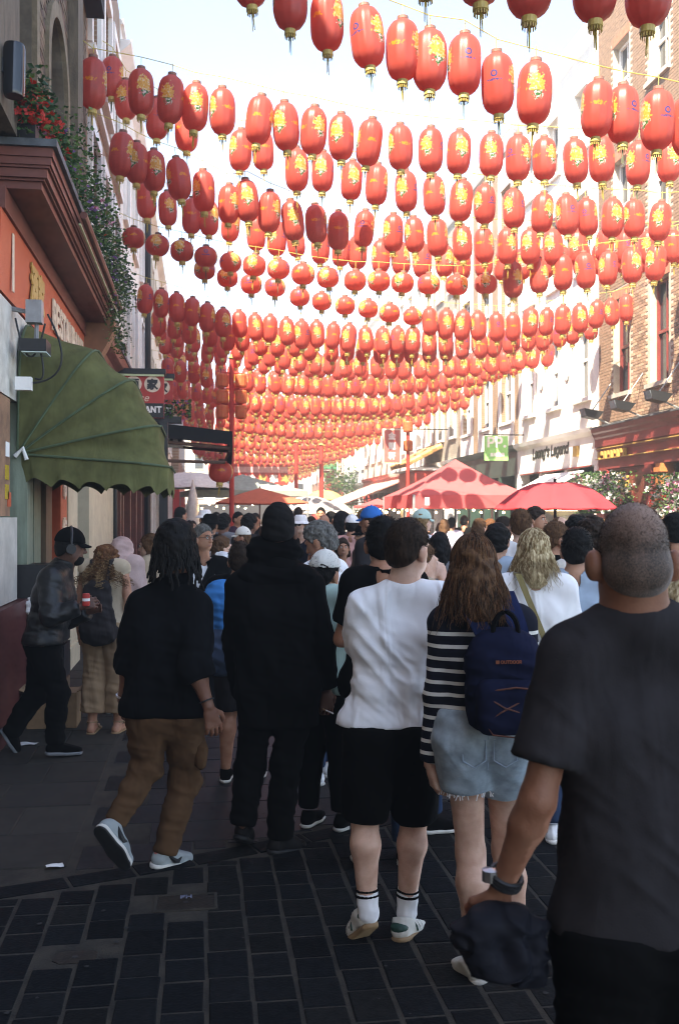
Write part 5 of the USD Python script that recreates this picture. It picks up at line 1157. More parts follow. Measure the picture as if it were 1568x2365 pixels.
def wrinkle(V, F_, folds, seed=0, fade=None):
    """folds: (matrix rows as frequencies, height) pairs: noise stretched into folds."""
    n = vnormals(V, F_); d = np.zeros(len(V))
    for k, (M, amp) in enumerate(folds):
        x = V @ np.asarray(M, float).T; z = meshkit.noise(x + 17.3 * (seed + k), seed + k)
        d += amp * (1 - 2 * np.abs(2 * z - 1) if amp > 0 else (2 * z - 1))
    if fade is not None: d *= fade(V)
    n[:, 2] *= .35
    return V + n * d[:, None]
def mesh_of(f, pts, pad, h, folds=None, seed=0, it=1, fade=None):
    pts = np.asarray(pts); V, Fq = snet(f, pts.min(0) - pad, pts.max(0) + pad, h)
    if it: V = relax(V, Fq, it, .45)
    if folds: V = wrinkle(V, Fq, folds, seed, fade)
    return V, Fq
HORI = [(7, 0, 4), (0, 7, 4), (5, 4, 21)]; HANG = [(13, 0, 2.0), (0, 13, 2.0), (3, 2, 2.2)]
DIAG = fold(.62, -.78, 15, 2.6); DIAG2 = fold(.5, .86, 15, 2.8); FINE = fold(.75, -.66, 30, 5)

# ---- skin, hair, cloth colours
SK = {'pale': skin('skin_pale', (.62, .41, .31)), 'tan': skin('skin_tan', (.40, .21, .13)), 'olive': skin('skin_olive', (.44, .26, .17)), 'brown': skin('skin_brown', (.16, .075, .045)), 'dark': skin('skin_dark', (.095, .046, .029)), 'sunned': skin('skin_sunned', (.235, .112, .066))}
def hairmat(name, c1, c2):
    return look(name, {'tc': ('texture_coordinate', {}), 'mp': ('mapping', {'scale': (90, 90, 12)}), 'n': ('noise_texture', {'scale': 1.0, 'detail': 3.0, 'distortion': .6}), 'r': ('rgb_ramp', {'ramp': [(.35, c1), (.65, c2)]}),
        'b': ('bump', {'strength': 1.0, 'distance': .004}), 'p': ('principled_bsdf', {'roughness': .62, 'specular_ior_level': .12})},
        [('tc.object', 'mp.vector'), ('mp.vector', 'n.vector'), ('n.fac', 'r.fac'), ('n.fac', 'b.height'), ('b.normal', 'p.normal'), ('r.color', 'p.base_color')], 'p.BSDF')
HM = {'black': hairmat('hair_black', (.003, .0027, .0025), (.009, .0075, .006)), 'darkbrown': hairmat('hair_dark_brown', (.012, .0075, .0045), (.034, .020, .012)), 'brown': hairmat('hair_brown', (.040, .020, .010), (.12, .062, .028)),
      'blond': hairmat('hair_blond', (.20, .14, .06), (.60, .50, .31)), 'grey': hairmat('hair_grey', (.055, .052, .047), (.17, .165, .15)), 'ginger': hairmat('hair_auburn', (.05, .02, .008), (.13, .055, .02)), 'sandy': hairmat('hair_sandy', (.12, .07, .03), (.26, .17, .08))}
CL = {}
def C(name, col, **k):
    if name not in CL: CL[name] = cloth('cloth_' + name, col, **k)
    return CL[name]
C('white', (.80, .80, .81), amt=.06, crease=.05); C('offwhite', (.68, .66, .60), amt=.1); C('black', (.0036, .0034, .0034)); C('navy', (.007, .008, .018)); C('charcoal', (.028, .0255, .027), amt=.25); C('mint', (.42, .56, .50), amt=.08)
C('brown', (.088, .048, .024), amt=.25); C('tan', (.30, .20, .115), amt=.15); C('red', (.45, .05, .04)); C('lightblue', (.36, .45, .56)); C('grey', (.20, .20, .21)); C('pink', (.58, .33, .30)); C('beige', (.45, .36, .25)); C('darkbrown', (.05, .033, .025)); C('lilac', (.45, .40, .48)); C('green', (.10, .16, .08)); C('plum', (.04, .02, .035))
C('denim', (.30, .42, .52), amt=.3, scale=14.0); C('darkdenim', (.03, .05, .10)); C('purple', (.05, .03, .08))
M_sole = pm('white_rubber_sole', (.62, .60, .55), .6, None, 12, .15); M_gum = pm('gum_sole', (.28, .18, .09), .6, None, 12, .2); M_dsole = pm('black_rubber_sole', (.014, .014, .015), .6)
M_eye = pm('eye_white', (.7, .68, .64), .25); M_iris = pm('iris_dark', (.02, .012, .008), .15); M_lip = pm('lips', (.40, .16, .13), .5); M_glass = pm('black_sunglasses', (.01, .01, .011), .12, spec=.6)

def frame(fwd):
    f = unit(fwd); r = unit(np.cross(f, [0, 0, 1.0])); u = np.cross(r, f); return np.stack([r, f, u], 1)      # columns: right, forward, up
def head_sdf(c, R, s=1.0, fem=False, ears=True, eo=(.083, .017)):
    g = lambda *a: c + R @ (np.array(a) * s)
    e = lambda q, r: ell(g(*q), np.array(r) * s, R)
    parts_ = [e((0, -.012, .018), (.074, .094, .100)), e((0, .030, -.035), (.060, .066, .082)), e((0, .052, -.088), (.034 if not fem else .029, .032, .028)), cone(g(-.035, .02, -.075), g(.035, .02, -.075), .032 * s)]
    f0 = blend(parts_, .03 * s)
    nose = blend([cone(g(0, .094, .008), g(0, .113, -.033), .008 * s, .0135 * s), ell(g(-.013, .098, -.037), V3(.009, .01, .008) * s, R), ell(g(.013, .098, -.037), V3(.009, .01, .008) * s, R)], .01 * s)
    brow = cone(g(-.036, .083, .020), g(.036, .083, .020), .012 * s); ear = [ell(g(sx * eo[0], -.016, -.024), V3(eo[1], .027, .038) * s, R) for sx in (-1, 1)]
    sock = [ell(g(sx * .031, .098, .002), V3(.019, .016, .012) * s, R) for sx in (-1, 1)]
    lip = blend([ell(g(0, .091, -.066), V3(.022, .010, .006) * s, R), ell(g(0, .089, -.077), V3(.018, .010, .007) * s, R)], .004)
    def f(p):
        d = smin(f0(p), brow(p), .02 * s); 
        for q in sock: d = smax(d, -q(p), .010 * s)
        d = smin(smin(d, nose(p), .010 * s), lip(p), .005 * s)
        if ears:
            for q in ear: d = smin(d, q(p), .008 * s)
        return d
    return f
def face_bits(path, c, R, s=1.0, glasses=None, lips=True, brows=None, beard=None):
    g = lambda *a: c + R @ (np.array(a) * s)
    for sx in (-1, 1):
        m = MB(); v, f = trimesh.creation.icosphere(2, .0115 * s).vertices, trimesh.creation.icosphere(2, 1).faces; m.add(v + g(sx * .031, .0855, .002), f); ey = part(path, 'eye', m.get(), M_eye, smooth=True)
        m = MB(); m.add(trimesh.creation.icosphere(1, .0062 * s).vertices + g(sx * .031, .0935, .002), trimesh.creation.icosphere(1, 1).faces); part(ey, 'iris', m.get(), M_iris, smooth=True)
        m = MB(); m.tube([g(sx * .014, .098, .022), g(sx * .032, .098, .027), g(sx * .050, .084, .021)], .0042 * s, 5); part(path, 'eyebrow', m.get(), brows or HM['darkbrown'])
    if lips:
        m = MB(); m.tube([g(-.021, .094, -.0715), g(0, .1005, -.071), g(.021, .094, -.0715)], (.003 * s, .0052 * s, .003 * s), 6); part(path, 'lips', m.get(), M_lip)
    if glasses:
        m = MB()
        for sx in (-1, 1):
            ring = [g(sx * .032 + .024 * math.cos(a), .108 - .004 * abs(math.cos(a)), .0 + .019 * math.sin(a)) for a in np.linspace(0, 2 * math.pi, 13)]
            m.tube(ring, .0022 * s, 5); m.tube([g(sx * .056, .104, .004), g(sx * .078, .05, .004), g(sx * .082, -.01, -.004)], .002 * s, 5)
        m.tube([g(-.009, .109, .003), g(.009, .109, .003)], .002 * s, 5); gl = part(path, 'glasses', m.get(), M_black)
        if glasses == 'sun':
            m = MB()
            for sx in (-1, 1): m.prism([g(sx * .032 + .024 * math.cos(a), .107, .019 * math.sin(a)) for a in np.linspace(0, 2 * math.pi, 13)[:-1]], R @ V3(0, 0, 0), R @ V3(0, .003, 0))
            part(gl, 'lens', m.get(), M_glass)
def hand_sdf(w, d, n, curl=.5, s=1.0, side=1, spread=.10):
    """w wrist, d towards the fingers, n out of the back of the hand, side +1: thumb towards d x n."""
    d = unit(d); n = unit(n - d * (n @ d)); t = np.cross(d, n) * side; g = lambda a, b, c: w + (a * d + b * t + c * n) * s
    fs = [cone(g(.0, 0, 0), g(.03, .0, 0), .024 * s, .027 * s, (n, .7))]
    for b in (-.030, -.010, .010, .030): fs.append(cone(g(.02, b * .55, 0), g(.082, b, 0), .016 * s, .012 * s))
    palm = blend(fs, .015 * s); fing = []
    for b, L, o in ((-.033, .062, .076), (-.0115, .076, .083), (.0105, .082, .085), (.032, .074, .081)):
        p = g(o, b, 0); ang = .25 + curl * .4; q = []
        for k, (seg, r0, r1) in enumerate(((.45, .0098, .0090), (.31, .0090, .0082), (.24, .0082, .0070))):
            dd = d * math.cos(ang) - n * math.sin(ang) + t * (b * spread * 12 if k == 0 else b * spread * 5); dd = unit(dd); e = p + dd * L * seg * s; q.append(cone(p, e, r0 * s, r1 * s)); p = e; ang += curl * (1.25 if k == 0 else .9)
        fing.append(blend(q, .004 * s))
    p0 = g(.018, .024, -.006); p1 = p0 + unit(d * .55 + t * .75 - n * .25) * .040 * s; p2 = p1 + unit(d * .85 + t * .25 - n * (.3 + .5 * curl)) * .032 * s; p3 = p2 + unit(d * .9 - t * .1 - n * (.4 + .7 * curl)) * .026 * s
    th = blend([cone(p0, p1, .0155 * s, .0125 * s), cone(p1, p2, .0118 * s, .0105 * s), cone(p2, p3, .0105 * s, .0085 * s)], .006 * s)
    def f(p):
        x = smin(palm(p), th(p), .012 * s)
        for q in fing: x = smin(x, q(p), .0055 * s)
        return x
    return f, [g(-.01, 0, 0), g(.18, .07, .03), g(.18, -.07, -.09), g(.0, .08, -.08)]

class Person:
    """Joints by name (sL, eL, wL ... in the place), then body, clothes, hair."""
    def __init__(p, label, J, fwd, head_fwd=None, s=1.0, fem=False, skin_='pale', h=.013, group=None):
        p.J = {k: np.asarray(v, float) for k, v in J.items()}; J = p.J; p.s, p.fem, p.h = s, fem, h; p.fwd = unit(V3(*fwd)); p.SKIN = SK[skin_]; p.skin_ = skin_
        p.R = frame(head_fwd if head_fwd is not None else fwd); p.head = J['hd']
        for S in 'LR':
            if 'a' + S not in J:
                d = unit(J['t' + S] - J['q' + S]); u = unit(np.cross(np.cross(d, [0, 0, 1.0]), d)); J['a' + S] = J['q' + S] + d * .055 * s + u * .095 * s
        base = V3(*((J['qL'] + J['qR'])[:2] / 2), 0); p.path = thing('person', label, 'person', base, group)
        p.ms, p.mh = (J['sL'] + J['sR']) / 2, (J['hL'] + J['hR']) / 2; p.up = unit(p.ms - p.mh); p.rt = unit(J['sR'] - J['sL']); p.fw = unit(np.cross(p.up, p.rt)); p.w = np.linalg.norm(J['sR'] - J['sL'])
        p.hands = []
    def at(p, x, y, z): return p.head + p.R @ (V3(x, y, z) * p.s)
    def torso(p, inf=0.0, depth=.86, belly=0.0, hipr=.118):
        J, s, w, rt, up, fw = p.J, p.s, p.w, p.rt, p.up, p.fw; L = np.linalg.norm(p.ms - p.mh); fl = (fw, depth)
        tr = max(.052, getattr(p, 'neckr', 0) * 1.0 - .004)
        o = lambda t, x, y=0.0: p.ms - up * L * t + rt * w * x + fw * y * s
        waist = .088 if p.fem else .10
        fs = [cone(J['sL'] - up * .02 * s + rt * .035 * s, J['sR'] - up * .02 * s - rt * .035 * s, .068 * s + inf, None, fl), cone(J['nk'] - up * .015, J['sL'] + up * .004, tr * s + inf * .8, .058 * s + inf), cone(J['nk'] - up * .015, J['sR'] + up * .004, tr * s + inf * .8, .058 * s + inf),
              cone(o(.26, -.24, .01), o(.26, .24, .01), .112 * s + inf, None, fl), cone(o(.26, -.22, .01), o(.66, -.17), .105 * s + inf, waist * s + inf, fl), cone(o(.26, .22, .01), o(.66, .17), .105 * s + inf, waist * s + inf, fl),
              cone(o(.66, -.17), J['hL'] + up * .03, waist * s + inf, hipr * s + inf, fl), cone(o(.66, .17), J['hR'] + up * .03, waist * s + inf, hipr * s + inf, fl), cone(J['hL'], J['hR'], hipr * s + inf, None, (fw, .92))]
        if p.fem: fs += [ell(o(.34, -.2, .095), V3(.065, .065, .065) * s + inf * .6), ell(o(.34, .2, .095), V3(.065, .065, .065) * s + inf * .6)]
        if belly: fs.append(ell(o(.7, 0, .06), V3(.14, .12, .15) * s * (1 + belly)))
        return blend(fs, .05 * s)
    def leg(p, S, r=(.082, .054, .061, .037), inf=0.0):
        J, s = p.J, p.s; k, a, h = J['k' + S], J['a' + S], J['h' + S]; back = -p.fw; calf = k + (a - k) * .27 + back * .024 * s
        return blend([cone(h - p.up * .01, k, r[0] * s + inf, r[1] * s + inf), cone(k, calf, r[1] * s + inf, r[2] * s + inf), cone(calf, a, r[2] * s + inf, r[3] * s + inf), cone(h - p.up * .03 + back * .02 * s, h + (k - h) * .35, .080 * s + inf, .072 * s + inf)], .035 * s)
    def arm(p, S, inf=0.0, r=(.048, .040, .027)):
        J, s = p.J, p.s; e, w, sh = J['e' + S], J['w' + S], J['s' + S]; m = e + (w - e) * .25
        return blend([cone(sh, e, r[0] * s + inf, r[1] * s + inf), cone(e, m, r[1] * s + inf, (r[1] + .002) * s + inf), cone(m, w, (r[1] + .001) * s + inf, r[2] * s + inf)], .025 * s)
    def body(p, neck=None, legs=True, leg_inf=0.0, hand=None, foot=False, tors=True):
        """hand: {side: (towards, back, curl, thumb side)} gives that hand its fingers."""
        J, s = p.J, p.s; nr = (neck or (.049 if p.fem else .058)) * s
        p.neckr = nr
        nkf = blend([cone(J['nk'] - p.up * .02, p.at(0, -.018, -.06), nr * (1.05 if nr < .062 else .92), nr), cone(J['nk'] + p.fw * .04 * s - p.up * .03, p.at(0, .01, -.07), nr * .8, nr * .85)], .03)
        hd = head_sdf(p.head, p.R, s, p.fem, True, getattr(p, 'ears', (.083, .017))); fs = [p.torso(-.012)] if tors else []
        fs += [p.arm('L'), p.arm('R')] + ([p.leg('L', inf=leg_inf), p.leg('R', inf=leg_inf)] if legs else []); b = blend(fs, .03 * s)
        hs = []
        for S in 'LR':
            d = hand[S] if hand and S in hand else (J['w' + S] - J['e' + S], -p.fw if False else (p.rt if S == 'R' else -p.rt), .5, 1 if S == 'L' else -1)
            hf, hp = hand_sdf(J['w' + S] + unit(d[0]) * .012 * s, V3(*d[0]), V3(*d[1]), d[2], s * (.92 if p.fem else 1), d[3]); hs.append((S, hf, hp))
        coarse = p.h > .016
        if foot:
            ft = [blend([cone(J['q' + S] + V3(0, 0, .03), J['t' + S] + V3(0, 0, .022), .03 * s, .022 * s), cone(J['q' + S] + V3(0, 0, .03), J['a' + S], .032 * s, .036 * s)], .02) for S in 'LR']
        def f(q):
            d = smin(smin(b(q), nkf(q), .04 * s), hd(q), .02 * s)
            for S, hf, hp in hs: d = smin(d, hf(q), .01)
            if foot:
                for t in ft: d = smin(d, t(q), .02)
            return d
        pts = np.array([J[k] for k in J] + [p.at(0, 0, .12)] + [x for _, _, hp in hs for x in hp])
        if not legs and not foot: pts = pts[pts[:, 2] > min(p.mh[2] - .35, min(x[2] for _, _, hp in hs for x in hp)) - .01]
        lo, hi = pts.min(0) - .13, pts.max(0) + .13
        V, Fq = snet(f, lo, hi, p.h)
        if coarse: V = relax(V, Fq, 1, .3)
        Vs, Fs, n = [V], [Fq], len(V)
        # finer where it shows: the head, and hands that were asked for
        def finer(fn, c, r, h, near):
            nonlocal n
            v, q = snet(fn, c - r, c + r, h); 
            if len(v) == 0: return
            keep = near(v); q = q[keep[q].all(1)]; Vs.append(v); Fs.append(q + n); n += len(v)
        def drop(near):
            k = near(V); Fs[0] = Fs[0][~k[Fs[0]].all(1)]
        hr = .135 * s
        inhead = lambda v: np.linalg.norm(v - p.head, axis=1) < hr
        drop(lambda v: np.linalg.norm(v - p.head, axis=1) < hr - p.h * 1.2); finer(f, p.head, hr, min(p.h * .5, .0085), inhead)
        if hand:
            for S, hf, hp in hs:
                if S in hand:
                    c = J['w' + S] + unit(hand[S][0]) * .09 * s; r = .115 * s
                    drop(lambda v: np.linalg.norm(v - c, axis=1) < r - p.h * 1.2); finer(f, c, r, .0038, lambda v: np.linalg.norm(v - c, axis=1) < r)
        VV, FF = np.concatenate(Vs), np.concatenate(Fs); use, inv = np.unique(FF, return_inverse=True)
        part(p.path, 'body', (VV[use], inv.reshape(-1, 3)), p.SKIN, smooth=True)
    def wear(p, name, f, pts, mt, folds=None, h=None, pad=.16, seed=0, label=None, it=1, fade=None):
        v, q = mesh_of(f, pts, pad, h or p.h, folds, seed, it, fade); return part(p.path, name, (v, q), mt, smooth=True if not folds else 50, label=label)
    def top(p, name, mt, hem, inf=.014, sleeve=.5, sl_r=(.075, .075), folds=None, neck_drop=.01, neck_r=.075, flare=0.0, belly=0.0, h=None, label=None, extra=(), depth=.86, sleeves='LR', k=.03, hipr=.118):
        """A shirt, jumper or jacket: sleeve = how far down the arm it reaches (1 elbow, 2 wrist)."""
        J, s = p.J, p.s; fs = [p.torso(inf, depth, belly, hipr)]; cuts = []
        if flare: fs.append(cone(p.ms - p.up * .2, V3(*(p.mh[:2]), hem - .02), .11 * s, .15 * s + flare, (p.fw, .8)))
        for S in sleeves:
            a, e, w = J['s' + S], J['e' + S], J['w' + S]
            if sleeve <= 1: b = a + (e - a) * sleeve; sf = cone(a, b, sl_r[0] * s, sl_r[1] * s); sf = cut(sf, half(b, e - a))
            else:
                b = e + (w - e) * (sleeve - 1); sf = cut(blend([cone(a, e, sl_r[0] * s, (sl_r[0] * .5 + sl_r[1] * .5) * s), cone(e, b, (sl_r[0] * .45 + sl_r[1] * .55) * s, sl_r[1] * s)], .03), half(b, w - e))
            fs.append(sf)
        ns = len(sleeves); bodyf = blend(fs[:len(fs) - ns] + list(extra), .045); slf = fs[len(fs) - ns:]; nk = cone(J['nk'] - p.up * neck_drop, p.at(0, -.01, -.04), neck_r * s, neck_r * s)
        def g(q):
            d = smax(bodyf(q), hem - q[:, 2], .008)
            for t in slf: d = smin(d, t(q), k)
            return smax(d, -nk(q), .022)
        pts = [J['sL'], J['sR'], J['nk'], V3(*p.mh[:2], hem)] + [J[c + S] for S in sleeves for c in (('e',) if sleeve <= 1 else ('e', 'w'))] + [J['hL'], J['hR']]
        fade = lambda v: np.clip((v[:, 2] - hem) / .14, .12, 1) * np.clip((np.linalg.norm(v - J['nk'], axis=1) - .09) / .16, 0, 1) * np.clip(.45 + (p.ms[2] - v[:, 2]) * 2.6, .35, 1)
        return p.wear(name, g, pts, mt, folds, h, .17 + flare, label=label, fade=fade)
    def bottom(p, name, mt, waist, r=(.095, .075, .072, .068), to=1.95, inf=.0, folds=None, h=None, hipr=.13, label=None):
        """Trousers or shorts: to = 1 knee, 2 ankle."""
        J, s = p.J, p.s; fs = [cone(J['hL'] + p.rt * .02, J['hR'] - p.rt * .02, hipr * s, None, (p.fw, .93)), cone(J['hL'] + p.up * .12, J['hR'] + p.up * .12, (hipr - .012) * s, None, (p.fw, .85))]; L = []
        for S in 'LR':
            hh, k, a = J['h' + S], J['k' + S], J['a' + S]; seat = hh - p.fw * .025 * s
            if to <= 1: b = hh + (k - hh) * to; lf = cut(cone(seat, b, (r[0] + .02) * s, r[1] * s), half(b, k - hh), k=.01)
            else: b = k + (a - k) * (to - 1); lf = cut(blend([cone(seat, hh + (k - hh) * .5, (r[0] + .012) * s, r[0] * s), cone(hh, k, r[0] * s, r[1] * s), cone(k, k + (b - k) * .4 - p.fw * .012, r[1] * s, r[2] * s), cone(k + (b - k) * .4 - p.fw * .012, b, r[2] * s, r[3] * s)], .03), half(b, a - k), k=.012)
            L.append(lf)
        top_ = blend(fs, .05)
        def g(q):
            d = smin(top_(q), L[0](q), .03); d = smin(d, L[1](q), .018); return smax(d, q[:, 2] - waist, .008)
        pts = [J[c + S] for S in 'LR' for c in (('h', 'k') if to <= 1 else ('h', 'k', 'a'))] + [V3(*p.mh[:2], waist)]
        return p.wear(name, g, pts, mt, folds, h, .15, label=label)
    def shoes(p, mt, sole, h=.008, kind='shoe', boot=False, socks=None, label=None):
        J, s = p.J, p.s; out = []
        for S in 'LR':
            H, T, A = J['q' + S], J['t' + S], J['a' + S]; d = unit(T - H); L = np.linalg.norm(T - H); u = A - H; u = unit(u - d * (u @ d)); g = lambda x, z, H=H, d=d, L=L, u=u: H + d * x * L + u * z * s
            up_ = blend([cone(g(.14, .045), g(.58, .040), .036 * s, .040 * s), cone(g(.58, .038), g(.86, .030), .042 * s, .034 * s), cone(g(.16, .05), g(.26, .092 if not boot else .19), .036 * s, .041 * s), cone(g(.25, .085), g(.62, .045), .036 * s, .036 * s)], .025 * s)
            fo = blend([cone(g(.13, .02), g(.6, .02), .042 * s, .048 * s), cone(g(.6, .02), g(.85, .02), .048 * s, .039 * s)], .02)
            topc = half(g(.2, .10 if not boot else .21), unit(u * 1.0 + d * .25))
            v, q = mesh_of(cut(up_, half(g(0, .016), -u), topc, k=.004), [H, T, A], .07 if not boot else .13, h); sh = part(p.path, kind, (v, q), mt, smooth=60)
            v, q = mesh_of(cut(fo, half(g(0, .0), -u), half(g(0, .026), u), k=.004), [H, T], .07, h); part(sh, 'sole', (v, q), sole, smooth=50); out.append((sh, g, d, u))
            if socks:
                k = J['k' + S]; b = A + (k - A) * socks[1]; v, q = mesh_of(cut(cone(A - u * .02, b, .044 * s, .046 * s), half(b, k - A)), [A, b], .07, .008, [(HORI, .003)], 3); sk = part(p.path, 'sock', (v, q), socks[0], smooth=60)
                if len(socks) > 2:
                    n = unit(k - A); c0 = A + (k - A) * socks[1] * .62; ref = unit(np.cross(n, [1, .2, 0])); r2 = np.cross(n, ref)
                    for z in (0, .022): m = MB(); m.tube([c0 + n * z + (.0485 * math.cos(a) * ref + .0485 * math.sin(a) * r2) * s for a in np.linspace(0, 2 * math.pi, 17)], .0055, 5); part(sk, 'sock_stripe', m.get(), socks[2])
        return out
    # ---- hair
    def cap_hair(p, mt, grow=.014, front=(.078, .055), nape=(-.06, -.085), noise_=(.006, 30), h=None, extra=(), name='hair', side=0.0):
        s, R, g = p.s, p.R, p.at; f0 = blend([ell(g(0, -.012, .02), (V3(.074, .094, .100) + grow) * s, R), ell(g(0, -.055, -.035), (V3(.060, .045, .055) + grow) * s, R)] + list(extra), .03 * s)
        a, b = V3(0, *front), V3(0, *nape); n = V3(0, a[2] - b[2], -(a[1] - b[1])); n = R @ unit(n)
        ex = blend(list(extra), .03) if extra else None
        def f(q):
            d = smax(f0(q), (q - g(0, *front)) @ n, .012 * s)
            if ex is not None: d = smin(d, ex(q), .02)
            return d
        v, q = mesh_of(f, [p.head], .2 * s if not extra else .34 * s, h or min(p.h * .62, .009), [((np.eye(3) * noise_[1]), -noise_[0]), (np.eye(3) * noise_[1] * 2.3, -noise_[0] * .6)], 5)
        return part(p.path, name, (v, q), mt, smooth=60)
    def long_hair(p, mt, length=.25, width=.075, grow=.016, noise_=(.010, 22), front=(.082, .06), h=None):
        """Hair that falls behind and beside the neck. length: below the head's centre."""
        g, s = p.at, p.s; z = -length / s
        ex = [cone(g(0, -.065, -.02), g(0, -.085, z), .062 * s, width * .8 * s), cone(g(-.065, -.03, -.02), g(-.075, -.035, z + .03), .034 * s, .036 * s), cone(g(.065, -.03, -.02), g(.075, -.035, z + .03), .034 * s, .036 * s)]
        return p.cap_hair(mt, grow, front, (-.06, -.12), noise_, h, ex)
    def strands(p, mts, n, length, wave=.012, width=.004, seed=0, spread=.05, drop=0.0, lo=-.2, curl=1.0, rmin=.0):
        """Locks of hair from the scalp, over the skull, then hanging."""
        r = np.random.default_rng(seed); g, s = p.at, p.s; sets = [[] for _ in mts]; W = [[] for _ in mts]
        for i in range(n):
            az = r.uniform(-2.55, 2.55); side = math.sin(az); back = math.cos(az)      # az 0 = straight back
            el0 = r.uniform(.15, 1.5); L = length * r.uniform(.72, 1.08); ph = r.uniform(0, 6.28); fq = r.uniform(16, 26) * curl; pts = []; d = 0; step = .014
            rad = V3(.083, .104, .110) * (1 + r.uniform(0, .10)); el_ = el0; flare = r.uniform(0, spread); hang = None
            for k in range(60):
                if hang is None:
                    q = V3(math.cos(el_) * side * rad[0], -.012 - math.cos(el_) * back * rad[1], .018 + math.sin(el_) * rad[2]); el_ -= step / .1
                    if el_ < -.15: hang = q.copy()
                else: 
                    hang = hang + V3(side * flare * step * 3, -back * flare * step * 2 - .0008, -step); q = hang.copy()
                wv = wave * min(1, k / 12) * (1 + (k * .02)); q2 = q + V3(math.sin(k * step * fq * 6 + ph) * wv * (abs(back) + .2), math.cos(k * step * fq * 5 + ph) * wv * .6 - 0.0, 0)
                if q[1] > .06 and q[2] < .05: break
                pts.append(g(*q2)); d += step
                if d > L: break
            if len(pts) > 4: j = int(r.integers(0, len(mts))); sets[j].append(np.array(pts)); W[j].append((width * r.uniform(.8, 1.4), width * .45))
        for m_, l, w in zip(mts, sets, W):
            if l: curves(p.path, 'hair_strands', l, w, m_)
    def short_strands(p, mt, n, length=.022, width=.0016, grow=.012, front=.062, nape=-.072, seed=1, sweep=.5):
        """Short hair that breaks up the outline of the head."""
        r = np.random.default_rng(seed); g, s = p.at, p.s; L = []
        while len(L) < n:
            v = r.normal(size=3); v /= np.linalg.norm(v); q = V3(0, -.012, .018) + v * (V3(.074, .094, .100) + grow - .006); 
            if q[2] < np.interp(q[1], (-.08, .07), (nape, front)): continue
            d = unit(v + V3(0, -.25, -.35) * sweep + r.normal(size=3) * .28); l = length * r.uniform(.6, 1.3); L.append(np.array([g(*q), g(*(q + d * l * .5)), g(*(q + d * l * .9 + V3(0, -.12, -.2) * l * sweep))]))
        curves(p.path, 'hair_strands', L, [(width, width * .4)] * n, mt)
    def baseball_cap(p, mt, back=False, label=None, visor=None):
        g, s, R = p.at, p.s, p.R; sg = -1 if back else 1
        f = cut(ell(g(0, -.008, .025), (V3(.074, .094, .100) + .020) * s, R), half(g(0, 0, .028), -R[:, 2] + R[:, 1] * .0), k=.006)
        v, q = mesh_of(f, [p.head], .17 * s, min(p.h * .6, .009)); cp = part(p.path, 'cap', (v, q), mt, smooth=50, label=label)
        G = []
        for t in np.linspace(0, 1, 6): G.append([g(.078 * math.sin(a) * (1 - .08 * t), sg * (.088 * math.cos(a) + .075 * t * (.55 + .45 * math.cos(a))) - .008, .036 - .022 * t - .012 * abs(math.sin(a)) * t) for a in np.linspace(-1.25, 1.25, 13)])
        v, q = grid_mesh(np.array(G)); v = np.vstack([v, v - R[:, 2] * .006]); q = np.vstack([q, q[:, ::-1] + len(v) // 2]); part(cp, 'visor', (v, q), visor or mt, smooth=40)
        m = MB(); m.add(trimesh.creation.icosphere(1, .008 * s).vertices + g(0, -.008, .146), trimesh.creation.icosphere(1, 1).faces); part(cp, 'button', m.get(), mt)
# ---------------------------------------------------------------- the people nearest the camera
AWAY = V3(.06, 1, 0)
def turn(deg, pitch=0.0):
    """A direction: 0 = away from the camera, 90 = towards the right of the picture, 180 = towards the camera."""
    a = math.radians(deg) + YAW; q = math.radians(pitch); return V3(math.sin(a) * math.cos(q), math.cos(a) * math.cos(q), math.sin(q))
def foot_on(p): return V3(p[0], p[1], max(p[2], 0.004))
DOWN = V3(0, 0, -1)

# man in the white tee
D = 4.12; q = lambda u, v, d=0.0: P(u, v, D + d)
W = Person('man in a white T-shirt and black shorts, green-striped white trainers, seen from behind', dict(
    hd=q(944, 1266), nk=q(928, 1352), sL=q(842, 1404), sR=q(1022, 1388), eL=q(838, 1530, .14), wL=q(880, 1590, .36), eR=q(1016, 1585, .0), wR=q(1004, 1742, .03),
    hL=q(860, 1692), hR=q(955, 1690), kL=q(842, 1890, .02), kR=q(955, 1888, .08), aL=q(848, 2098, -.02), aR=q(938, 2096, .10),
    qL=q(862, 2142, -.06), tL=q(812, 2184, .10), qR=q(918, 2180, -.02), tR=q(976, 2150, .20)), AWAY, turn(38, -3), .96, skin_='pale', h=.014)
W.body(hand={'R': (q(1006, 1830) - q(1004, 1742), V3(-1, -.2, 0), .35, -1)})
W.top('t_shirt', CL['white'], q(0, 1672)[2], .012, .72, hipr=.136, sl_r=(.078, .084), folds=[(fold(.6, -.8, 19, 1.7), .016), (fold(.75, -.66, 34, 4), .004), (HORI, .003)], neck_drop=-.085, neck_r=.085, h=.0105)
W.bottom('shorts', CL['black'], q(0, 1664)[2], (.110, .098), 1.0, folds=[(HANG, .004), (DIAG, .004)], hipr=.126)
sh = W.shoes(C('trainer_white', (.60, .58, .52), amt=.1), M_gum, h=.0065, kind='trainer', socks=(CL['white'], .24, CL['black']))
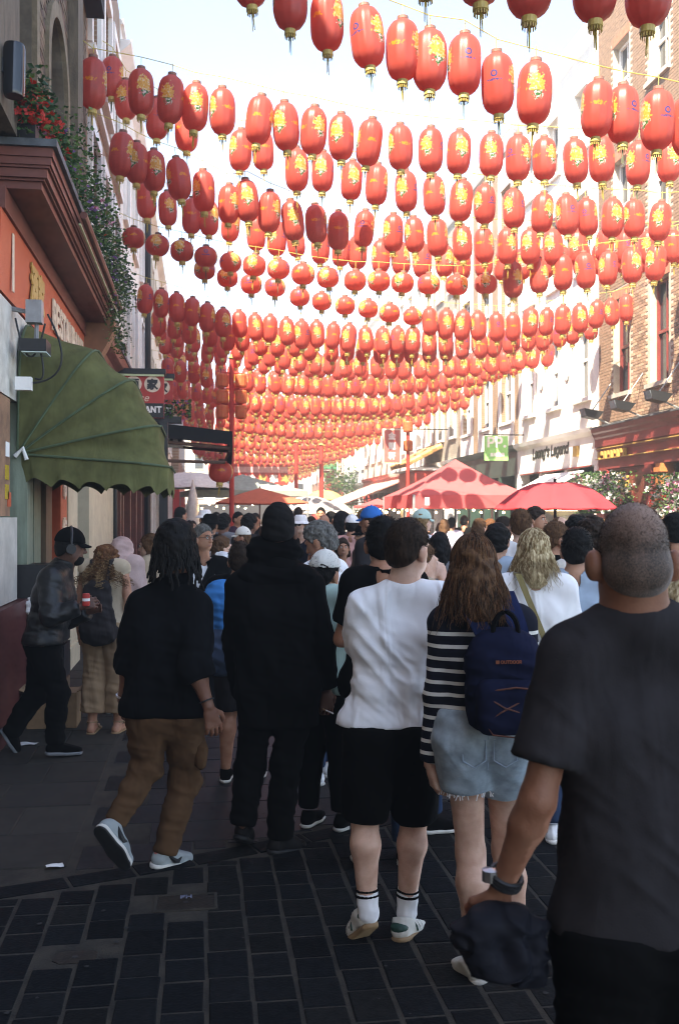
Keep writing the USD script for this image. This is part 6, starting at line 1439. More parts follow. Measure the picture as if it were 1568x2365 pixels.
for s_, g, d, u in sh:
    lat = np.cross(d, u)
    for sg in (-1, 1):
        for k in range(3):
            m = MB(); m.tube([g(.46 + k * .09, .034) + lat * sg * .041, g(.43 + k * .09, .052) + lat * sg * .041, g(.40 + k * .09, .070) + lat * sg * .034], .0055, 5); part(s_, 'side_stripe', m.get(), pm('bottle_green_leather', (.012, .05, .035), .5))
    m = MB(); m.lathe((0, 0, 0), [(0, 0), (.001, 0)], 3); v, f = mesh_of(cut(ell(g(.13, .062), (.040, .040, .026)), half(g(.21, 0), d)), [g(.13, .06)], .06, .0065); part(s_, 'heel_tab', (v, f), mats['bottle_green_leather'], smooth=50)
W.cap_hair(HM['darkbrown'], .013, (.062, .062), (-.07, -.076), (.002, 42), .0075); W.short_strands(HM['darkbrown'], 3200, .020, .0022, .009, sweep=1.0)

# woman in the striped jumper
D = 3.76; q = lambda u, v, d=0.0: P(u, v, D + d)
S = Person('woman in a navy and white striped jumper and frayed denim shorts with long brown hair', dict(
    hd=q(1092, 1312), nk=q(1106, 1402), sL=q(1030, 1442), sR=q(1196, 1440), eL=q(1012, 1606, .0), wL=q(994, 1764, .03), eR=q(1226, 1600, .02), wR=q(1228, 1750, .05),
    hL=q(1070, 1700), hR=q(1160, 1700), kL=q(1086, 1968, .03), kR=q(1168, 1962, .16), aL=q(1098, 2212, -.02), aR=q(1194, 2178, .16),
    qL=q(1120, 2272, -.03), tL=q(1054, 2238, .20), qR=q(1222, 2224, .10), tR=q(1216, 2252, .30)), AWAY, turn(-4, -8), .96, True, 'pale', h=.014)
S.body(hand={'L': (q(1010, 1850) - q(994, 1764), V3(-1, -.1, 0), .5, 1)})
z0 = q(0, 1457)[2]; base_z = 0.0
M_str2 = look('striped_knit', {'tc': ('texture_coordinate', {}), 's': ('separate_xyz', {}), 'n': ('noise_texture', {'scale': 5.0}), 'w': ('math', {'math_type': 'multiply_add', 'value2': .012}), 'a': ('math', {'math_type': 'subtract', 'value2': z0 + .010}), 'd': ('math', {'math_type': 'divide', 'value2': .0455}), 'f': ('math', {'math_type': 'fraction'}),
    'l': ('math', {'math_type': 'greater_than', 'value2': .70}), 'top': ('math', {'math_type': 'less_than', 'value2': z0 + .012}), 'k': ('math', {'math_type': 'multiply'}), 'm': ('mix', {'color1': (.011, .012, .020), 'color2': (.66, .65, .60)}),
    'wv': ('noise_texture', {'scale': 420.0}), 'b': ('bump', {'strength': .8, 'distance': .0015}), 'p': ('principled_bsdf', {'roughness': .95, 'specular_ior_level': .12})},
    [('tc.object', 's.vector'), ('tc.object', 'n.vector'), ('n.fac', 'w.value1'), ('s.z', 'w.value3'), ('w.value', 'a.value1'), ('a.value', 'd.value1'), ('d.value', 'f.value1'), ('f.value', 'l.value1'), ('w.value', 'top.value1'), ('l.value', 'k.value1'), ('top.value', 'k.value2'), ('k.value', 'm.fac'), ('m.color', 'p.base_color'), ('tc.object', 'wv.vector'), ('wv.fac', 'b.height'), ('b.normal', 'p.normal')], 'p.BSDF')
S.top('jumper', M_str2, q(0, 1655)[2], .014, 1.96, (.062, .046), [(HORI, .005), (DIAG, .004)], .012, .06, h=.011, k=.018)
S.bottom('shorts', C('pale_denim', (.36, .44, .50), amt=.35, scale=16.0), q(0, 1630)[2], (.106, .103), .44, folds=[(HORI, .004), (DIAG, .004)], hipr=.132, h=.0105)
J = S.J; r = np.random.default_rng(2); fr = []
for SS in 'LR':
    b = J['h' + SS] + (J['k' + SS] - J['h' + SS]) * .435; ax = unit(J['k' + SS] - J['h' + SS])
    for k in range(90): a = r.uniform(0, 6.28); e = b + V3(math.cos(a), math.sin(a), 0) * .097; fr.append([e, e + ax * r.uniform(.008, .03) + V3(*r.normal(size=2) * .006, 0)])
curves(S.path, 'frayed_hem', fr, [.0034] * len(fr), CL['white'])
for sx in (-.052, .062):
    c = S.mh + S.rt * sx - S.fw * .138 - S.up * .03; m = MB()
    o = [c + S.rt * a + S.up * b for a, b in ((-.042, .045), (.042, .045), (.042, -.03), (0, -.055), (-.042, -.03), (-.042, .045))]; m.tube(o, .0022, 4); part(S.path, 'back_pocket', m.get(), CL['lightblue'])
m = MB(); m.tube([S.mh - S.fw * (.150 - .01 * k) + S.up * (.10 - .05 * k) for k in range(5)], .0018, 4); part(S.path, 'seam', m.get(), CL['lightblue'])
m = MB(); m.tube([S.mh - S.fw * (.135 - abs(x) * .45) * 1.05 + S.rt * x + S.up * (.055 - abs(x) * -.12) for x in np.linspace(-.12, .12, 9)], .0018, 4); part(S.path, 'seam', m.get(), CL['lightblue'])
S.shoes(C('canvas_cream', (.58, .57, .50), amt=.12), mats['white_rubber_sole'], h=.0065, kind='trainer')
S.long_hair(HM['brown'], .15, .09, .016, (.014, 20), h=.010)
S.strands([HM['brown'], HM['brown'], HM['ginger'], HM['darkbrown']], 1300, .285, .006, .0034, 4, .13, curl=.45)
# her navy backpack
c = S.ms - S.up * .165 + S.rt * .052 - S.fw * .185
t = thing('backpack', 'navy backpack with orange bungee cord worn by the woman in the striped jumper', 'backpack', c)
R = np.stack([S.rt, S.fw, S.up], 1)
def rbox(cn, e, rr):
    def f(p): x = np.abs((p - cn) @ R) - (np.array(e) - rr); return np.linalg.norm(np.maximum(x, 0), axis=1) + np.minimum(x.max(1), 0) - rr
    return f
M_bag = C('navy_nylon', (.009, .011, .030), amt=.2); 
bf = blend([rbox(c - S.up * .05, (.134, .075, .148), .06), cone(c + S.up * .06 - S.rt * .05, c + S.up * .06 + S.rt * .05, .075), ell(c + S.up * .11, (.095, .065, .06), R)], .05); bf2 = rbox(c - S.up * .10 - S.fw * .065, (.112, .05, .10), .045)
v, f = mesh_of(bf, [c], .30, .009, [(HORI, .006), (DIAG, .004)], 2); part(t, 'main_bag', (v, f), M_bag, smooth=50)
v, f = mesh_of(bf2, [c - S.up * .09], .22, .009, [(HORI, .004)], 4); part(t, 'front_pocket', (v, f), M_bag, smooth=50)
for sx, top_ in ((-1, S.J['sL']), (1, S.J['sR'])):
    a = c + S.rt * sx * .062 + S.up * .13 + S.fw * .02; b = top_ * .62 + S.J['nk'] * .38 + S.up * .098 - S.fw * .035; b2 = b + S.fw * .10 - S.up * .03; L = [a + (b - a) * k - S.fw * .03 * math.sin(k * 3.14) for k in np.linspace(0, 1, 8)] + [b2]
    wv = S.rt * .034; G = [[p - wv, p + wv] for p in L]; v, f = grid_mesh(np.array(G)); n_ = -S.fw * .010 + S.up * .004; m = MB(); m.add(np.vstack([v, v + n_]), np.vstack([f, f[:, ::-1] + len(v)])); part(t, 'shoulder_strap', m.get(), C('strap_blue', (.013, .019, .058)), smooth=50)
m = MB(); m.tube([c + S.rt * .045 * math.cos(a) + S.up * (.155 + .075 * math.sin(a)) - S.fw * .035 for a in np.linspace(0, math.pi, 10)], .009, 6); part(t, 'handle', m.get(), CL['black'])
fc = c - S.up * .10 - S.fw * .122; m = MB()
cord = [(-.08, .06), (.02, .075), (.09, .065), (.09, .05), (-.03, -.01), (-.085, -.05), (-.06, -.09), (.03, -.10), (.09, -.08), (.085, -.03), (-.02, .005), (-.085, .045), (-.08, .06)]
m.tube([fc + S.rt * a + S.up * b + S.fw * .016 * (abs(a) / .09) ** 2 for a, b in cord], .0032, 5); part(t, 'bungee_cord', m.get(), pm('orange_brown_cord', (.10, .032, .018), .7))
m = MB(); lg = c + S.up * .055 - S.fw * .098; m.add(*place_text(text_mesh('■ OUTDOOR', .012, .002), lg, S.rt, S.up)); part(t, 'logo', m.get(), pm('orange_print', (.20, .06, .025), .7))

# man in the long black coat
D = 5.22; q = lambda u, v, d=0.0: P(u, v, D + d)
B = Person('tall man in a long black hooded coat and black beanie, cigarette in his right hand', dict(
    hd=q(644, 1222), nk=q(644, 1300), sL=q(560, 1356), sR=q(712, 1354), eL=q(548, 1490, .05), wL=q(566, 1610, .22), eR=q(743, 1482, .0), wR=q(752, 1592, .04),
    hL=q(604, 1590), hR=q(684, 1590), kL=q(578, 1765, .04), kR=q(660, 1770, .0), aL=q(560, 1905, .0), aR=q(645, 1935, .0),
    qL=q(552, 1940, -.03), tL=q(572, 1952, .24), qR=q(624, 1975, -.05), tR=q(704, 1966, .10)), AWAY, turn(6), 1.03, skin_='dark', h=.0135)
B.body(leg_inf=-.016, hand={'R': (q(750, 1650) - q(746, 1590), V3(.4, -.9, 0), .7, -1)})
B.top('coat', CL['black'], q(0, 1676)[2], .024, 1.96, (.080, .058), [(HANG, .010), (DIAG, .007), (HORI, .004)], .0, .05, h=.012, depth=.95, k=.018, hipr=.10, extra=[cone(B.ms - B.up * .16 + B.rt * x, V3(*(B.mh + B.rt * x * .9)[:2], q(0, 1700)[2]), .118, .136, (B.fw, .88)) for x in (-.085, .085)])
hood = blend([cone(q(607, 1272, .0), q(662, 1270, .0), .082), cone(q(580, 1330, -.03), q(700, 1330, -.04), .066), cone(q(700, 1330, .0), q(742, 1312, .04), .03, .012)], .035)
v, f = mesh_of(hood, [q(580, 1240), q(745, 1360)], .14, .011, [(HORI, .010), (DIAG, .006)], 3); part(B.path, 'hood', (v, f), CL['black'], smooth=50)
B.bottom('trousers', CL['black'], q(0, 1640)[2], (.086, .073, .066, .064), 2.0, folds=[(HORI, .007), (HANG, .004)], h=.0115)
B.shoes(C('boot_black', (.014, .013, .013), rough=.5), M_dsole, kind='boot', boot=True)
g = B.at; v, f = mesh_of(cut(blend([ell(g(0, -.014, .03), V3(.083, .105, .113), B.R), cone(g(-.02, -.03, -.03), g(.02, -.03, -.03), .066)], .03), half(g(0, 0, -.022), B.R @ V3(0, .5, -1)), k=.01), [B.head], .2, .008, [(np.array(HORI) * 1.6, .004)], 3); bn = part(B.path, 'beanie', (v, f), CL['charcoal'] if False else C('beanie_black', (.012, .0112, .011), bump=.003, bscale=160), smooth=60)
t = thing('cigarette', 'white cigarette between the fingers of the man in the long black coat', 'cigarette', q(752, 1628)); a = B.J['wR'] + unit(q(750, 1650) - q(746, 1590)) * .105 + V3(-.01, -.035, 0)
m = MB(); m.tube([a, a + V3(.035, -.03, -.012)], .004, 7); part(t, 'paper', m.get(), M_white); m = MB(); m.tube([a, a + V3(-.014, .012, .005)], .0041, 7); part(t, 'filter', m.get(), M_gum)

# man with dreadlocks
D = 4.98; q = lambda u, v, d=0.0: P(u, v, D + d)
K = Person('man with dreadlocks in a black jacket, brown cargo trousers and grey and white trainers', dict(
    hd=q(408, 1262), nk=q(400, 1346), sL=q(328, 1400), sR=q(452, 1402), eL=q(302, 1530, .02), wL=q(284, 1616, .06), eR=q(452, 1545, -.17), wR=q(482, 1632, -.20),
    hL=q(344, 1650), hR=q(428, 1652), kL=q(338, 1775, .02), kR=q(428, 1800, .12), aL=q(270, 1894, -.10), aR=q(384, 1962, .02),
    qL=q(226, 1912, -.22), tL=q(296, 2008, -.17), qR=q(352, 2006, -.03), tR=q(442, 1992, .14)), turn(8), turn(22, -2), 1.0, skin_='brown', h=.0135)
K.body(leg_inf=-.016, hand={'R': (q(502, 1700) - q(484, 1632), V3(.3, -.95, 0), .45, -1), 'L': (q(296, 1668) - q(287, 1612), V3(-.9, -.4, 0), 1.0, 1)})
K.top('jacket', C('black_blue', (.0042, .0043, .005)), q(0, 1650)[2], .018, 1.28, (.080, .070), [(HANG, .010), (DIAG2, .008), (HORI, .004)], .0, .055, h=.0115, depth=1.0, k=.018, hipr=.12, extra=[cone(K.ms - K.up * .18 + K.rt * x, V3(*(K.mh + K.rt * x)[:2], q(0, 1670)[2]), .122, .128, (K.fw, .9)) for x in (-.085, .085)])
v, f = mesh_of(cut(cone(q(402, 1345), q(406, 1318), .078, .072), half(q(402, 1322), V3(0, 0, 1))), [q(402, 1335)], .12, .010, [(HORI, .006)], 5); part(K.path, 'collar', (v, f), CL['black_blue'], smooth=50)
K.bottom('trousers', CL['brown'], q(0, 1620)[2], (.088, .076, .062, .056), 2.06, folds=[(HORI, .007), (DIAG, .006)], h=.0105)
m = MB(); c = K.J['hR'] + (K.J['kR'] - K.J['hR']) * .55 + K.rt * .085 - K.fw * .045
v, f = mesh_of(ell(c, (.035, .06, .085)), [c], .12, .010, [(HORI, .006)], 6); part(K.path, 'cargo_pocket', (v, f), CL['brown'], smooth=50)
M_jg = C('trainer_grey', (.30, .33, .33), amt=.1); shs = K.shoes(M_jg, mats['white_rubber_sole'], h=.0065, kind='trainer')
for i, (s_, g, d, u) in enumerate(shs):
    lat = np.cross(d, u)
    for sg in (-1, 1):
        m = MB(); m.tube([g(.24, .072) + lat * sg * .040, g(.40, .044) + lat * sg * .046, g(.50, .040) + lat * sg * .046, g(.62, .066) + lat * sg * .036], (.004, .014, .012, .005), 6); part(s_, 'black_side_mark', m.get(), M_black)
    v, f = mesh_of(ell(g(.115, .07), (.026, .026, .024)), [g(.115, .07)], .05, .006); part(s_, 'red_heel_patch', (v, f), pm('faded_red_patch', (.40, .12, .10), .6), smooth=50)
    m = MB(); m.tube([g(.25 + .14 * math.cos(a), .092 - .03 * math.cos(a) * .4) + lat * .030 * math.sin(a) for a in np.linspace(0, 6.283, 15)], .011, 6); part(s_, 'padded_collar', m.get(), M_black)
    for k in range(4): m = MB(); m.tube([g(.42 + k * .07, .080 - k * .012) - lat * .022, g(.43 + k * .07, .087 - k * .012), g(.42 + k * .07, .080 - k * .012) + lat * .022], .0045, 5); part(s_, 'lace', m.get(), M_black)
    if i == 0:
        v, f = mesh_of(cut(blend([cone(g(.13, .0), g(.6, .0), .042, .049), cone(g(.6, .0), g(.85, .0), .049, .040)], .02), half(g(0, -.006), -u), half(g(0, .006), u), k=.002), [g(0, 0), g(1, 0)], .07, .004); part(s_, 'tread', (v, f), M_dsole, smooth=50)
K.cap_hair(HM['black'], .024, (.07, .05), (-.06, -.10), (.012, 26), .010)
r = np.random.default_rng(8); lk, lw = [], []
for i in range(120):
    az = r.uniform(-2.5, 2.5); el_ = r.uniform(.1, 1.45); L = r.uniform(.17, .285); pts = []; o = r.uniform(.092, .112); dl = 0; ph = r.uniform(0, 6)
    a = el_; hang = None
    while dl < L:
        if a > -.1: p_ = V3(math.cos(a) * math.sin(az) * o * .88, -.012 - math.cos(a) * math.cos(az) * o, .018 + math.sin(a) * o * 1.05); a -= .02 / .11; hang = p_.copy()
        else: hang = hang + V3(math.sin(az) * .004, -math.cos(az) * .003, -.02); p_ = hang + V3(.004 * math.sin(dl * 60 + ph), .004 * math.cos(dl * 50 + ph), 0)
        pts.append(K.at(*p_)); dl += .02
    if not (pts[-1] - K.head) @ K.fwd > .07 or r.random() < .4: lk.append(np.array(pts)); lw.append((.019, .011))
curves(K.path, 'dreadlocks', lk, lw, HM['black'])
m = MB(); c = K.J['wR'] - unit(K.J['wR'] - K.J['eR']) * .03; a = unit(K.J['wR'] - K.J['eR']); b1 = unit(np.cross(a, [0, 1, 0])); b2 = np.cross(a, b1); m.tube([c + (b1 * math.cos(t_) + b2 * math.sin(t_)) * .034 for t_ in np.linspace(0, 6.283, 15)], .004, 5); part(K.path, 'bracelet', m.get(), M_black)
m = MB(); c = K.J['wL'] - unit(K.J['wL'] - K.J['eL']) * .02; a = unit(K.J['wL'] - K.J['eL']); b1 = unit(np.cross(a, [0, 1, 0])); b2 = np.cross(a, b1); m.tube([c + (b1 * math.cos(t_) + b2 * math.sin(t_)) * .036 for t_ in np.linspace(0, 6.283, 15)], .006, 5); part(K.path, 'watch', m.get(), pm('steel', (.5, .5, .5), .3, metal=1.0))

# big man with the cropped head, nearest at the right
D = 2.16; q = lambda u, v, d=0.0: P(u, v, D + d)
Z = Person('cropped, balding man in a charcoal T-shirt, nearest to the camera at the right', dict(
    hd=q(1460, 1282), nk=q(1468, 1412, .0), sL=q(1322, 1515, .0), sR=q(1636, 1505, .04), eL=q(1240, 1850, -.04), wL=q(1156, 2052, .04), eR=q(1745, 1840, .0), wR=q(1740, 2080, .1),
    hL=q(1400, 2160, .02), hR=q(1565, 2160, .02), kL=q(1400, 2640, .05), kR=q(1570, 2640, .1), aL=q(1400, 3030, -.02), aR=q(1570, 3030, .1),
    qL=foot_on(q(1395, 3060, -.06)), tL=foot_on(q(1390, 3060, .2)), qR=foot_on(q(1575, 3060, .06)), tR=foot_on(q(1590, 3060, .32))), turn(0), turn(2), .92, skin_='sunned', h=.013)
Z.ears = (.094, .021)
Z.body(leg_inf=-.016, neck=.074, hand={'L': (q(1130, 2170) - q(1156, 2052), V3(-.3, -1, 0), .9, 1)})
Z.top('t_shirt', CL['charcoal'], q(0, 2150)[2], .012, .74, (.070, .077), [(HANG, .006), (DIAG2, .007), (FINE, .003)], -.115, .10, flare=.03, h=.010, belly=.1)
Z.bottom('trousers', CL['black'], q(0, 2120)[2], (.115, .10, .085, .08), 1.96, folds=[(HORI, .006)], hipr=.15)
Z.shoes(CL['black'], M_dsole)
M_buzz = look('cropped_hair', {'tc': ('texture_coordinate', {}), 'mp': ('mapping', {'location': tuple(-(Z.at(0.0, -.055, .085) - LOC[Z.path]))}), 'ln': ('vector_math', {'math_type': 'length'}), 'mr': ('map_range', {'from_min': .02, 'from_max': .075, 'to_min': .22, 'to_max': 1.15, 'clamp': True}),
    'n': ('noise_texture', {'scale': 330.0, 'detail': 2.0}), 'n2': ('noise_texture', {'scale': 22.0, 'detail': 4.0}), 'a': ('math', {'math_type': 'multiply'}), 'b': ('math', {'math_type': 'multiply_add', 'value2': .5}), 'm': ('mix', {'color1': (.30, .19, .14), 'color2': (.040, .031, .024)}), 'bp': ('bump', {'strength': .5, 'distance': .002}), 'p': ('principled_bsdf', {'roughness': .6, 'specular_ior_level': .25, 'sheen_weight': .1})},
    [('tc.object', 'mp.vector'), ('mp.vector', 'ln.vector1'), ('ln.value', 'mr.value'), ('tc.object', 'n.vector'), ('tc.object', 'n2.vector'), ('n2.fac', 'b.value1'), ('n.fac', 'b.value3'), ('mr.result', 'a.value1'), ('b.value', 'a.value2'), ('a.value', 'm.fac'), ('m.color', 'p.base_color'), ('n.fac', 'bp.height'), ('bp.normal', 'p.normal')], 'p.BSDF')
Z.short_strands(HM['darkbrown'], 6000, .005, .0008, .010, .045, -.09, sweep=.2); Z.cap_hair(M_buzz, .0045, (.072, .045), (-.07, -.09), (.0006, 60), .006, extra=[ell(Z.at(0, -.042, -.036), V3(.064, .062, .056), Z.R)])
a = unit(Z.J['wL'] - Z.J['eL']); c = Z.J['wL'] - a * .03; b1 = unit(np.cross(a, [0, 1, 0])); b2 = np.cross(a, b1)
m = MB(); 
for k in range(3): m.tube([c + a * (k - 1) * .008 + (b1 * math.cos(t_) + b2 * math.sin(t_)) * .0345 for t_ in np.linspace(0, 6.283, 21)], .006, 6)
wt = part(Z.path, 'watch', m.get(), M_black); m = MB(); cc = c - b1 * .034 * (1 if b1[0] > 0 else -1); m.lathe(cc, [(0, -.016), (.02, -.012), (.02, .012), (0, .016)], 10); part(wt, 'watch_face', m.get(), mats.get('steel'))
c = q(1150, 2192, .0); t = thing('black_jacket_bundle', 'crumpled black cloth bundle hanging from the hand of the nearest man', 'cloth bundle', c)
v, f = mesh_of(blend([ell(c, (.054, .05, .060)), cone(c + V3(-.03, 0, .06), c + V3(.035, 0, .065), .03), cone(c + V3(-.085, 0, .02), c + V3(-.04, 0, .05), .012, .025), cone(c + V3(.07, 0, .05), c + V3(.06, 0, -.05), .016, .026)], .03), [c], .2, .0065, [(np.eye(3) * 15, .024), (np.eye(3) * 32, .012)], 5); part(t, 'cloth', (v, f), C('glossy_black_cloth', (.012, .0125, .017), rough=.6), smooth=45)

# man in the leather jacket and cap, walking right
D = 7.32; q = lambda u, v, d=0.0: P(u, v, D + d)
T_ = turn(72)
M_leather = pm('black_leather', (.011, .0105, .010), .42, None, 14, .4, bump=.005, bscale=26, spec=.32)
A_ = Person('man in black leather jacket, cap and headphones, walking right with a red can', dict(
    hd=q(163, 1262), nk=q(143, 1308, .02), sL=q(140, 1336, .19), sR=q(118, 1338, -.17), eL=q(160, 1430, .26), wL=q(206, 1412, .2), eR=q(116, 1424, -.26), wR=q(184, 1402, -.22),
    hL=q(106, 1490, .09), hR=q(98, 1492, -.09), kL=q(84, 1606, .1), kR=q(136, 1604, -.08), aL=q(22, 1700, .1), aR=q(128, 1722, -.08),
    qL=q(2, 1690, .1), tL=q(36, 1742, .08), qR=q(106, 1744, -.1), tR=q(192, 1742, -.02)), T_, turn(66, -6), 1.0, skin_='dark', h=.014)
A_.body(leg_inf=-.016, hand={'R': (q(210, 1394, -.2) - q(184, 1402, -.22), V3(.2, -.9, .3), .75, -1)})
A_.top('leather_jacket', M_leather, q(0, 1484)[2], .030, 1.95, (.084, .060), [(HORI, .006), (DIAG2, .006), (HANG, .004)], .0, .05, flare=.02, h=.012, depth=.95, k=.018)
v, f = mesh_of(cut(cone(q(140, 1316), q(152, 1290), .082, .076), half(q(148, 1292), V3(.3, 0, 1))), [q(143, 1305)], .12, .011); part(A_.path, 'collar', (v, f), M_leather, smooth=50)
A_.bottom('trousers', CL['black'], q(0, 1470)[2], (.095, .08, .072, .068), 1.96, folds=[(HORI, .007)])
A_.shoes(CL['black'], pm('grey_rubber_sole', (.17, .18, .19), .7), kind='trainer')
A_.cap_hair(HM['black'], .008, (.07, .05), (-.07, -.08), (.002, 60)); A_.baseball_cap(CL['black'])
g = A_.at; bd_ = ell(g(0, .055, -.085), V3(.056, .055, .055), A_.R); v, f = mesh_of(cut(bd_, half(g(0, 0, -.052), A_.R @ V3(0, .2, 1))), [g(0, .05, -.08)], .1, .008); part(A_.path, 'beard', (v, f), HM['black'], smooth=50)
m = MB()
for sx in (-1, 1): m.tube([g(sx * .074, -.01, -.018), g(sx * .112, -.01, -.018)], (.040, .036), 14)
hp = part(A_.path, 'headphones', m.get(), M_black, smooth=40); m = MB(); m.tube([g(.100 * math.cos(a), -.012, .0 + .142 * math.sin(a)) for a in np.linspace(0, math.pi, 16)], .011, 6); part(hp, 'headband', m.get(), M_black)
c = q(199, 1385, -.24); t = thing('drink_can', 'red and white drink can in the hand of the man in the leather jacket', 'can', c)
m = MB(); m.lathe(c - [0, 0, .055], [(0, .01), (.023, .01), (.027, .02), (.027, .088), (.023, .10), (0, .10)], 14); part(t, 'can_body', m.get(), M_red, smooth=40); m = MB(); m.lathe(c - [0, 0, .01], [(.0275, 0), (.0278, .02)], 14); part(t, 'white_band', m.get(), M_white)

# ---------------------------------------------------------------- the crowd
def stand(hc, f, S=None, arms='down', sway=0.0, rr=None, wide=1.0):
    """Joints of someone standing with the head's centre at hc, facing f."""
    S = S or (hc[2] + .115); s = S / 1.75; f = unit(V3(f[0], f[1], 0)); r = V3(f[1], -f[0], 0); b = V3(hc[0], hc[1], 0) - f * .03 * s
    g = lambda x, y, z: b + r * x * s + f * y * s + V3(0, 0, z * S)
    J = dict(hd=np.array(hc, float), nk=g(0, -.02, .845), sL=g(-.175 * wide, -.01, .808), sR=g(.175 * wide, -.01, .808), hL=g(-.088, 0, .515), hR=g(.088, 0, .515), kL=g(-.09, .03, .285), kR=g(.095, .05, .285))
    for S_, x in (('L', -1), ('R', 1)):
        J['q' + S_] = g(x * .10, -.06 + (.05 if x > 0 else 0), .002); J['t' + S_] = g(x * .13, .20 + (.05 if x > 0 else 0), .002)
        J['e' + S_], J['w' + S_] = g(x * .225, -.03, .625), g(x * .235, .04, .485)
        if arms == 'phone' or arms == S_: J['e' + S_], J['w' + S_] = g(x * .21, .04, .645), g(x * .09, .27, .70)
        if arms == 'face' and x > 0: J['e' + S_], J['w' + S_] = g(x * .2, .14, .68), g(x * .06, .15, .84)
    return J, s
def crowd(u, v, D, deg, label, hair=('short', 'darkbrown'), top=('white', .55), skin_='pale', fem=False, arms='down', hat=None, glasses=None, trousers='darkdenim', scale=None, extra=None, pitch=0.0, bdeg=None, S=None, wide=1.0):
    """u, v: the middle of the head in the picture."""
    hc = P(u, v, D); J, s = stand(hc, turn(deg if bdeg is None else bdeg), S, arms, wide=wide * (.9 if fem else 1.0)); s = scale or s; h = .018 if D < 9 else (.022 if D < 14 else .028)
    p = Person(label, J, turn(deg if bdeg is None else bdeg), turn(deg, pitch), s, fem, skin_, h)
    near = D < 10
    p.body(legs=trousers is None); cos = math.cos(math.radians(deg))
    if cos < .35 and D < 16: face_bits(p.path, p.head, p.R, s, glasses, brows=HM[hair[1]] if hair else None)
    elif glasses: face_bits(p.path, p.head, p.R, s, glasses, False)
    mt = CL[top[0]]; hem = p.mh[2] - .05
    p.top('top', mt, hem, .014, top[1], (.072, .068) if top[1] < 1.2 else (.066, .048), [(DIAG, .007), (HANG, .005)], .03 if top[1] > .2 else .09, .07 if top[1] > .2 else .11, h=h * .8)
    if trousers: p.bottom('trousers', CL[trousers], p.mh[2] + .04, (.095, .078, .07, .066), 1.95, h=h)
    p.shoes(CL['white'] if rnd.random() < .5 else CL['black'], mats['white_rubber_sole'], h=h * .55)
    st, hc_ = hair if hair else (None, None)
    if st == 'short': p.cap_hair(HM[hc_], .014, (.066, .058), (-.07, -.075), (.006, 36))
    if st == 'short' and D < 9: p.short_strands(HM[hc_], 900, .022, .003)
    if st == 'curly': p.cap_hair(HM[hc_], .024, (.072, .055), (-.06, -.085), (.015, 30))
    elif st == 'crop': p.cap_hair(HM[hc_], .005, (.062, .062), (-.07, -.075), (.001, 40))
    elif st == 'bald': p.cap_hair(HM[hc_], .004, (-.03, .05), (-.07, -.085), (.001, 40))
    elif st == 'long': p.long_hair(HM[hc_], .24 * s, .075)
    elif st == 'bob': p.long_hair(HM[hc_], .13 * s, .085)
    if hat: 
        k, cm = hat
        if k == 'cap': p.baseball_cap(CL[cm] if isinstance(cm, str) else cm)
        elif k == 'backcap': p.baseball_cap(CL[cm], back=True)
        elif k == 'bucket':
            m = MB(); g = p.at; n = 18
            pr = [(.0, .150), (.07, .148), (.098, .12), (.108, .06), (.112, .052), (.155, .02), (.15, .012), (.108, .044)]
            v, f = MB().lathe((0, 0, 0), pr, n).get(); v = p.head + (v * s) @ p.R.T; part(p.path, 'hat', (v, f), CL[cm], smooth=40)
    if extra: extra(p)
    return p
def cross_strap(p, mt, sg=1):
    a, b = p.J['s' + ('L' if sg > 0 else 'R')] + p.up * .085 * p.s + p.rt * .05 * sg, p.mh + p.rt * .13 * sg; L = []
    for k in np.linspace(0, 1, 9): c = a + (b - a) * k; L.append(c - p.fw * (.125 + .02 * math.sin(3.14 * k)) * p.s)
    wv = p.rt * .016; v, f = grid_mesh(np.array([[c - wv, c + wv] for c in [a + p.fw * .03] + L])); n = -p.fw * .008; part(p.path, 'bag_strap', (np.vstack([v, v + n]), np.vstack([f, f[:, ::-1] + len(v)])), mt)
def front_strap(p, mt):
    a, b = p.J['sL'] + p.up * .08 + p.rt * .06, p.mh + p.rt * .15; v, f = grid_mesh(np.array([[c - p.up * .03 - p.rt * .03, c + p.up * .03 + p.rt * .03] for c in [a + (b - a) * k + p.fw * (.135 + .02 * math.sin(3.14 * k)) for k in np.linspace(0, 1, 9)]])); part(p.path, 'bag_strap', (np.vstack([v, v + p.fw * .008]), np.vstack([f[:, ::-1], f + len(v)])), mt)
def open_jacket(mt):
    def f(p):
        J = p.J; fs = blend([p.torso(.034)] + [blend([cone(J['s' + S], J['e' + S], .078, .07), cone(J['e' + S], J['w' + S], .068, .05)], .03) for S in 'LR'], .03)
        gap = cone(p.ms + p.fw * .2 - p.up * .02, p.mh + p.fw * .2 - p.up * .1, .135); ins = p.torso(.016); hz = p.mh[2] - .10
        nk = cone(J['nk'] - p.up * .02, p.head, .08, .09)
        v, q_ = mesh_of(lambda x: smax(smax(smax(fs(x), -gap(x), .01), -nk(x), .01), hz - x[:, 2], .008), [J['sL'], J['sR'], J['eL'], J['eR'], J['wL'], J['wR'], V3(*p.mh[:2], hz)], .14, .014, [(HANG, .006), (DIAG, .005)], 2); part(p.path, 'jacket', (v, q_), mt, smooth=50)
    return f

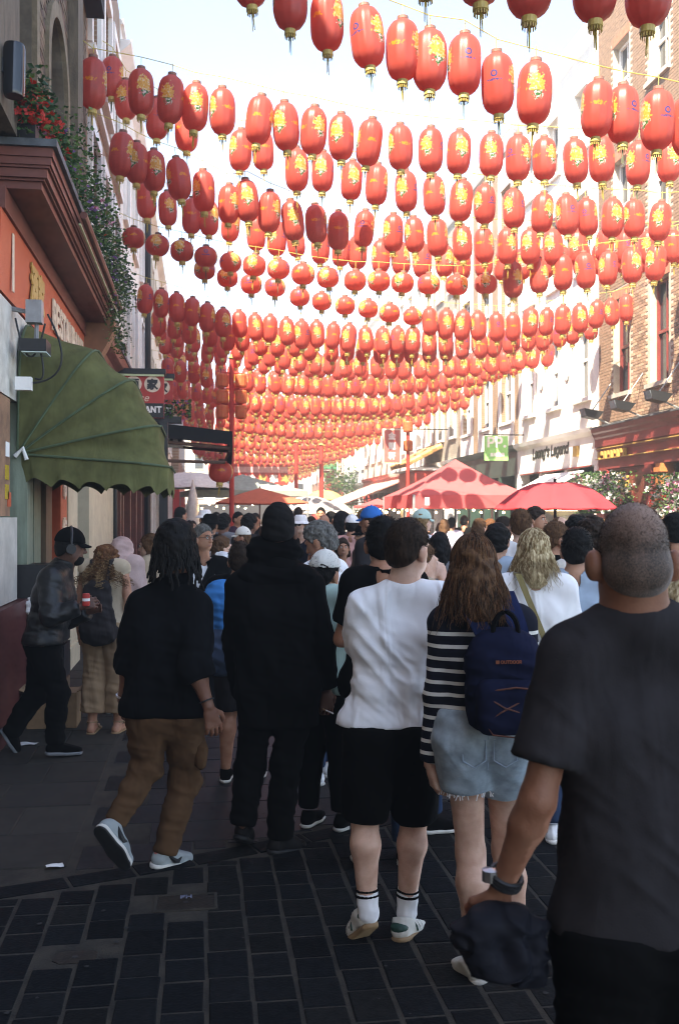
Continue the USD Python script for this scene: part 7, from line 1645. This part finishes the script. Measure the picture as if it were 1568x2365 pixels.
# blonde woman and her neighbours
Y_ = crowd(1232, 1276, 5.35, 3, 'woman with wavy blonde hair, white shirt, olive bag strap across her back', ('bob', 'blond'), ('white', 1.9), 'pale', True, extra=lambda p: cross_strap(p, C('olive_strap', (.24, .20, .09)), 1), S=1.70)
Y_.strands([HM['blond'], HM['sandy'], HM['blond'], HM['sandy']], 800, .25, .008, .0032, 9, .17, curl=.7)
crowd(886, 1252, 5.0, 2, 'man with short black hair in a black T-shirt, just behind the man in white', ('short', 'black'), ('black', .7), 'tan', S=1.76, arms='phone', wide=.82)
MT = crowd(752, 1322, 5.6, 32, 'young person in a mint T-shirt and white cap beside the long black coat', ('short', 'black'), ('mint', .8), 'tan', hat=('cap', 'offwhite'), arms='R', trousers='black', S=1.60)
crowd(738, 1250, 6.6, -62, 'grey haired man with a thin glasses cord, looking down to the left, white shirt', ('curly', 'grey'), ('white', .8), 'tan', pitch=-24, S=1.72, arms='L')
crowd(1334, 1268, 5.6, 22, 'dark haired boy in a pale blue shirt just left of the nearest man', ('short', 'black'), ('lightblue', .8), 'olive', S=1.70, arms='phone')
crowd(1368, 1240, 6.4, 10, 'dark curly head half hidden by the nearest man, white shirt', ('curly', 'darkbrown'), ('offwhite', .7), 'olive', S=1.74)
crowd(1286, 1244, 7.4, 70, 'brown haired man in sunglasses looking right, beyond the blonde woman', ('short', 'brown'), ('black', .8), 'tan', glasses='sun')
crowd(1203, 1212, 8.4, 12, 'tall man with brown hair above the blonde woman', ('short', 'brown'), ('white', .7), 'pale')
crowd(1238, 1200, 11.0, 120, 'dark curly haired man turned towards the camera under the red umbrella', ('curly', 'darkbrown'), ('charcoal', .8), 'tan')
crowd(1296, 1222, 9.8, 110, 'balding man with glasses looking right under the red umbrella', ('bald', 'brown'), ('white', .7), 'pale', glasses='plain')
crowd(1332, 1228, 8.0, 8, 'person with thick black hair in dark clothes behind the boy in pale blue', ('curly', 'black'), ('black', 1.8), 'olive')
crowd(1150, 1248, 7.6, 28, 'dark curly haired bearded man in a pale blue shirt right of the brunette', ('curly', 'black'), ('lightblue', .8), 'olive')
crowd(1165, 1218, 11.5, 75, 'man in profile looking right, white shirt, above the curly haired man', ('short', 'darkbrown'), ('white', .8), 'tan')
crowd(1108, 1220, 12.5, 50, 'woman with long light brown hair in a white blouse in the sun', ('long', 'brown'), ('white', .8), 'pale', True, S=1.66)
crowd(1133, 1221, 13.0, 60, 'auburn haired woman beside the woman in the white blouse', ('bob', 'ginger'), ('beige', .8), 'pale', True)
crowd(1014, 1262, 8.2, 4, 'woman with a long black ponytail in grey between the man in white and the brunette', ('long', 'black'), ('grey', .8), 'olive', True, S=1.62)
crowd(972, 1300, 5.6, 68, 'man in profile whose cheek shows beside the man in white', ('short', 'brown'), ('beige', .8), 'pale', arms='face', S=1.66)
crowd(1072, 1204, 22, 20, 'dark haired man in black in front of the sunlit doorway', ('short', 'black'), ('black', .8), 'tan')
crowd(1043, 1210, 21, 15, 'person in a dark backwards cap under the pink tent', ('short', 'black'), ('lilac', .8), 'tan', hat=('backcap', 'black'))
crowd(1026, 1213, 20, 8, 'brown haired woman in lilac under the pink tent', ('bob', 'brown'), ('lilac', .8), 'pale', True)
crowd(976, 1204, 11.5, 60, 'woman in a mint green cap and white top behind the man in white', ('bob', 'sandy'), ('white', .8), 'pale', True, hat=('cap', 'mint'))
crowd(856, 1204, 9.5, -55, 'person in a blue baseball cap behind the black haired man', ('short', 'darkbrown'), ('charcoal', .8), 'tan', hat=('cap', C('royal_blue', (.04, .16, .50))))
crowd(842, 1198, 13.5, 170, 'fair haired man in sunglasses facing the camera', ('curly', 'sandy'), ('grey', .8), 'pale', glasses='sun')
crowd(840, 1236, 10.5, -120, 'woman in a dark cap and dark brown top facing the camera', ('long', 'darkbrown'), ('darkbrown', .3), 'tan', True, hat=('cap', 'black'))
crowd(791, 1202, 14, -20 + 90, 'woman with long dark braids in a black vest holding a pink bag', ('long', 'black'), ('black', .1), 'brown', True)
crowd(792, 1264, 11.5, 175, 'small child facing the camera among the adults', ('bob', 'darkbrown'), ('grey', .6), 'tan', True, S=1.26, scale=.86)
crowd(813, 1213, 13.2, 10, 'person in a white cap with pink shoulders left of the blue cap', ('short', 'black'), ('pink', .3), 'tan', hat=('cap', 'white'))
crowd(748, 1208, 14.5, 195, 'balding man in sunglasses and a pale blue shirt facing the camera', ('bald', 'darkbrown'), ('lightblue', .7), 'tan', glasses='sun')
crowd(694, 1212, 15, 205, 'woman in sunglasses, a white hat and navy vest facing the camera', ('bob', 'sandy'), ('navy', .1), 'pale', True, hat=('bucket', 'white'), glasses='sun')
crowd(719, 1210, 17, 10, 'woman with long dark hair in a red top', ('long', 'darkbrown'), ('red', .6), 'tan', True)
crowd(766, 1199, 17, 60, 'dark skinned man in profile in the crowd under the parasols', ('short', 'black'), ('navy', .7), 'brown')
crowd(741, 1187, 21, 185, 'dark haired man facing the camera below the red columns', ('short', 'black'), ('white', .7), 'tan')
crowd(689, 1186, 22, 10, 'man seen from behind in white, right of the black beanie', ('short', 'darkbrown'), ('white', .7), 'olive')
crowd(470, 1242, 8.8, 150 - 20, 'grey haired man with glasses in a white shirt and black jacket, strap across his chest', ('short', 'grey'), ('white', 1.9), 'tan', glasses='plain', trousers='black', extra=lambda p: (open_jacket(CL['black'])(p), front_strap(p, CL['black'])), S=1.62, bdeg=165)
crowd(346, 1262, 9.2, -75, 'brunette woman with round glasses in profile by the shop door', ('long', 'brown'), ('beige', 1.8), 'pale', True, glasses='plain', S=1.64)
crowd(513, 1266, 10.5, 55, 'brown haired young man in a white T-shirt, hand to his face', ('curly', 'brown'), ('white', .7), 'pale', arms='face', S=1.62)
crowd(560, 1240, 12.5, -80, 'person in a cream baseball cap facing left', ('short', 'brown'), ('darkbrown', .8), 'tan', hat=('cap', 'offwhite'))
crowd(518, 1207, 14.5, 25, 'man with an afro in a grey shirt with backpack straps', ('curly', 'black'), ('grey', .8), 'brown')
crowd(577, 1210, 13, 35, 'young man with thick black hair looking right in a dark shirt', ('curly', 'black'), ('charcoal', .8), 'brown')
crowd(418, 1190, 17, 40, 'short dark haired man by the white wall at the left', ('short', 'black'), ('lightblue', .8), 'tan')
crowd(473, 1198, 17, -30, 'person in a white bucket hat', ('short', 'darkbrown'), ('navy', .8), 'tan', hat=('bucket', 'white'))
crowd(487, 1212, 13.5, 10, 'person in a wide black hat behind the grey haired man with glasses', ('short', 'black'), ('black', .8), 'tan', hat=('bucket', 'black'))
crowd(499, 1199, 19, 175, 'dark haired woman in beige facing the camera', ('long', 'black'), ('beige', .7), 'pale', True)
crowd(551, 1198, 19, 120, 'dark haired man right of the tall red column', ('short', 'black'), ('plum', .8), 'tan')
crowd(590, 1200, 20, 180, 'small dark haired figure facing the camera before the grey tent', ('short', 'black'), ('black', .8), 'tan')
crowd(1556, 1226, 7.0, 5, 'dark haired person in a white shirt at the right edge', ('short', 'black'), ('white', .8), 'tan', S=1.72)
crowd(1572, 1402, 3.3, 4, 'fair haired child or short woman whose hair shows at the right edge', ('bob', 'blond'), ('offwhite', .8), 'pale', True, S=1.57)
crowd(282, 1275, 8.9, 10, 'person in a pink and white hooded top by the shop door', None, (C('pale_pink', (.50, .37, .34)) and 'pale_pink', 1.9), 'tan', True, S=1.66, extra=lambda p: part(p.path, 'hood', mesh_of(blend([ell(p.at(0, -.01, .02), V3(.10, .115, .125) * p.s, p.R), cone(p.at(0, -.05, -.08), p.at(0, -.05, -.16), .10, .12)], .04), [p.head], .28, .011, [(HORI, .010), (DIAG, .008)], 2), C('pink_hood', (.50, .35, .32), amt=.3), smooth=50))
# woman in tan trousers, back to us, bag on her back
D = 8.1
def tan_bag(p):
    c = p.ms - p.up * .30 - p.fw * .17
    t = thing('black_bucket_bag', 'slouchy dark bag hanging on the back of the woman in tan trousers', 'bag', c)
    v, f = mesh_of(blend([cone(c + p.up * .13, c - p.up * .17, .10, .14, (p.fw, .6)), cone(c - p.up * .2 - p.rt * .08, c - p.up * .2 + p.rt * .08, .07)], .05), [c], .33, .012, [(HANG, .016), (HORI, .006)], 3); part(t, 'bag_body', (v, f), C('bag_dark', (.026, .022, .022), rough=.7), smooth=50)
    for sx in (-1, 1): m = MB(); m.tube([c + p.up * .12 + p.rt * sx * .06, p.J['s' + 'LR'[sx > 0]] + p.up * .06 - p.rt * sx * .07 - p.fw * .07, p.J['s' + 'LR'[sx > 0]] + p.up * .07 - p.rt * sx * .06 + p.fw * .05], .018, 6); part(t, 'shoulder_strap', m.get(), CL['bag_dark'])
hc = P(245, 1296, D); J, s = stand(hc, turn(6), 1.66, wide=.9)
N = Person('woman with curly light brown hair in wide tan trousers and sandals, standing by the shop', J, turn(6), turn(12, -10), s, True, 'tan', .015)
N.body(legs=True, foot=True); N.top('vest', CL['beige'], N.mh[2] - .03, .008, .12, (.055, .055), [(HANG, .004)], .11, .115, h=.012); N.bottom('trousers', CL['tan'], N.mh[2] + .06, (.098, .092, .095, .105), 1.80, folds=[(HANG, .009), (HORI, .005)], h=.012)
for S_ in 'LR':
    H, T = N.J['q' + S_], N.J['t' + S_]; v, f = mesh_of(cut(blend([cone(H + V3(0, 0, .01), T + V3(0, 0, .01), .042, .040)], .02), half(H + V3(0, 0, .012), V3(0, 0, 1)), half(H, V3(0, 0, -1)), k=.004), [H, T], .08, .009); so = part(N.path, 'sandal', (v, f), M_gum, smooth=50)
    m = MB(); m.tube([H + (T - H) * .7 + V3(-.045, 0, .01), H + (T - H) * .7 + V3(0, 0, .055), H + (T - H) * .7 + V3(.045, 0, .01)], .012, 6); m.tube([N.J['a' + S_] + V3(math.cos(a) * .04, math.sin(a) * .04, .0) for a in np.linspace(0, 6.28, 11)], .008, 5); part(so, 'strap', m.get(), M_gum)
N.long_hair(HM['ginger'], .17, .115, .03, (.022, 24), h=.010); N.strands([HM['brown'], HM['sandy'], HM['sandy'], HM['ginger']], 420, .30, .020, .007, 12, .30, curl=1.6); tan_bag(N)
# person with the blue backpack behind the coat
BP = crowd(557, 1292, 6.6, 4, 'person in black T-shirt and shorts wearing the blue backpack, behind the long black coat', ('short', 'darkbrown'), ('black', .8), 'tan', trousers=None, S=1.60)
BP.bottom('shorts', CL['charcoal'], BP.mh[2] + .03, (.10, .10), .95)
c = P(512, 1450, 6.35); t = thing('backpack', 'bright blue and slate backpack showing left of the long black coat', 'backpack', c)
v, f = mesh_of(blend([ell(c + BP.up * .13, (.12, .10, .18)), ell(c - BP.up * .13, (.125, .12, .18))], .06), [c], .36, .012, [(HANG, .012), (HORI, .008)], 3)
hi = f[(v[f].mean(1)[:, 2] > c[2] + .0)]; lo_ = f[(v[f].mean(1)[:, 2] <= c[2] + .0)]; part(t, 'upper_bag', (v, hi), C('bag_blue', (.05, .19, .46)), smooth=50); part(t, 'lower_bag', (v, lo_), C('bag_slate', (.06, .085, .14)), smooth=50)
# heads farther off, where the crowd fills the street
rc = random.Random(21); tops = ['white', 'black', 'offwhite', 'lightblue', 'beige', 'white', 'charcoal', 'pink', 'lilac', 'offwhite', 'red', 'white', 'tan']; hs_ = [('short', 'black'), ('short', 'darkbrown'), ('curly', 'brown'), ('long', 'darkbrown'), ('bob', 'brown'), ('long', 'black'), ('short', 'sandy'), ('bob', 'blond'), ('crop', 'grey'), ('bald', 'brown')]
protos_p = []
for i in range(12):
    fem = i % 2 == 1; S_ = rc.uniform(1.58, 1.70) if fem else rc.uniform(1.68, 1.82); ty = tops[i % len(tops)]; hr_ = hs_[(i * 3) % len(hs_)]
    J, s = stand(V3(0, 0, S_ - .115), (0, 1, 0), S_, ['down', 'R', 'L', 'phone'][i % 4], wide=.9 if fem else 1)
    protos_p.append((J, s, fem, ty, hr_, S_))
slots = []
tries = 0
while len(slots) < 62 and tries < 4000:
    tries += 1; y = 16 + 34 * rc.random() ** 1.2; x = rc.uniform(-.6, 9.0); p_ = V3(x, y, 0); D_ = x * SA + y * CA; u_ = 784 + FW * (x * CA - y * SA) / D_
    if u_ < 420 or u_ > 1390 or any(np.linalg.norm(p_ - o) < .55 for o in slots): continue
    if any(np.linalg.norm(p_[:2] - l[:2]) < .5 for k_, l in LOC.items() if 'person' in k_): continue
    slots.append(p_)
slots.sort(key=lambda p_: p_[1]); made_p = {}; angs_ = [rc.choice([0, 0, 0, 180, 180, 90, -90, 150, 30]) + rc.uniform(-20, 20) for _ in slots]
US = [784 + FW * (p_[0] * CA - p_[1] * SA) / (p_[0] * SA + p_[1] * CA) for p_ in slots]; base_l = []
for i, p_ in enumerate(slots):
    J, s, fem, ty, hr_, S_ = protos_p[i % len(protos_p)]; a = angs_[i]; way = 'seen from behind' if abs(a) < 60 else ('facing the camera' if abs(a) > 120 else 'in profile')
    base_l.append(f'far off {"woman" if fem else "man"}, {hr_[1].replace("dark", "dark ")} hair, {ty.replace("offwhite", "off white").replace("lightblue", "light blue")} top, {way}')
FARLAB = []
for i, l in enumerate(base_l):
    alike = sorted([US[k] for k in range(len(slots)) if base_l[k] == l]); FARLAB.append(l if len(alike) == 1 else l + f', {ordinal(alike.index(US[i]) + 1)} such from left')
for i, p_ in enumerate(slots):
    k = i % len(protos_p); J, s, fem, ty, hr_, S_ = protos_p[k]; a = angs_[i]; rz = -math.radians(a)
    D_ = p_[0] * SA + p_[1] * CA; u_ = 784 + FW * (p_[0] * CA - p_[1] * SA) / D_
    way = 'seen from behind' if abs(a) < 60 else ('facing the camera' if abs(a) > 120 else 'in profile')
    lab = FARLAB[i]; lab0 = f'{"woman" if fem else "man"} with {hr_[1].replace("dark", "dark ")} hair in {ty.replace("offwhite", "off white").replace("lightblue", "light blue")}, {way}, far off in the crowd'
    if k not in made_p:
        R = rot_z(rz)[:3, :3]; J2 = {n_: R @ v_ + p_ for n_, v_ in J.items()}; f_ = R @ V3(0, 1, 0)
        p = Person(lab, J2, f_, f_, s, fem, ['pale', 'tan', 'olive', 'brown'][k % 4], .028, 'people far off in the crowd'); p.body(legs=False)
        p.top('top', CL[ty], p.mh[2] - .05, .014, .7, (.072, .068), [(DIAG, .006)], h=.024); p.bottom('trousers', CL['darkdenim' if k % 3 else 'black'], p.mh[2] + .04, h=.028); p.shoes(CL['white'], mats['white_rubber_sole'], h=.016)
        if hr_[0] in ('long', 'bob'): p.long_hair(HM[hr_[1]], .22 if hr_[0] == 'long' else .13)
        else: p.cap_hair(HM[hr_[1]], {'short': .014, 'curly': .022}.get(hr_[0], .004), (.066, .058) if hr_[0] != 'bald' else (-.03, .05), (-.07, -.075), (.006, 36))
        if abs(a) > 70: face_bits(p.path, p.head, p.R, s)
        made_p[k] = (p.path, rz)
    else: copy_of(made_p[k][0], 'person', lab, 'person', p_, rz - made_p[k][1], rc.uniform(.97, 1.03), 'people far off in the crowd')
# ---------------------------------------------------------------- thin summer haze over the whole street
M_haze = usdkit.material(stage, '/World/Looks/haze_air', {'v': ('principled_volume', {'color': (1.0, .97, .93), 'density': HAZE, 'anisotropy': 0.2})}, [], volume='v.volume')
m = MB(); m.box(-310, 310, -160, 610, -1.03, 19.6)
hz = part('/World', 'haze', m.get(), M_haze); tag(stage.GetPrimAtPath(hz), 'thin bright summer haze filling the street', 'haze', None, 'stuff')
